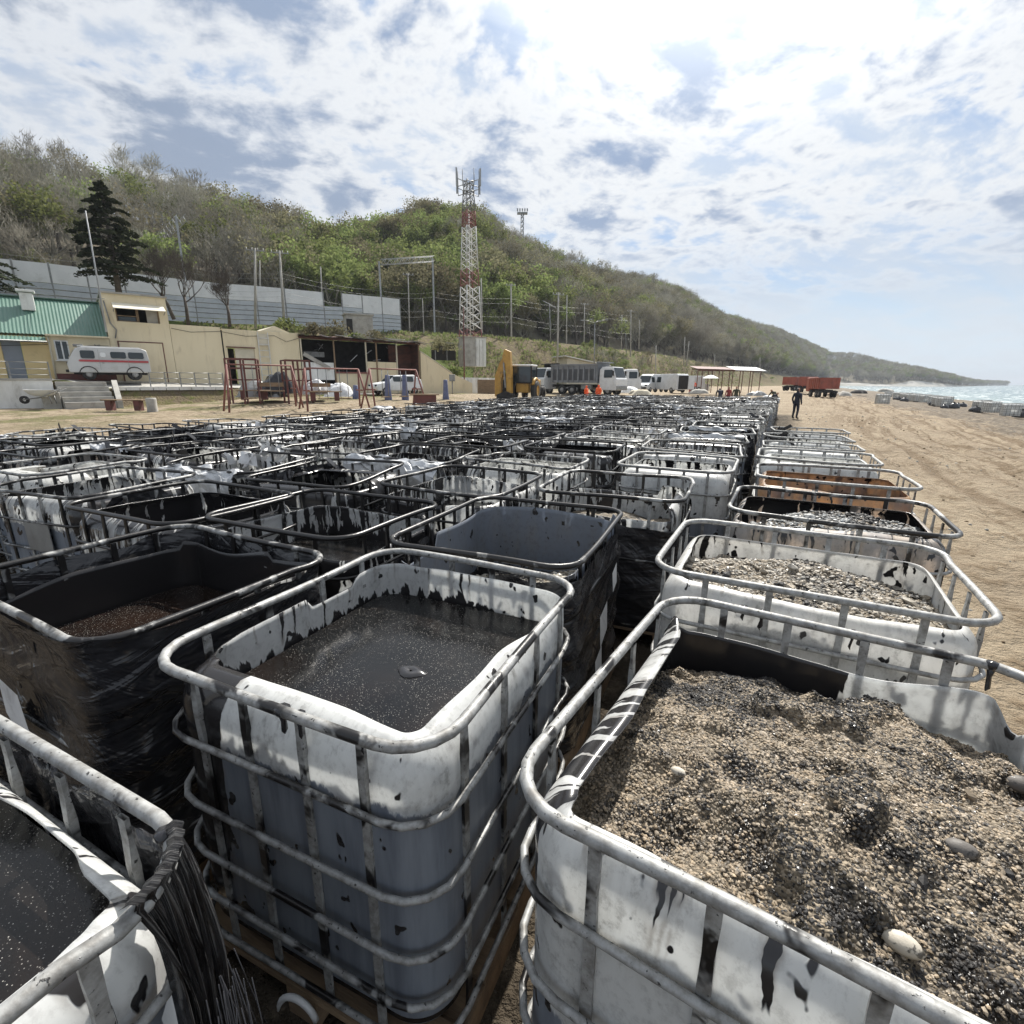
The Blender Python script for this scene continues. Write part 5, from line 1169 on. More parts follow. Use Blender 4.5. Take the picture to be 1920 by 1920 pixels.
# tipper trucks
def tipper(name_lab, loc, rz, cab_m, body_m, h=1.9, L=5.6, lift=0.0):
    """cab at +x, tipping body behind it"""
    t = thing('tipper_truck', name_lab, 'truck', loc, rz)
    mb = MB(); mb.box((-.6, 0, .95), (7.6, .9, .28)); mb.build('chassis', M['dark'], t)
    prof = [(2.2, .75), (2.2, 2.65), (2.45, 2.95), (3.75, 2.95), (4.15, 1.85), (4.3, 1.7), (4.3, .55), (2.6, .55)]
    mb = MB(); sideprofile(mb, prof, 2.4, .10); c = mb.build('cab', cab_m, t)
    side_panels(t, [(2.75, 3.75, 1.85, 2.65)], 2.4, .10, .55, 2.95, 'side_window', M['glass'])
    mb = MB(); mb.add([(4.17, -1.05, 1.88), (4.17, 1.05, 1.88), (3.80, 1.0, 2.86), (3.80, -1.0, 2.86)], [(0, 1, 2, 3)]); mb.build('windscreen', M['glass'], t)
    mb = MB(); mb.box((4.33, 0, .8), (.12, 2.3, .4), bev=.03); mb.build('bumper', M['metal'], t)
    for s in (-1, 1): mb = MB(); mb.box((3.95, s * 1.36, 2.3), (.12, .22, .5), bev=.03); mb.build('mirror', M['dark'], t)
    x0, x1 = -4.1, 1.95; zb = 1.3
    mb = MB()
    mb.box(((x0 + x1) / 2, 0, zb + .08), (x1 - x0, 2.4, .16))
    for s in (-1, 1): mb.box(((x0 + x1) / 2, s * 1.2, zb + h / 2), (x1 - x0, .08, h))
    mb.box((x0, 0, zb + h / 2), (.08, 2.4, h)); mb.box((x1, 0, zb + h / 2 + .15), (.1, 2.5, h + .3)); mb.box((x1 + .25, 0, zb + h + .22), (.7, 2.5, .1)); b_ = mb.build('tipping_body', body_m, t)
    for i in range(9):
        for s in (-1, 1):
            mb = MB(); mb.box((x0 + .25 + (x1 - x0 - .5) * i / 8, s * 1.27, zb + h * .45), (.16, .16, h * .86)); mb.build('rib', body_m, b_)
    for i in range(8):
        for s in (-1, 1):
            mb = MB(); mb.box((x0 + .25 + (x1 - x0 - .5) * (i + .5) / 8, s * 1.245, zb + h * .45), (.44, .03, h * .62)); mb.build('side_slot', M['dump_dark'], b_)
    for s in (-1, 1):
        mb = MB(); mb.box(((x0 + x1) / 2, s * 1.28, zb + h), (x1 - x0, .14, .16)); mb.build('top_rail', body_m, b_)
        for x in (3.2, -1.3, -2.65): wheel(t, x, s * .98, .52, .34, s)
        mb = MB(); mb.box((.6, s * 1.0, .85), (1.3, .4, .5), bev=.05); mb.build('fuel_tank', M['metal'], t)
    return t
p = at(1104, 742, 57); tipper('white cabbed tipper truck with ribbed grey dump body beside the backhoe', (p.x - .1, p.y + 1.0, .5), R(-40), M['white_paint'], M['dump_grey'])
p = at(1019, 742, 62); tipper('white cabbed tipper truck with dark body standing behind the backhoe cab', (p.x + 2.45, p.y + 2.0, .5), R(220), M['white_paint'], M['dark'], 1.9)
p = at(1172, 738, 66); t = tipper('pale blue white lorry partly hidden behind the grey tipper cab', (p.x - 2.6, p.y, .5), R(-4), M['white_paint'], M['barrier'], 1.2)
# vans on the yard
def van(label, loc, rz, open_rear=False):
    t = thing('delivery_van', label, 'van', loc, rz)
    prof = [(-2.7, .4), (-2.75, .85), (-2.5, 1.05), (-1.75, 1.35), (-1.2, 2.2), (-.8, 2.42), (2.5, 2.42), (2.7, 2.2), (2.72, .4)]
    mb = MB(); sideprofile(mb, prof, 2.0, .14); mb.build('body', M['white_paint'], t)
    side_panels(t, [(-1.45, -.6, 1.35, 2.05)], 2.0, .14, .4, 2.42, 'front_window', M['glass'])
    mb = MB(); mb.add([(-1.80, -.82, 1.38), (-1.80, .82, 1.38), (-1.25, .76, 2.2), (-1.25, -.76, 2.2)], [(0, 1, 2, 3)]); mb.build('windscreen', M['glass'], t)
    for s in (-1, 1):
        for x in (-1.75, 1.65): wheel(t, x, s * .9, .36, .22, s)
        mb = MB(); mb.box((-2.68, s * .78, .95), (.1, .35, .2), bev=.03); mb.build('headlight', M['glass'], t)
    if open_rear:
        mb = MB(); mb.box((2.73, 0, 1.35), (.06, 1.5, 1.7)); mb.build('open_rear', M['dark'], t)
        for s in (-1, 1): mb = MB(); mb.box((2.95, s * 1.15, 1.35), (.75, .06, 1.75), rz=s * .9); mb.build('rear_door', M['white_paint'], t)
    else:
        mb = MB(); mb.box((-2.78, 0, .6), (.1, 1.8, .2), bev=.03); mb.build('bumper', M['dark'], t)
p = at(1218, 734, 72); van('white panel van facing the tanks at the edge of the yard', (p.x, p.y, .55), R(48))
p = at(1254, 734, 70); van('white van seen from behind with its dark rear doors open', (p.x, p.y, .55), R(-68), True)
p = at(1286, 733, 84); van('white van partly hidden behind the shelter posts', (p.x, p.y, .5), R(12))
# red tipper trailers far along the beach
def red_tipper(label, x, y, Y, rz, L=5.0):
    p = at(x, y, Y); t = thing('red_truck', label, 'truck', (p.x, p.y, p.z), rz)
    mb = MB(); mb.box((0, 0, .95), (L + .4, .9, .3)); mb.build('chassis', M['dark'], t)
    mb = MB()
    for s in (-1, 1): mb.box((0, s * 1.2, 1.95), (L, .1, 1.5))
    for s in (-1, 1): mb.box((s * L / 2, 0, 1.95), (.1, 2.4, 1.5))
    mb.box((0, 0, 1.25), (L, 2.4, .12)); b_ = mb.build('tipping_body', M['dump_red'], t)
    for i in range(6):
        for s in (-1, 1): mb = MB(); mb.box((-L / 2 + .3 + (L - .6) * i / 5, s * 1.28, 1.95), (.12, .1, 1.4)); mb.build('rib', M['dump_red'], b_)
    for i in range(4): mb = MB(); mb.box((-L / 2 - .06, -.9 + .6 * i, 1.95), (.1, .12, 1.4)); mb.build('rib', M['dump_red'], b_)
    for s in (-1, 1):
        for x_ in (-L / 2 + .6, -L / 2 + 1.7, L / 2 - .4): wheel(t, x_, s * .95, .5, .32, s)
    mb = MB(); mb.box((-L / 2 - .1, 0, .8), (.1, 2.2, .25)); mb.build('rear_bumper', M['dark'], t)
    mb = MB(); mb.box((L / 2 + 1.0, 0, 1.75), (1.5, 2.3, 2.0), bev=.15); mb.build('cab', M['dump_red'], t)
red_tipper('nearest red tipper truck with its tailgate towards the beach', 1541, 745, 74, R(75))
red_tipper('red tipper truck behind the nearest one, half hidden', 1513, 736, 92, R(55), 4.4)
red_tipper('leftmost red tipper truck near the shelter', 1486, 733, 105, R(35), 4.0)

# ------------------------------------------------------------------ playground and yard clutter
def swing(label, x0, y0, x1, y1, yt, Y0, Y1, seats=2):
    a = at(x0, y0, Y0); b = at(x1, y1, Y1); h0 = at(x0, yt, Y0).z - a.z; t = thing('swing_frame', label, 'swing', a); d = b - a; d.z = 0
    u = d.normalized(); n = Vector((-u.y, u.x, 0)); zt = h0
    for e, base in ((0, Vector((0, 0, 0))), (1, d)):
        for s in (-1, 1):
            mb = MB(); mb.tube([base + n * s * .62 + u * (.28 if e else -.28) + Vector((0, 0, -.3)), base + Vector((0, 0, zt))], .05, 7); mb.build('leg', M['red_rust'], t)
        mb = MB(); mb.bar(base + n * -.36 + Vector((0, 0, zt * .45)), base + n * .36 + Vector((0, 0, zt * .45)), .04, 6); mb.build('cross_brace', M['red_rust'], t)
    mb = MB(); mb.bar(Vector((0, 0, zt)), d + Vector((0, 0, zt)), .038, 7); mb.build('top_bar', M['red_rust'], t)
    for k in range(seats):
        c = d * ((k + .75) / (seats + .5)) + Vector((0, 0, zt)); mb = MB()
        for s in (-.22, .22): mb.bar(c + u * s, c + u * s - Vector((0, 0, zt - .5)), .018, 4)
        mb.build('chain', M['metal'], t); mb = MB(); mb.box(c - Vector((0, 0, zt - .48)), (.55, .22, .05), rz=math.atan2(u.y, u.x)); mb.build('seat', M['wood'], t)
swing('red swing frame nearest the stairs, left of its neighbours', 435, 766, 553, 762, 683, 25.5, 27.5)
swing('red swing frame in the middle of the playground', 578, 766, 676, 761, 690, 26.5, 28.5)
swing('red swing frame nearest the white car', 697, 762, 782, 752, 691, 28.0, 31.0)
def climbing(label, x, y, Y, rz, w=1.5, d=1.1, h=2.2):
    p = at(x, y, Y); t = thing('climbing_frame', label, 'climbing frame', p, rz)
    for i in (-1, 1):
        for j in (-1, 0, 1): mb = MB(); mb.box((j * w / 2, i * d / 2, h / 2 - .1), (.09, .09, h + .2)); mb.build('post', M['brown_red'], t)
    for z in (h, h * .78, h * .5):
        mb = MB()
        for i in (-1, 1): mb.box((0, i * d / 2, z), (w, .06, .07))
        for j in (-1, 0, 1): mb.box((j * w / 2, 0, z - .005), (.06, d, .06))
        mb.build('rail', M['brown_red'], t)
    mb = MB(); mb.box((w * .9, -.1, .5), (w * .9, .5, .06)); mb.box((w * .9, -.45, .85), (w * .9, .05, .22)); mb.build('bench_board', M['wood'], t)
climbing('dark red timber climbing frame beside the leftmost swing', 462, 750, 29, R(20))
climbing('dark red timber climbing frame beside the middle swing', 560, 750, 30, R(35), 1.3)
def plank_bench(label, x, y, Y, rz, L, n_leg=2, cat='bench'):
    p = at(x, y, Y); t = thing('bench', label, cat, p, rz)
    for k in range(2): mb = MB(); mb.box((0, -.12 + .24 * k, .47), (L, .21, .055), bev=.01); mb.build('seat_board', M['wood'], t)
    for k in range(n_leg): mb = MB(); mb.box((-L / 2 + .3 + (L - .6) * k / max(1, n_leg - 1), 0, .2), (.28, .36, .5), bev=.02); mb.build('leg', M['brown_red'], t)
plank_bench('rough plank bench on two dark stumps below the steps', 235, 768, 25.5, R(3), 1.95)
p = at(286, 768, 25.3); t = thing('stump_seat', 'short round stump beside the plank bench', 'stump', p); mb = MB(); mb.lathe([(0, .56), (.21, .56), (.23, .5), (.22, .0), (.24, -.1)], (0, 0, 0), 12); mb.build('stump', M['concrete'], t)
plank_bench('low bench between the leftmost swing and climbing frame', 478, 748, 29.5, R(15), 1.7)
plank_bench('low bench right of the middle climbing frame', 610, 750, 30, R(20), 1.9)
plank_bench('pale slotted low table next to the field edge', 797, 757, 27, R(8), 1.5, 5, 'table')
for i, (x, y0, y1, Y) in enumerate(((668, 722, 748, 33), (728, 703, 746, 33), (760, 703, 746, 34), (836, 712, 748, 37))):
    b = at(x, y1, Y); p = at(x, y0, Y); t = thing('blue_post', ['short blue grey post left of the white car', 'blue grey post at the front of the white car', 'blue grey post at the middle of the white car', 'blue grey post alone near the sloping wall'][i], 'post', b)
    mb = MB(); h = p.z - b.z; mb.lathe([(0, h), (.12, h), (.15, h * .96), (.18, h * .4), (.24, 0), (.24, -.2)], (0, 0, 0), 10); mb.build('post', M['blue_post'], t)
def tarp(label, x, y, Y, w, d, h, m, seed, rz=0, cat='sheet', name='tarpaulin'):
    p = at(x, y, Y); P = []
    for i in range(15):
        r_ = []
        for j in range(11):
            u, v = i / 14 - .5, j / 10 - .5; e = max(0, 1 - (2 * abs(u)) ** 2.5) * max(0, 1 - (2 * abs(v)) ** 2.5)
            z = h * e ** .6 * (.45 + float(fbm(u * 4 + seed, v * 4 + seed * 3, 4)) * .9) + .02; r_.append((u * w + .15 * math.sin(v * 9 + seed), v * d + .1 * math.sin(u * 8), z))
        P.append(r_)
    mb = MB(); mb.grid(P, 0); o = mb.build(name, M[m]); o.location = p; o.rotation_euler = (0, 0, rz); tag(o, label, cat)
tarp('black plastic sheet heap left of the middle swing', 522, 738, 31, 1.9, 1.5, 1.25, 'film', 3)
tarp('grey sheet spread beside the black heap', 490, 745, 31, 2.6, 1.6, .9, 'metal', 5)
tarp('white sheet heap between two swings', 592, 740, 31, 1.3, 1.2, .9, 'tarp_white', 7)
tarp('white sheet sloping to the ground left of the white car', 636, 744, 33, 1.6, 1.2, .85, 'tarp_white', 9, .3)
tarp('pale bundle by the field edge under the middle swing', 718, 770, 24, .8, .5, .22, 'tarp_white', 13)
p = at(82, 757, 26.5); t = thing('wheelbarrow', 'pale blue wheelbarrow leaning by the white retaining wall', 'wheelbarrow', p, R(20))
mb = MB(); P = [[(.75 * math.cos(a) * k, .42 * math.sin(a) * k, .35 + .35 * k ** 3) for a in [i * 2 * math.pi / 12 for i in range(12)]] for k in (.3, .7, 1.0)]; mb.grid(P, 0, True, True); mb.box((0, 0, .37), (.4, .2, .04)); mb.build('tray', M['barrier'], t)
mb = MB(); mb.lathe([(.08, -.04), (.2, -.05), (.2, .05), (.08, .04)], (-.75, 0, .2), 12, 0, Matrix.Rotation(math.pi / 2, 3, 'X')); mb.build('wheel', M['black'], t)
mb = MB()
for s in (-.25, .25): mb.tube([(-.8, s * .3, .2), (.1, s, .35), (.95, s * 1.3, .75)], .025, 5); mb.bar((.4, s, .4), (.45, s, 0), .025, 5)
mb.build('handle', M['metal'], t)
p = at(848, 716, 47); t = thing('meter_box', 'small grey box on a post near the sloping wall', 'box', p); mb = MB(); mb.box((0, 0, .35), (.5, .35, .6), bev=.03); mb.bar((0, 0, -1.2), (0, 0, .1), .05, 6); mb.build('box', M['metal'], t)
for i, (x, y, Y, s, l) in enumerate(((1310, 738, 62, .7, 'grey heap of debris left of the shelter'), (1420, 742, 66, .8, 'grey heap of debris below the right end of the shelter'), (1560, 742, 80, .8, 'brown heap of debris right of the nearest red truck'), (1582, 742, 88, 1.0, 'pale heap of debris further right behind the red trucks'),
        (1440, 748, 62, .5, 'small white heap beside the crouching people'), (1610, 738, 110, 1.0, 'dark heap on the beach beyond the red trucks'), (1660, 735, 140, 1.2, 'far grey heap on the beach under the headland'), (1180, 737, 58, .8, 'white heap of sacks right of the tipper cab'), (1200, 740, 56, .7, 'cream heap of sacks before the white panel van'))):
    for k in range(1): tarp(l, x, y, Y, s * 3, s * 2, s * .8, ['concrete', 'metal', 'wood', 'concrete', 'tarp_white', 'dark', 'concrete', 'tarp_white', 'plaster_grey'][i], 20 + i, .4 * i, 'heap', 'debris_heap')
p = at(1330, 733, 74); t = thing('parasol', 'small white open parasol under the shelter', 'parasol', p); mb = MB(); mb.lathe([(0, 2.2), (.5, 2.1), (1.2, 1.75)], (0, 0, 0), 8); mb.build('canopy', M['tarp_white'], t); mb = MB(); mb.bar((0, 0, 0), (0, 0, 2.2), .03, 5); mb.build('pole', M['metal'], t)
# stones and clods on the sand right of the tanks
rs = random.Random(31); mb = MB()
def stone(mb, c, r, rs, mi=0, flat=.6):
    ph = rs.uniform(0, 6); V = []
    ring = [(0, 1), (.75, .62), (1, 0), (.75, -.5)]
    for k, (q, z) in enumerate(ring):
        for j in range(6): a = j * math.pi / 3 + ph; e = r * rs.uniform(.78, 1.15); V.append((c[0] + math.cos(a) * q * e, c[1] + math.sin(a) * q * e * .85, c[2] + z * r * flat))
    F = [(k * 6 + j, k * 6 + (j + 1) % 6, (k + 1) * 6 + (j + 1) % 6, (k + 1) * 6 + j) for k in range(3) for j in range(6)]
    mb.add(V, F, mi, True)
for _ in range(1500):
    s = 1.2 + rs.random() ** 1.6 * 16; tt = -1 + rs.random() ** 1.5 * 40; q = st(s, tt, float(zground(s, tt) + zrough(s, tt)))
    pr = project(q)
    if pr is None or not (-20 < pr[0] < 1960 and pr[1] < 1960): continue
    stone(mb, q, rs.choice((.005, .008, .011, .018)) * (1 + tt / 18), rs, 0 if rs.random() < .6 else 1)
tag(mb.build('pebbles', [simple('clods', (0.20, 0.145, 0.085), (0.13, 0.095, 0.06), 0.95, 9.0), M['concrete']]), 'small stones and clods strewn over the sand', 'pebbles', kind='stuff')

# ------------------------------------------------------------------ people
def person(label, loc, rz, top, legs, head='hair', H=1.74, pose='stand', group=None, hood=False, bulk=1.0):
    k = H / 1.74; me = bpy.data.meshes.new('person')
    J = {'pelvis': (0, 0, .93), 'waist': (0, .0, 1.08), 'chest': (0, 0, 1.30), 'neck': (0, .01, 1.47), 'head0': (0, .0, 1.56), 'head1': (0, -.01, 1.71)}
    if pose == 'bend': J.update({'waist': (0, -.10, 1.06), 'chest': (0, -.28, 1.22), 'neck': (0, -.40, 1.33), 'head0': (0, -.46, 1.38), 'head1': (0, -.52, 1.50)})
    for s, n in ((-1, 'L'), (1, 'R')):
        J['hip' + n] = (s * .10, 0, .88); J['knee' + n] = (s * .115, -.03, .49); J['ankle' + n] = (s * .12, .02, .09); J['toe' + n] = (s * .14, -.15, .04)
        c = Vector(J['chest']); J['sh' + n] = (s * .20, c.y, c.z + .10)
        if pose == 'stand': J['el' + n] = (s * .26, c.y + .04, c.z - .18); J['wr' + n] = (s * .25, c.y - .06, c.z - .42); J['ha' + n] = (s * .24, c.y - .09, c.z - .51)
        elif pose == 'hands': J['el' + n] = (s * .30, c.y + .03, c.z - .16); J['wr' + n] = (s * .14, c.y - .20, c.z - .22); J['ha' + n] = (s * .06, c.y - .24, c.z - .20)
        else: J['el' + n] = (s * .24, c.y - .16, c.z - .12); J['wr' + n] = (s * .20, c.y - .30, c.z - .32); J['ha' + n] = (s * .18, c.y - .34, c.z - .40)
    E = [('pelvis', 'waist'), ('waist', 'chest'), ('chest', 'neck'), ('neck', 'head0'), ('head0', 'head1')]
    for n in 'LR': E += [('pelvis', 'hip' + n), ('hip' + n, 'knee' + n), ('knee' + n, 'ankle' + n), ('ankle' + n, 'toe' + n), ('chest', 'sh' + n), ('sh' + n, 'el' + n), ('el' + n, 'wr' + n), ('wr' + n, 'ha' + n)]
    RAD = {'pelvis': (.15, .115), 'waist': (.145, .105), 'chest': (.165, .12), 'neck': (.055, .06), 'head0': (.075, .085), 'head1': (.085, .10)}
    rd = lambda n: RAD.get(n) or {'hip': (.095, .10), 'knee': (.068, .068), 'ankle': (.05, .055), 'toe': (.045, .03), 'sh': (.075, .07), 'el': (.055, .055), 'wr': (.04, .038), 'ha': (.042, .025)}[n[:-1]]
    names = list(J); me.from_pydata([tuple(Vector(J[n]) * k) for n in names], [(names.index(a), names.index(b)) for a, b in E], [])
    o = bpy.data.objects.new('person', me); col.objects.link(o)
    md = o.modifiers.new('skin', 'SKIN'); sv_ = me.skin_vertices[0].data
    for i, n in enumerate(names): sv_[i].radius = tuple(x * k * (bulk if n[:2] not in ('he', 'ne', 'ha', 'to') else 1.0 + (bulk - 1) * .35) for x in rd(n)); sv_[i].use_root = (n == 'pelvis')
    o.modifiers.new('sub', 'SUBSURF').levels = 1
    dg = bpy.context.evaluated_depsgraph_get(); m2 = bpy.data.meshes.new_from_object(o.evaluated_get(dg)); o.modifiers.clear(); o.data = m2
    m2.materials.clear()
    for m in (M[top], M[legs], M['skin'], M[head], M['dark']): m2.materials.append(m)
    zn = J['neck'][2] * k
    for f in m2.polygons:
        c = f.center; z = c.z; f.use_smooth = True
        hd = (c - Vector(J['head0']) * k).length < .22 * k and z > zn + .01
        if hd: f.material_index = 3 if (c.z > J['head1'][2] * k - .01 or c.y > J['head0'][1] * k + .03 or hood) else 2
        elif min((c - Vector(J['ha' + n]) * k).length for n in 'LR') < .075 * k: f.material_index = 2
        elif z < .11 * k: f.material_index = 4
        elif z < .93 * k: f.material_index = 1
        else: f.material_index = 0
    o.location = loc; o.rotation_euler = (0, 0, rz); tag(o, label, 'person', group); return o
g = lambda s, t: float(zground(s, t))
def at_ground(x, Y, dz=0.0):
    p = at(x, 740, Y); s, t_ = to_st(p.x, p.y); p.z = g(s, t_) + dz; return p
person('person in dark navy work clothes standing alone beside the last tanks', at_ground(1496, 28.6), R(115), 'navy', 'navy', H=1.72, pose='stand')
person('worker in orange clothes behind the far tanks, the left one of two', at_ground(1099, 42), R(60), 'orange', 'orange', head='orange', hood=True, pose='hands', H=1.66, bulk=1.4)
person('worker in orange clothes behind the far tanks, the right one of two', at_ground(1122, 41), R(-60), 'orange', 'orange', head='orange', hood=True, pose='hands', H=1.74, bulk=1.5)
person('person in dark grey clothes at the far tanks, left of three', at_ground(1351, 41), R(170), 'navy', 'navy', pose='bend')
person('person in dark red top in the middle of three at the far tanks', at_ground(1366, 42), R(10), 'red_cloth', 'navy', H=1.66)
person('person in olive jacket at the far tanks, right of three', at_ground(1380, 41), R(-30), 'camo', 'navy', H=1.72)
person('crouched person in dark clothes among the far tanks near the red trucks', at_ground(1446, 38, -.15), R(40), 'navy', 'navy', pose='bend', H=1.66)
person('person in olive clothes beside the crouched one among the far tanks', at_ground(1456, 39), R(-80), 'camo', 'camo', pose='bend', H=1.7)
person('person in red work clothes left under the shelter end', at_ground(1292, 72, .4), R(90), 'red_cloth', 'red_cloth', H=1.75)
person('person in orange red jacket right under the shelter end', at_ground(1300, 73, .4), R(-40), 'orange', 'navy', H=1.7)
# ------------------------------------------------------------------ caged tanks
def rrect(hx, hy, r, n):
    """n+1 points round a rounded rectangle (seam at the far corner), with the length run so far"""
    r = max(r, .01); sx, sy = 2 * (hx - r), 2 * (hy - r); arc = math.pi * r / 2
    corners = [(hx - r, hy - r, 0), (-(hx - r), hy - r, math.pi / 2), (-(hx - r), -(hy - r), math.pi), (hx - r, -(hy - r), 1.5 * math.pi)]
    per = 2 * sx + 2 * sy + 4 * arc; na = max(4, int(n * .08)); ns = [int((n - 4 * na) * sx / (2 * sx + 2 * sy)), 0]; ns[1] = (n - 4 * na - 2 * ns[0]) // 2
    out_ = []; u = 0
    for ci, (cx, cy, a0) in enumerate(corners):
        for k in range(na): a = a0 + (math.pi / 2) * k / na; out_.append((cx + r * math.cos(a), cy + r * math.sin(a), u + arc * k / na))
        u += arc; nx = corners[(ci + 1) % 4]; a1 = a0 + math.pi / 2
        p0 = (cx + r * math.cos(a1), cy + r * math.sin(a1)); p1 = (nx[0] + r * math.cos(nx[2]), nx[1] + r * math.sin(nx[2])); L = sx if ci % 2 == 0 else sy; m = ns[0] if ci % 2 == 0 else ns[1]
        for k in range(m): f = k / m; out_.append((p0[0] + (p1[0] - p0[0]) * f, p0[1] + (p1[1] - p0[1]) * f, u + L * f))
        u += L
    out_.append((out_[0][0], out_[0][1], u)); return out_
def set_attr(me, name, vals):
    a = me.attributes.new(name, 'FLOAT', 'POINT'); a.data.foreach_set('value', vals)
BZ0, BR = 0.99, 0.108
def make_bottle(wx, wy, cut, n=104, seed=0, rows=9, straight=None, bias=None):
    """cut(x, y, u) -> how far past the start of the shoulder the wall was left standing (metres along the wall)"""
    hx, hy = wx / 2 - .037, wy / 2 - .037; rs = random.Random(seed)
    low = [.165, .185, .24, .40, .56, .70, .80]; V = []; U = []; Hh = []; Zz = []; Sd = []; Bi = []; base = rrect(hx, hy, .135, n); m = len(base)
    lc = [cut(p[0] / hx, p[1] / hy, p[2]) for p in base]; lc[-1] = lc[0]
    R_ = len(low) + rows
    cache = {}
    def pos(i, l, side):
        ins = .005 * side; Rr = BR - ins
        if l <= BZ0: q = 0.0; z = l
        else:
            a = (l - BZ0) / BR
            if a <= math.pi / 2: q = Rr * (1 - math.cos(a)); z = BZ0 + Rr * math.sin(a)
            else: q = Rr + (l - BZ0 - BR * math.pi / 2); z = BZ0 + Rr
        if straight and l > BZ0:
            k = straight(base[i][0] / hx, base[i][1] / hy); q *= 1 - k; z = z * (1 - k) + l * k
        if l < .2: q += .03 * (1 - (l - .165) / .035) if side == 0 else 0
        x, y, u = base[i]; t = q + ins
        key = round(t, 5)
        if key not in cache: cache[key] = rrect(hx - t, hy - t, .135 - min(t, .09), n)
        c = cache[key][i]; w = .004 * math.sin(u * 5 + z * 7 + seed)
        return (c[0] + w * x, c[1] + w * y, z), u
    for side in (0, 1):
        for r in range(R_):
            for i in range(m):
                if r < len(low): l = low[r] if side == 0 else max(low[r], .2)
                else: k = (r - len(low) + 1) / rows; l = .80 + (BZ0 + lc[i] - .80) * k
                p, u = pos(i, l, side); V.append(p); U.append(u); Hh.append(BZ0 + lc[i] - l); Zz.append(p[2]); Sd.append(side); Bi.append(bias(base[i][0] / hx, base[i][1] / hy, side) if bias else 0.0)
    F = []
    for side in (0, 1):
        o = side * R_ * m
        for r in range(R_ - 1):
            for i in range(m - 1):
                f = (o + r * m + i, o + r * m + i + 1, o + (r + 1) * m + i + 1, o + (r + 1) * m + i); F.append(f if side == 0 else f[::-1])
    for i in range(m - 1): a = (R_ - 1) * m + i; b = R_ * m + (R_ - 1) * m + i; F.append((a, a + 1, b + 1, b))
    F.append(tuple(range(m - 2, -1, -1)))
    me = bpy.data.meshes.new('bottle'); me.from_pydata(V, [], F); me.materials.append(M['plastic'])
    for nm, v in (('u', U), ('h', Hh), ('zz', Zz), ('side', Sd), ('bias', Bi)): set_attr(me, nm, v)
    me.polygons.foreach_set('use_smooth', [True] * len(F)); me.update(); return me
def jag(seed, base, amp, steps=0.0, f=1.3):
    """irregular saw cut round the wall; steps = chance of a sudden drop"""
    rs = random.Random(seed); o = rs.uniform(0, 90)
    def c(x, y, u):
        v = base + (float(vnoise(u * f + o, seed)) - .5) * amp + (float(vnoise(u * 9 + o, seed + 3)) - .5) * .012
        if steps: v += steps * (1 if float(vnoise(u * .8 + o * 2, seed + 9)) > .5 else 0)
        return max(-.30, min(v, BR * 1.571 + .16))
    return c
RZ = [.16, .31, .49, .69, .92]; TOPZ = 1.145
def ringpts(hx, hy, z, n, bend=0.0, seed=0): return [(p[0] + bend * (float(vnoise(p[2] * 1.1 + seed, 5)) - .5), p[1] + bend * (float(vnoise(p[2] * 1.1 + seed, 25)) - .5), z + bend * (float(vnoise(p[2] * 1.4 + seed, 45)) - .5)) for p in rrect(hx, hy, .15, n)[:-1]]
def ring_mesh(wx, wy, z, r, n=52, sides=8, bend=.012, seed=0, name='cage_ring'):
    mb = MB(); mb.tube(ringpts(wx / 2 - .014, wy / 2 - .014, z, n, bend, seed), r, sides, 0, True); return mb.mesh(name, M['steel'])
def upright_places(wx, wy):
    o = .032; hx, hy = wx / 2 - o, wy / 2 - o; L = []
    for x in (-.78, -.27, .27, .78): L += [(x * (hx - .10), hy, 0), (x * (hx - .10), -hy, 0)]
    for y in (-.80, -.28, .28, .80): L += [(hx, y * (hy - .08), 1), (-hx, y * (hy - .08), 1)]
    return L
def upright_mb(mb, x, y, sw, seed=0, sides=6):
    """square tube squeezed flat where rings cross it"""
    zs = [.10] + RZ + [1.02, 1.085, TOPZ - .008]; P = []
    for z in zs:
        fl = z in RZ or z > 1.05; a, b = (.013, .0045) if fl else (.0105, .0085)
        if sw: a, b = b, a
        P.append([(x - a, y - b, z), (x + a, y - b, z), (x + a, y + b, z), (x - a, y + b, z)])
    mb.grid(P, 0, False, True)
def film_mesh(wx, wy, seed, n=150, rows=26, top=1.10, lo=.10, drop=.18):
    base = rrect(wx / 2 + .004, wy / 2 + .004, .16, n); m = len(base); V = []; U = []; Zz = []
    for r in range(rows):
        for i in range(m):
            x, y, u = base[i if i < m - 1 else 0]; uu = u if i < m - 1 else 0
            tp = top - drop * max(0, float(vnoise(uu * 1.2 + seed, seed * 3)) - .35) * 1.5 - .03 * float(vnoise(uu * 9, seed)); z = lo + (tp - lo) * r / (rows - 1)
            g_ = float(fbm(uu * 2.2 + z * 2.6 + seed, z * 6.5 - uu * 1.6, 4)) - .5; ring = min(abs(z - q) for q in RZ + [TOPZ])
            d = 1 + (.05 * g_ - .022 * min(1, ring / .08) + .03 * max(0, z - tp + .05)) ; c = Vector((x, y, 0)); nrm = c.normalized()
            V.append((x + nrm.x * (d - 1), y + nrm.y * (d - 1), z)); U.append(base[i][2]); Zz.append(z)
    F = [(r * m + i, r * m + i + 1, (r + 1) * m + i + 1, (r + 1) * m + i) for r in range(rows - 1) for i in range(m - 1)]
    me = bpy.data.meshes.new('film_wrap'); me.from_pydata(V, [], F); me.materials.append(M['film']); set_attr(me, 'u', U); set_attr(me, 'zz', Zz)
    me.polygons.foreach_set('use_smooth', [True] * len(F)); me.update(); return me
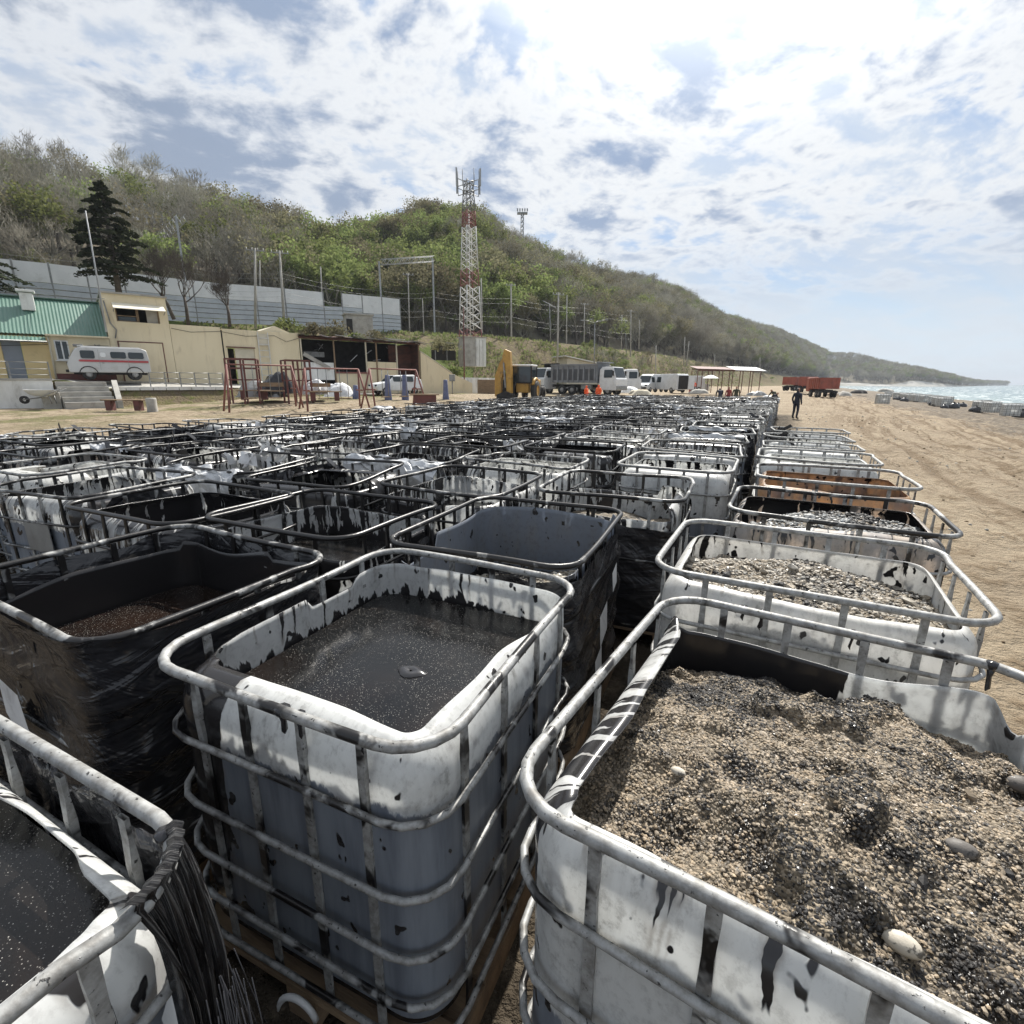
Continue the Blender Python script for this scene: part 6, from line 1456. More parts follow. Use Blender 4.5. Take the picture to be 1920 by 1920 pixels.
def disc_mesh(name, wx, wy, mat, zf, rings=14, n=72, ins=.055):
    base = rrect(wx / 2 - ins, wy / 2 - ins, .125, n)[:-1]; m = len(base); V = [(0, 0, zf(0, 0, 0))]; F = []
    for r in range(1, rings + 1):
        k = r / rings
        for p in base: V.append((p[0] * k, p[1] * k, zf(p[0] * k, p[1] * k, k)))
    for i in range(m): F.append((0, 1 + i, 1 + (i + 1) % m))
    for r in range(rings - 1):
        for i in range(m): a = 1 + r * m; F.append((a + i, a + m + i, a + m + (i + 1) % m, a + (i + 1) % m))
    me = bpy.data.meshes.new(name); me.from_pydata(V, [], F); me.materials.append(mat); me.polygons.foreach_set('use_smooth', [True] * len(F)); me.update(); return me
def oil_mesh(wx, wy, seed): return disc_mesh('oil', wx, wy, M['oil'], lambda x, y, k: .004 * (float(vnoise(x * 6 + seed, y * 6)) - .5) + .006 * max(0, k - .95) / .05)
def mound(seed, amp, slope=(0, 0), lump=.05, peak=(0, 0)):
    def f(x, y, k):
        z = amp * (1 - ((x - peak[0]) ** 2 / .42 + (y - peak[1]) ** 2 / .36) * 1.0) + slope[0] * x + slope[1] * y
        return z + lump * (float(fbm(x * 5 + seed, y * 5 + seed * 2, 4)) - .5) * 2 + .012 * (float(vnoise(x * 30 + seed, y * 30)) - .5)
    return f
def pebbles_mesh(wx, wy, zf, count, seed, rmin=.004, rmax=.011, big=14, dark=.25, tone=(0.40, 0.345, 0.27), bigr=(.018, .045), darkf=None):
    rs = random.Random(seed); V = []; F = []; C = []
    hx, hy = wx / 2 - .065, wy / 2 - .065
    a = .525731; b = .850651; ico = [(-a, 0, b), (a, 0, b), (-a, 0, -b), (a, 0, -b), (0, b, a), (0, b, -a), (0, -b, a), (0, -b, -a), (b, a, 0), (-b, a, 0), (b, -a, 0), (-b, -a, 0)]
    icf = [(0, 4, 1), (0, 9, 4), (9, 5, 4), (4, 5, 8), (4, 8, 1), (8, 10, 1), (8, 3, 10), (5, 3, 8), (5, 2, 3), (2, 7, 3), (7, 10, 3), (7, 6, 10), (7, 11, 6), (11, 0, 6), (0, 1, 6), (6, 1, 10), (9, 0, 11), (9, 11, 2), (9, 2, 5), (7, 2, 11)]
    for i in range(count + big):
        x, y = rs.uniform(-hx, hx), rs.uniform(-hy, hy)
        dx, dy = max(0, abs(x) - hx + .1), max(0, abs(y) - hy + .1)
        if dx * dx + dy * dy > .01: continue
        r = rs.uniform(*bigr) if i >= count else rmin + (rmax - rmin) * rs.random() ** 2.2
        sx, sy, sz = r * rs.uniform(.8, 1.5), r * rs.uniform(.75, 1.1), r * rs.uniform(.5, .8); an = rs.uniform(0, 6.28); ca, sa = math.cos(an), math.sin(an); tl = rs.uniform(-.5, .5)
        z = zf(x, y, max(abs(x) / hx, abs(y) / hy)) + sz * rs.uniform(-.55, .40); o = len(V)
        for (px_, py_, pz_) in ico:
            j = rs.uniform(.78, 1.18); qx, qy, qz = px_ * sx * j, py_ * sy * j, pz_ * sz * j
            V.append((x + qx * ca - qy * sa, y + qx * sa + qy * ca, z + qz + qx * tl))
        F += [(p + o, q + o, s + o) for p, q, s in icf]
        pat = float(fbm(x * 4.5 + seed, y * 4.5, 4)); t = rs.random()
        if t < dark + (pat - .47) * 4.2 + (darkf(x, y) if darkf else 0): c = (.016, .014, .013)
        else: k = rs.uniform(.45, 1.15) * (1.25 if rs.random() < .06 else 1); w = rs.uniform(-.03, .03); c = (tone[0] * k + w * .5, tone[1] * k, tone[2] * k - w * .5)
        C += [(*c, 1.0)] * 12
    me = bpy.data.meshes.new('pebbles'); me.from_pydata(V, [], F); me.materials.append(M['pebble'])
    ca_ = me.color_attributes.new('pc', 'FLOAT_COLOR', 'POINT'); ca_.data.foreach_set('color', [q for c in C for q in c])
    me.polygons.foreach_set('use_smooth', [False] * len(F)); me.update(); return me
def pallet_parts(t, wx, wy):
    for k in range(5): mb = MB(); mb.box((0, -wy / 2 + .07 + (wy - .14) * k / 4, .125), (wx - .02, .12, .022)); mb.build('pallet_board', M['wood'], t)
    for x in (-1, 0, 1): mb = MB(); mb.box((x * (wx / 2 - .07), 0, .057), (.12, wy - .02, .11)); mb.build('pallet_skid', M['wood'], t)
def drips_mesh(wx, wy, seed, count=26):
    """oil hanging from the top rim"""
    rs = random.Random(seed); pts = ringpts(wx / 2 - .014, wy / 2 - .014, TOPZ, 160); mb = MB(); c0 = rs.randint(0, 159)
    for _ in range(count):
        p = Vector(pts[(c0 + int(abs(rs.gauss(0, 30)))) % len(pts)]); L = rs.uniform(.015, .075); r = rs.uniform(.004, .009)
        mb.tube([p + Vector((0, 0, .0)), p - Vector((0, 0, L * .5)), p - Vector((rs.uniform(-.006, .006), 0, L)), p - Vector((0, 0, L + .012))], [r * 1.8, r * .9, r, r * .2], 5)
        mb.lathe([(0, .014), (r * 2.2, .012), (r * 2.4, 0), (r * 1.5, -.013)], p, 6)
    return mb.mesh('oil_drips', M['film'])
def setp(o, **kw):
    for k, v in kw.items(): o[k] = float(v)
_ring_cache = {}
def build_tank(label, x, y, rz, wx, wy, bottle, content, fill, oo=.5, oi=.6, tint=0.0, film=None, group=None, seed=0, drips=0, pallet=True, z=0.0, cat='tank', stain=0.0, brown=0.0):  # stain: amount of blue inside shade painted into the wall colour
    """a near tank: every ring and upright a part of its own"""
    t = thing('liquid_tank', label, cat, (x, y, z), rz, group); pr = dict(oil_out=oo, oil_in=oi, fill=fill, tint=tint, stain=stain)  # stain carries the painted blue shade inside the tank
    o = link('bottle', bottle, t); setp(o, **pr)
    for k, zr in enumerate(RZ):
        key = (wx, wy, k)
        if key not in _ring_cache: _ring_cache[key] = ring_mesh(wx, wy, zr, .0100, 56, 8, .012, 3 + k)
        setp(link('cage_ring', _ring_cache[key], t), **pr)
    setp(link('top_rim', ring_mesh(wx, wy, TOPZ, .0148, 72, 10, .022, seed), t), **pr)
    for j, (ux, uy, sw) in enumerate(upright_places(wx, wy)):
        key = (wx, wy, 'u', j)
        if key not in _ring_cache: mb = MB(); upright_mb(mb, ux, uy, sw); _ring_cache[key] = mb.mesh('cage_upright', M['steel'])
        setp(link('cage_upright', _ring_cache[key], t), **pr)
    if content is not None:
        c = link(content[0].name.split('.')[0], content[0], t, (0, 0, content[2] if len(content) > 2 else fill))
        if len(content) > 1 and content[1] is not None: p = link('pebbles', content[1], c); p['kind'] = 'stuff'
    if content is not None: c['brown'] = float(brown)
    if film is not None: link('film_wrap', film, t)
    if drips: d = link('oil_drips', drips_mesh(wx, wy, seed + 5, drips), t); d['kind'] = 'stuff'
    if pallet: pallet_parts(t, wx, wy)
    return t
TA = R(64) - math.pi / 2     # turn of a tank whose depth runs along the rows (64 degrees)
def turn(a): return R(a) - math.pi / 2
NEAR = []
def near(x, y, *a, **k): NEAR.append((x, y)); return build_tank(k.pop('label'), x, y, *a, **k)

# 1: the big tank in the middle of the picture (1.04 wide, 1.18 deep)
def cut1(x, y, u):
    front = float(smooth(-.55, -.85, y)); right = float(smooth(.8, .93, x)) * float(smooth(.5, -.1, y))
    b = .105 + .060 * max(front, right) - .015 * float(smooth(.2, .9, x))
    b -= .045 * float(smooth(-.85, -.95, x)) * float(smooth(.05, .12, y)) * float(smooth(.62, .55, y))
    return b + (float(vnoise(u * 6, 3)) - .5) * .012
st1 = lambda x, y: float(smooth(-.85, -.45, y)) * (1 - .8 * float(smooth(.85, .95, x)) * float(smooth(.9, .3, y)))
bi1 = lambda x, y, sd: (1.75 * float(smooth(-.25, -.75, x)) - .40 if sd == 0 else (.22 * float(smooth(.3, -.3, x))))
t1 = near(-.41, 1.665, turn(66), 1.04, 1.18, make_bottle(1.04, 1.18, cut1, 150, 1, 14, st1, bi1), (oil_mesh(1.04, 1.18, 1), None, .935), .925, label='big white tank in the photo centre brim full of glossy black oil', oo=.38, oi=.12, seed=11, drips=6)
mb = MB(); mb.grid([[(.06 + k * (.05 + .008 * math.sin(a * 3)) * math.cos(a), -.02 + k * (.03 + .006 * math.cos(a * 4)) * math.sin(a),   .937 + z) for a in [i * 2 * math.pi / 16 for i in range(16)]] for k, z in ((1.15, 0), (.9, .007), (.5, .010), (.12, .004))], 0, True, True); mb.build('oil_clot', M['film'], t1)
mb = MB(); mb.tube([(.02 + .06 * math.cos(a), -.60 - .01 * a, .09 + .075 * math.sin(a)) for a in [k * .28 for k in range(12)]], [.010] * 10 + [.007, .004], 6); mb.build('torn_strip', M['white_paint'], t1)
# 2: heaped gravel, right foreground
def cut2(x, y, u):
    b = .125 + .03 * float(smooth(-.85, -.95, x)) - .075 * float(smooth(.85, .95, x))
    b += (-.10 + .05 * float(smooth(.1, .9, x))) * float(smooth(.80, .9, y))
    return b + (float(vnoise(u * 5, 8)) - .5) * .022
_m2 = mound(2, .12, (.02, -.03), .05, (-.02, .0))
def lump2(x, y): return float(smooth(.46, .58, fbm(x * 9 + 31, y * 9, 2)))
def mz2(x, y, k): return _m2(x, y, k) + .055 * (float(fbm(x * 13 + 3, y * 13, 4)) - .45) + .036 * lump2(x, y)
W2, D2 = 1.10, 1.24
gv2 = disc_mesh('gravel', W2, D2, M['gravel'], mz2, 70, 180, .06)
bi2 = lambda x, y, sd: (-.12 + .55 * float(smooth(.2, .6, x)) + .45 * float(smooth(-.8, -.95, x)) if sd == 0 else (-.30 + 1.1 * float(smooth(.35, -.05, x)) * float(smooth(.3, .8, y)) + .6 * float(smooth(-.6, -.9, x))))
t2 = near(.755, 1.073, turn(57), W2, D2, make_bottle(W2, D2, cut2, 150, 2, 12, lambda x, y: .7 * float(smooth(.6, .9, y)), bi2), (gv2, pebbles_mesh(W2, D2, mz2, 44000, 5, .0015, .0056, 34, .17, (.325, .262, .188), (.008, .014), lambda x, y: .62 * lump2(x, y) - .12), .925), .60, label='nearest white tank heaped to the brim with oily beach gravel', oo=.30, oi=.40, seed=22, drips=12)
# smooth large stones lying on the heap
for (sx, sy, r, wh) in ((.17, -.36, .027, 1), (.25, -.47, .026, 1), (.28, -.10, .026, 0), (-.27, -.20, .016, 1), (.46, .30, .034, 0), (.46, .16, .034, 0), (.45, .05, .03, 0)):
    mb = MB(); rs = random.Random(int(sx * 100)); ph = rs.uniform(0, 3)
    P = [[(r * 1.25 * q * math.cos(a + ph) * (1 + .08 * math.sin(2 * a)), r * .8 * q * math.sin(a + ph), r * .62 * z) for a in [i * 2 * math.pi / 14 for i in range(14)]] for q, z in ((.02, 1), (.45, .88), (.8, .55), (1, .05), (.85, -.5), (.4, -.8))]
    mb.grid(P, 0, True, True); me = mb.mesh('stone', M['pebble'])
    ca_ = me.color_attributes.new('pc', 'FLOAT_COLOR', 'POINT'); ca_.data.foreach_set('color', ([.46, .42, .35, 1.0] if wh else [.11, .10, .09, 1.0]) * len(me.vertices))
    o = link('stone', me, t2, (sx, sy, .925 + mz2(sx, sy, .5) + .002))
# 3: lower left corner, oil under a wide lip, film hanging from its corner
def cut3(x, y, u):
    b = .120 - .03 * float(smooth(.75, .95, y)) * float(smooth(-.25, .10, x)) * float(smooth(.62, .40, x)) + .02 * float(smooth(.8, .95, x))
    return min(b + (float(vnoise(u * 3, 5)) - .5) * .03, .29)
t3 = near(-1.284, .535, turn(64), 1.2, 1.0, make_bottle(1.2, 1.0, cut3, 150, 3, 16), (oil_mesh(1.2, 1.0, 3), None, .965), .955, label='white tank in the lower left corner with film strands on its rim', oo=.22, oi=.45, seed=33, drips=14)
for ch_ in t3.children:
    if ch_.name.startswith('bottle'): ch_.location.z = -.035
def film_strip(t, side, z0=1.12, z1=.3, name='film_sheet', k0=-1.0, k1=1.0, hx=.6, hy=.5, seed=1):
    """a piece of wrinkled film along one side of a cage"""
    P = []; U = []; Zz = []
    for r in range(16):
        z = z1 + (z0 - z1) * r / 15; row = []
        for i in range(50):
            k = k0 + (k1 - k0) * i / 49; g_ = (float(fbm(k * 3 + z * 5 + seed, z * 9 - k * 3, 4)) - .5) * .06 + .012
            zz = z - (.10 * float(vnoise(k * 3 + seed, 4)) if r == 15 else 0)
            p = {'back': (k * (hx - .12), hy + g_, zz), 'left': (-hx - g_, k * (hy - .1), zz), 'front': (k * (hx - .12), -hy - g_, zz), 'right': (hx + g_, k * (hy - .1), zz)}[side]; row.append(p); U.append(k); Zz.append(z)
        P.append(row)
    mb = MB(); mb.grid(P, 0); me = mb.mesh(name, M['film']); set_attr(me, 'u', U); set_attr(me, 'zz', Zz); return link(name, me, t)
film_strip(t3, 'back', 1.10, .35, seed=4)
rs = random.Random(8)
def film_rope(t, seed, spread, r0, name='film_sheet'):
    """film gathered over the corner of the rim, pleated, falling into a rope"""
    nu, nv = 120, 26; P = []; U = []; Zz = []; sd = Vector((math.cos(R(32)), math.sin(R(32)), 0)); ac = Vector((-sd.y, sd.x, 0)); waist = Vector((.565, .435, 0))
    for j in range(nv):
        v = j / (nv - 1); row = []
        for i in range(nu):
            k = i / (nu - 1); a = R(2 + 70 * k); e = .138; rim = Vector((.448 + e * math.cos(a), .348 + e * math.sin(a), 1.165)); w = (k - .5)
            fold = (float(vnoise(k * 26 + seed, v * 2.2 + seed)) - .5) * .9 + (float(vnoise(k * 60 + seed, v * 3)) - .5) * .6 + .5 * math.sin(k * 40 + 3 * v)
            z = 1.165 - 1.0 * max(0, v - .10) ** 1.05
            pinch = float(smooth(0, .42, v)); low = float(smooth(.5, 1, v))
            base = rim.lerp(waist + ac * w * (.10 + spread * low), pinch); base.z = z
            if v < .10: base = rim + sd * (.022 * math.sin(v / .10 * 1.57)) + Vector((0, 0, .012 * math.sin(v / .10 * 3.14)))
            base = base + sd * (r0 * float(smooth(0, .2, v)) + fold * (.004 + .020 * float(smooth(.05, .4, v)))) + ac * (float(vnoise(k * 9 + seed, v * 5)) - .5) * .03 * pinch
            if j == nv - 1: base.z += (float(vnoise(k * 30, seed)) - .3) * .25
            row.append(base); U.append(k * .9); Zz.append(z)
        P.append(row)
    mb = MB(); mb.grid(P, 0); me = mb.mesh(name, M['streak']); set_attr(me, 'u', U); set_attr(me, 'zz', Zz); link(name, me, t)
film_rope(t3, 3, .07, .012); film_rope(t3, 8, .15, .022)
mb = MB()
for k in range(30):
    w = rs.gauss(0, .05); q = Vector((.60, .43, .9)); ac = Vector((-.53, .85, 0)); sd = Vector((.85, .53, 0)); f = rs.uniform(.02, .09)
    P = [q + ac * w + sd * f, q + ac * w * 1.6 + sd * (f + rs.gauss(.01, .01)) - Vector((0, 0, .25)), q + ac * w * 2.6 + sd * (f + rs.gauss(.02, .02)) - Vector((0, 0, rs.uniform(.45, .75)))]
    mb.tube(P, [.0012, .0014, .0006], 4)
me = mb.mesh('film_strands', M['film']); o = link('film_strands', me, t3); o['kind'] = 'stuff'
# 4: black film wrapped tank, left
def cut4(x, y, u): return .055 + .035 * x + (float(vnoise(u * 2.4, 4)) - .5) * .10 + (.04 if (y > .9 and x < .3) else 0)
t4 = near(-1.60, 2.10, turn(62), 1.2, 1.0, make_bottle(1.2, 1.0, cut4, 130, 4, 10, lambda x, y: 1.0), (oil_mesh(1.2, 1.0, 4), None, .80), .78, brown=.07, label='nearest black film wrapped tank, blackened inside with brownish oil low in it', oo=.55, oi=2.2, film=film_mesh(1.2, 1.0, 4, top=1.165, drop=.05), seed=44)  # brown reflection on this oil is mixed into its colour
mb = MB(); mb.add([(-.12, -.525, .86), (.06, -.53, .84), (.10, -.535, .70), (-.02, -.53, .62), (-.13, -.525, .70)], [(0, 4, 3, 2, 1)]); mb.build('torn_label', M['tag_label'], t4)
# 5: blue shaded inside, shallow gravel, behind the middle tank
def cut5(x, y, u): return .065 + .04 * y + (float(vnoise(u * 1.6, 6)) - .5) * .07 - (.10 if (x < -.9 and y < -.2) else 0) + (.06 if x > .9 else 0)
mz5 = mound(7, .06, (.10, -.05), .05, (.2, -.1))
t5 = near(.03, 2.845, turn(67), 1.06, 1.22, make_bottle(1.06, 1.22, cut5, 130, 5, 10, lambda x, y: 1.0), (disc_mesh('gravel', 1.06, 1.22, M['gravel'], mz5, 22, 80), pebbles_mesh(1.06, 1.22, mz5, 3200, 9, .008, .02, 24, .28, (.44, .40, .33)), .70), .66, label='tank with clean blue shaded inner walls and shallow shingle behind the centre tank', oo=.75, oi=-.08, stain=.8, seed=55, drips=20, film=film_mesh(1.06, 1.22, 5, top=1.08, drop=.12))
for k, (yy, zz_, s) in enumerate(((-.30, .80, .15), (-.36, .58, .13), (-.05, .95, .10))): mb = MB(); mb.add([(.585, yy, zz_), (.585, yy + s, zz_ + .03), (.59, yy + s * 1.1, zz_ - s * .9), (.59, yy + .02, zz_ - s * 1.2)], [(0, 1, 2, 3)]); mb.build('torn_label', M['tag_label'], t5)
# 6: full of wet gravel, cream walls, right
mz6 = mound(13, .10, (0, .02), .05)
t6 = near(1.40, 2.28, turn(62), 1.24, 1.0, make_bottle(1.24, 1.0, jag(6, .12, .05), 120, 6, 10), (disc_mesh('gravel', 1.24, 1.0, M['gravel'], mz6, 24, 90), pebbles_mesh(1.24, 1.0, mz6, 5200, 13, .006, .015, 30, .30, (.36, .32, .26)), .93), .55, label='clean white tank level full of grey wet gravel beside the sand', oo=.02, oi=.18, tint=.06, seed=66)
# 7: dark shingle in a brown stained tank
mz7 = mound(17, .16, (.05, .02), .04, (.1, 0))
t7 = near(2.16, 3.33, turn(62), 1.24, 1.0, make_bottle(1.24, 1.0, jag(7, .12, .08), 110, 7, 9), (disc_mesh('gravel', 1.24, 1.0, M['gravel'], mz7, 20, 80), pebbles_mesh(1.24, 1.0, mz7, 2600, 17, .010, .020, 10, .25, (.27, .275, .27)), .90), .50, label='brown stained tank heaped with dark grey shingle', oo=.55, oi=.85, tint=.42, seed=77)
# 8: amber stained inner wall
t8 = near(2.90, 4.55, turn(64), 1.22, 1.0, make_bottle(1.22, 1.0, jag(8, .10, .05), 110, 8, 9), (oil_mesh(1.22, 1.0, 8), None, .90), .80, brown=1.0, label='tank with amber brown oil stained inner walls', oo=.22, oi=.35, tint=.80, seed=88)
# 9, 10: dark oil tanks left of the middle
t9 = near(-1.19, 3.16, turn(66), 1.16, 1.0, make_bottle(1.16, 1.0, jag(9, .04, .06, .08), 110, 9, 9), (oil_mesh(1.16, 1.0, 9), None, .80), .78, label='white tank with dripping black oil over its face behind the film wrapped one', oo=1.05, oi=.55, seed=99, drips=12)
t10 = near(-2.26, 3.42, turn(65), 1.16, 1.0, make_bottle(1.16, 1.0, jag(10, .12, .10), 110, 10, 9), (oil_mesh(1.16, 1.0, 10), None, .84), .82, label='tank with a white spout and black contents, nearest in its line on the left', oo=.78, oi=.95, seed=100)
mb = MB(); mb.lathe([(.05, 0), (.055, .05), (.035, .08), (.03, .13)], (-.30, -.30, 1.0), 12, 0, Matrix.Rotation(R(70), 3, 'X')); mb.build('spout', M['white_paint'], t10)
# 11.. single ones further back on the right and centre
t11 = near(3.50, 5.80, turn(63), 1.22, 1.0, make_bottle(1.22, 1.0, jag(11, .17, .04), 100, 11, 8), (oil_mesh(1.22, 1.0, 11), None, .985), .96, label='clean white tank with a flat grey lid of settled oil', oo=.05, oi=.2, seed=111)
t14 = near(.88, 4.08, turn(66), 1.12, 1.05, make_bottle(1.12, 1.05, jag(14, -.02, .10, .12), 100, 14, 8), (disc_mesh('gravel', 1.12, 1.05, M['gravel'], mound(4, .06, (0, -.05)), 16, 60), None, .78), .72, label='black wrapped tank with white inner walls, behind the blue one', oo=.55, oi=.60, film=film_mesh(1.12, 1.05, 14, 120, 20, top=1.0, drop=.2), seed=114)
t13 = near(1.78, 5.32, turn(64), 1.12, 1.1, make_bottle(1.12, 1.1, lambda x, y, u: .30 if y < -.2 else .12, 100, 13, 10), (oil_mesh(1.12, 1.1, 13), None, .86), .66, label='upright white tank with a broad white front shoulder beside the gap', oo=.10, oi=.62, seed=113)
t15 = near(-.40, 4.26, turn(65), 1.1, 1.14, make_bottle(1.1, 1.14, jag(15, .05, .07), 100, 15, 9), (oil_mesh(1.1, 1.14, 15), None, .80), .78, label='oil filled tank with streaked white back wall in the middle rows', oo=.70, oi=.55, seed=115)

# ---- the rest of the field, copied from a dozen kinds
def far_cage(wx, wy, seed, sides=5, n=36, bend=.03):
    mb = MB()
    for k, zr in enumerate(RZ): mb.tube(ringpts(wx / 2 - .014, wy / 2 - .014, zr, n, bend * .5, seed + k), .0100, sides, 0, True)
    for (x, y, sw) in upright_places(wx, wy): upright_mb(mb, x, y, sw)
    return mb.mesh('cage', M['steel'])
FW, FD = 1.2, 1.02
cages = [far_cage(FW, FD, s) for s in (1, 7, 13)]
rims = [ring_mesh(FW, FD, TOPZ, .0145, 44, 6, b, s, 'top_rim') for s, b in ((1, .02), (4, .06), (9, .035))]
cuts = [jag(31, .15, .05), jag(32, .10, .08, .05), jag(33, .07, .12), jag(34, .18, .08), lambda x, y, u: .29 if y < -.1 else .10 + .04 * math.sin(u * 3), jag(36, .03, .16), jag(37, .13, .10, -.10), lambda x, y, u: .27 if x > .2 else .04 + .03 * math.sin(u * 5), jag(39, .15, .16)]
bottles = [make_bottle(FW, FD, c, 72, 40 + i, 8) for i, c in enumerate(cuts)]
closed_bottle = make_bottle(FW, FD, lambda x, y, u: .44, 64, 60, 9)
films = [film_mesh(FW, FD, s, 96, 18, top=1.13, drop=d) for s, d in ((51, .1), (57, .4), (63, .75))]
oils = [oil_mesh(FW, FD, s) for s in (71, 72)]
gm_ = [mound(81, .10, (.03, 0)), mound(82, .05, (0, .06))]
gravs = [disc_mesh('gravel', FW, FD, M['gravel'], f_, 14, 56) for f_ in gm_]
rags = []
for s in range(4):          # torn film caught on a rim, clots of oil
    rs = random.Random(200 + s); mb = MB(); UU = []
    for _ in range(26):
        a = rs.uniform(0, 1.2) + s; c = Vector((.5 * math.cos(a) * 1.1, .42 * math.sin(a) * 1.1, 1.12)); q = c + Vector((rs.gauss(0, .05), rs.gauss(0, .05), rs.uniform(-.16, .015))); w = Vector((rs.gauss(0, .05), rs.gauss(0, .05), rs.gauss(0, .04)))
        mb.face([c, c + w, q + w * 1.3, q])
    rags.append(mb.mesh('torn_film', M['film'] if s else M['tag_label']))
liners = []
for s in range(3):          # crumpled sheet hanging over the rim
    P = []
    for i in range(22):
        row = []
        for j in range(16):
            u, v = i / 21 - .5, j / 15; n1 = float(fbm(u * 7 + s * 9, v * 6 + s, 4)) - .5; n2 = float(fbm(u * 7 + 40 + s, v * 6 + 7, 4)) - .5
            a = v * 2.6 - .9; y = -.50 + .10 * math.cos(a + 1.57) * 1.2 + n1 * .16; z = 1.15 - .16 * (1 - math.cos(a)) - (.22 if a > 1.2 else 0) * (a - 1.2) + n2 * .14
            row.append((u * (.8 + .2 * s) + n2 * .1, y, z))
        P.append(row)
    mb = MB(); mb.grid(P, 0, False); liners.append(mb.mesh('crumpled_liner', M['liner']))
mb = MB(); mb.box((.05, -.505, .80), (.30, .006, .22)); plate = mb.mesh('steel_plate', M['metal'])
ORD = ['first', 'second', 'third', 'fourth', 'fifth', 'sixth', 'seventh', 'eighth', 'ninth', 'tenth', 'eleventh', 'twelfth', 'thirteenth', 'fourteenth', 'fifteenth', 'sixteenth']
rs = random.Random(77)
def field_tank(x, y, rz, lab, group, kind, lod, z=0.0, oo=None, oi=None):
    t = thing('liquid_tank', lab, 'tank', (x, y, z), rz, group); pr = dict(oil_out=oo if oo is not None else rs.uniform(.5, 1.1), oil_in=oi if oi is not None else rs.uniform(.2, .95), fill=rs.uniform(.55, .93), tint=0.0)
    if lod == 2: pr['fill'] = .12
    if kind == 'brown': pr['tint'] = rs.uniform(.3, .7)
    if kind == 'gravel': pr['oil_out'] *= .6; pr['fill'] = rs.uniform(.6, .8)
    if kind == 'film': pr['oil_in'] += .5
    setp(link('bottle', rs.choice(bottles), t), **pr); setp(link('cage', rs.choice(cages), t), **pr); setp(link('top_rim', rs.choice(rims), t), **pr)
    if lod == 2: t.children[0].data = closed_bottle; return t
    lv = min(max(pr['fill'], .5), .9)
    if kind == 'gravel': link('gravel', rs.choice(gravs), t, (0, 0, lv + .08))
    else: link('oil', rs.choice(oils), t, (0, 0, lv))
    if kind == 'film': link('film_wrap', rs.choice(films), t)
    if lod < 2:
        t.rotation_euler.x = R(rs.gauss(0, .7)); t.rotation_euler.y = R(rs.gauss(0, .6)); t.location.z += rs.uniform(-.03, .012)
        if rs.random() < .16: link('crumpled_liner', rs.choice(liners), t, rz=rs.choice((0, 3.14)))
        if rs.random() < .30: link('steel_plate', plate, t, rz=rs.choice((0, 3.14)))
    if rs.random() < .45 and lod < 2: link('torn_film', rs.choice(rags), t, rz=rs.choice((0, 1.57, 3.14, 4.71)))
    return t
Wd = {'oil': 'oil smeared white tank holding black oil', 'film': 'black film wrapped tank with oily rim', 'gravel': 'white tank filled with oily gravel', 'brown': 'brown stained tank of old oil'}
colS = [.38, -1.02, -2.42, -3.68, -4.94, -6.20, -7.46, -8.72, -9.98, -11.24]
colT = [8.10, 6.80, 4.92, 3.36, None, .9, 1.4, .6, 1.2, .9]
def on_plane(x, y, z): d = ray(x, y); k = (z - CAMH) / d.z; return d * k + Vector((0, 0, CAMH))
a = on_plane(375, 890, 1.145); b = on_plane(125, 938, 1.145); c = (a + b) / 2; s4, t4_ = to_st(c.x, c.y); colS[4] = s4 - .60; colT[4] = t4_
colS[5:] = [colS[4] - 1.27 * (k + 1) for k in range(5)]
nf = 0
for ci, (s0, t0) in enumerate(zip(colS, colT)):
    tt = t0; idx = (5, 5, 3, 1, 0, 0, 0, 0, 0, 0)[ci]
    tend = 34.5 + rs.uniform(-1, 1.5) - ci * .35
    while tt < tend:
        s = s0 + rs.uniform(-.05, .05) - .02 * min(tt, 10) * 0; s -= (.10 if ci == 0 and tt > 16 else 0)
        p = st(s, tt); keep = True
        if ci >= 8 and tt < 9 and not (ci == 8 and tt > 2.5): keep = (p.x > -8.6 and s > -11.2)
        if ci == 9 and tt < 14: keep = False
        if ci == 0 and tt > 11.5: keep = False
        if tt > 13: s += .55
        if any((p.x - q[0]) ** 2 + (p.y - q[1]) ** 2 < .85 for q in NEAR): keep = False
        pr = project((p.x, p.y, 1.15))
        if pr is None or not (-230 < pr[0] < 2050): keep = False
        if keep:
            v = rs.random(); kind = 'film' if v < .15 else ('gravel' if v < .29 else ('brown' if v < .34 else 'oil'))
            if ci == 0: kind = rs.choice(('gravel', 'oil', 'gravel', 'oil', 'oil')); 
            if ci == 4 and idx == 0: kind = 'film'
            if tt < 13 and idx < 16: lab = '%s, %s back in the %s line from the sand' % (Wd[kind], ORD[min(idx, 15)], ORD[ci]); grp = 'oily tanks packed in lines on the beach'
            else: lab = 'one of the indistinct %ss packed in the far rows of the field' % {'oil': 'oil smeared tank', 'film': 'black wrapped tank', 'gravel': 'gravel filled tank', 'brown': 'brown stained tank'}[kind]; grp = 'far rows of %s tanks' % {'oil': 'oil smeared', 'film': 'black wrapped', 'gravel': 'gravel filled', 'brown': 'brown stained'}[kind]
            sd_ = zground(s, tt)
            field_tank(p.x, p.y, TA + R(rs.uniform(-4, 4)) + rs.choice((0, math.pi)) + R(2), lab, grp, kind, 0 if tt < 12 else 1, float(sd_), oo=(rs.uniform(0, .35) if ci == 0 else (rs.uniform(.1, .7) if ci == 1 else None)), oi=(rs.uniform(.1, .6) if ci == 0 else None)); nf += 1; idx += 1
        tt += 1.31 + rs.uniform(-.05, .10) + (rs.uniform(.2, .5) if rs.random() < .06 else 0)
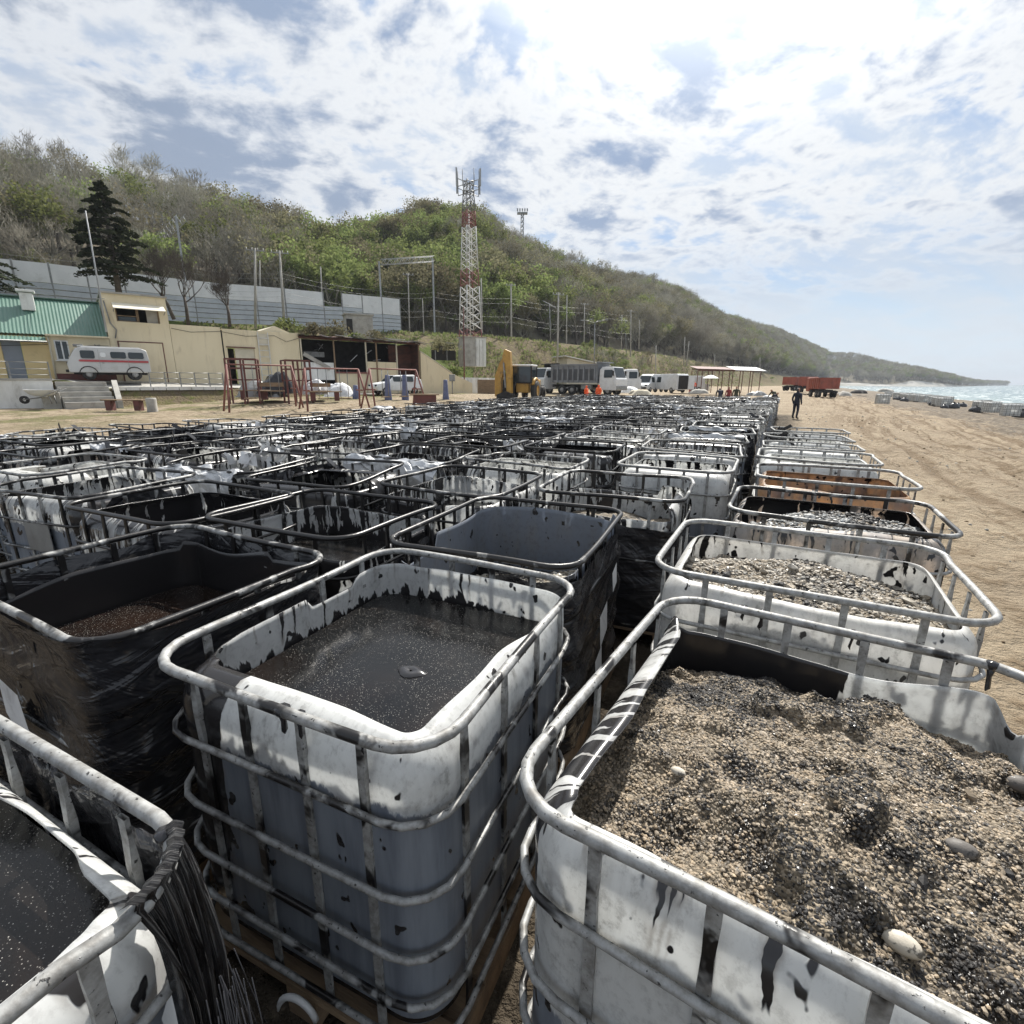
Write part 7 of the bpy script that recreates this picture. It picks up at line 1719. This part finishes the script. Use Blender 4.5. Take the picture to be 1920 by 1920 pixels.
# white tanks put down along the shore
rs = random.Random(91); ns = 0; tt = 54.5
while tt < 128:
    for row in range(2):
        if rs.random() < (.10 if row == 0 else .55): continue
        s = 16.4 + .028 * (tt - 55) + row * 2.6 + rs.uniform(-1.3, 1.5); p = st(s, tt + rs.uniform(-.2, .2))
        pr = project((p.x, p.y, 0))
        if pr is None or pr[0] > 1960: continue
        field_tank(p.x, p.y, TA + R(rs.uniform(-35, 35)), 'one of the clean white tanks lined up along the shore', 'white tanks along the shore', 'oil', 2, float(zground(s, tt)), rs.uniform(0, .28), rs.uniform(.0, .5)); ns += 1
    tt += rs.choice((1.9, 2.3, 2.8, 3.6, 5.5))
p = on_plane(1652, 764, -.45); s, t_ = to_st(p.x, p.y)
field_tank(p.x, p.y, TA + R(6), 'lone yellowish white tank on a pallet out on the open sand', None, 'oil', 2, float(zground(s, t_)) + .02, .05, .2)
rs = random.Random(17)
for k in range(16):
    s = 15.4 + rs.uniform(-.8, 4.8); tt = 58 + k * 3.4; q = st(s, tt, float(zground(s, tt))); pr = project(q)
    if pr is None or pr[0] > 1940: continue
    mb = MB(); r = rs.uniform(.35, .6); P = [[(r * q_ * math.cos(a) * (1 + .15 * math.sin(3 * a + k)), r * q_ * math.sin(a), r * z_ * 1.1) for a in [i * 2 * math.pi / 12 for i in range(12)]] for q_, z_ in ((1.0, 0), (1.08, .35), (.8, .75), (.35, .95), (.12, 1.15), (.2, 1.25))]
    mb.grid(P, 0, True, True); o = mb.build('rubbish_bag', M['film']); o.location = q; tag(o, 'one of the tied black rubbish bags among the white shore tanks', 'bag', 'black bags along the shore')
print('field', nf, 'shore', ns)
# ------------------------------------------------------------------ thin sea haze in the air, round everything
m, t = newmat('haze_air')
t.links.new(nd(t, 'ShaderNodeVolumePrincipled', {'Color': (0.74, 0.80, 0.88), 'Density': 0.00024, 'Anisotropy': 0.0}).outputs[0], nd(t, 'ShaderNodeOutputMaterial', ).inputs['Volume'])
htop = max(max(p.z for p in CREST), at(979, 380, 252).z) + 20.0; hbot = float(Z_.min()) - 1.0
mb = MB(); mb.box((0, 0, (htop + hbot) / 2), (27000, 27000, htop - hbot)); hz = mb.build('haze', m); tag(hz, kind='stuff')
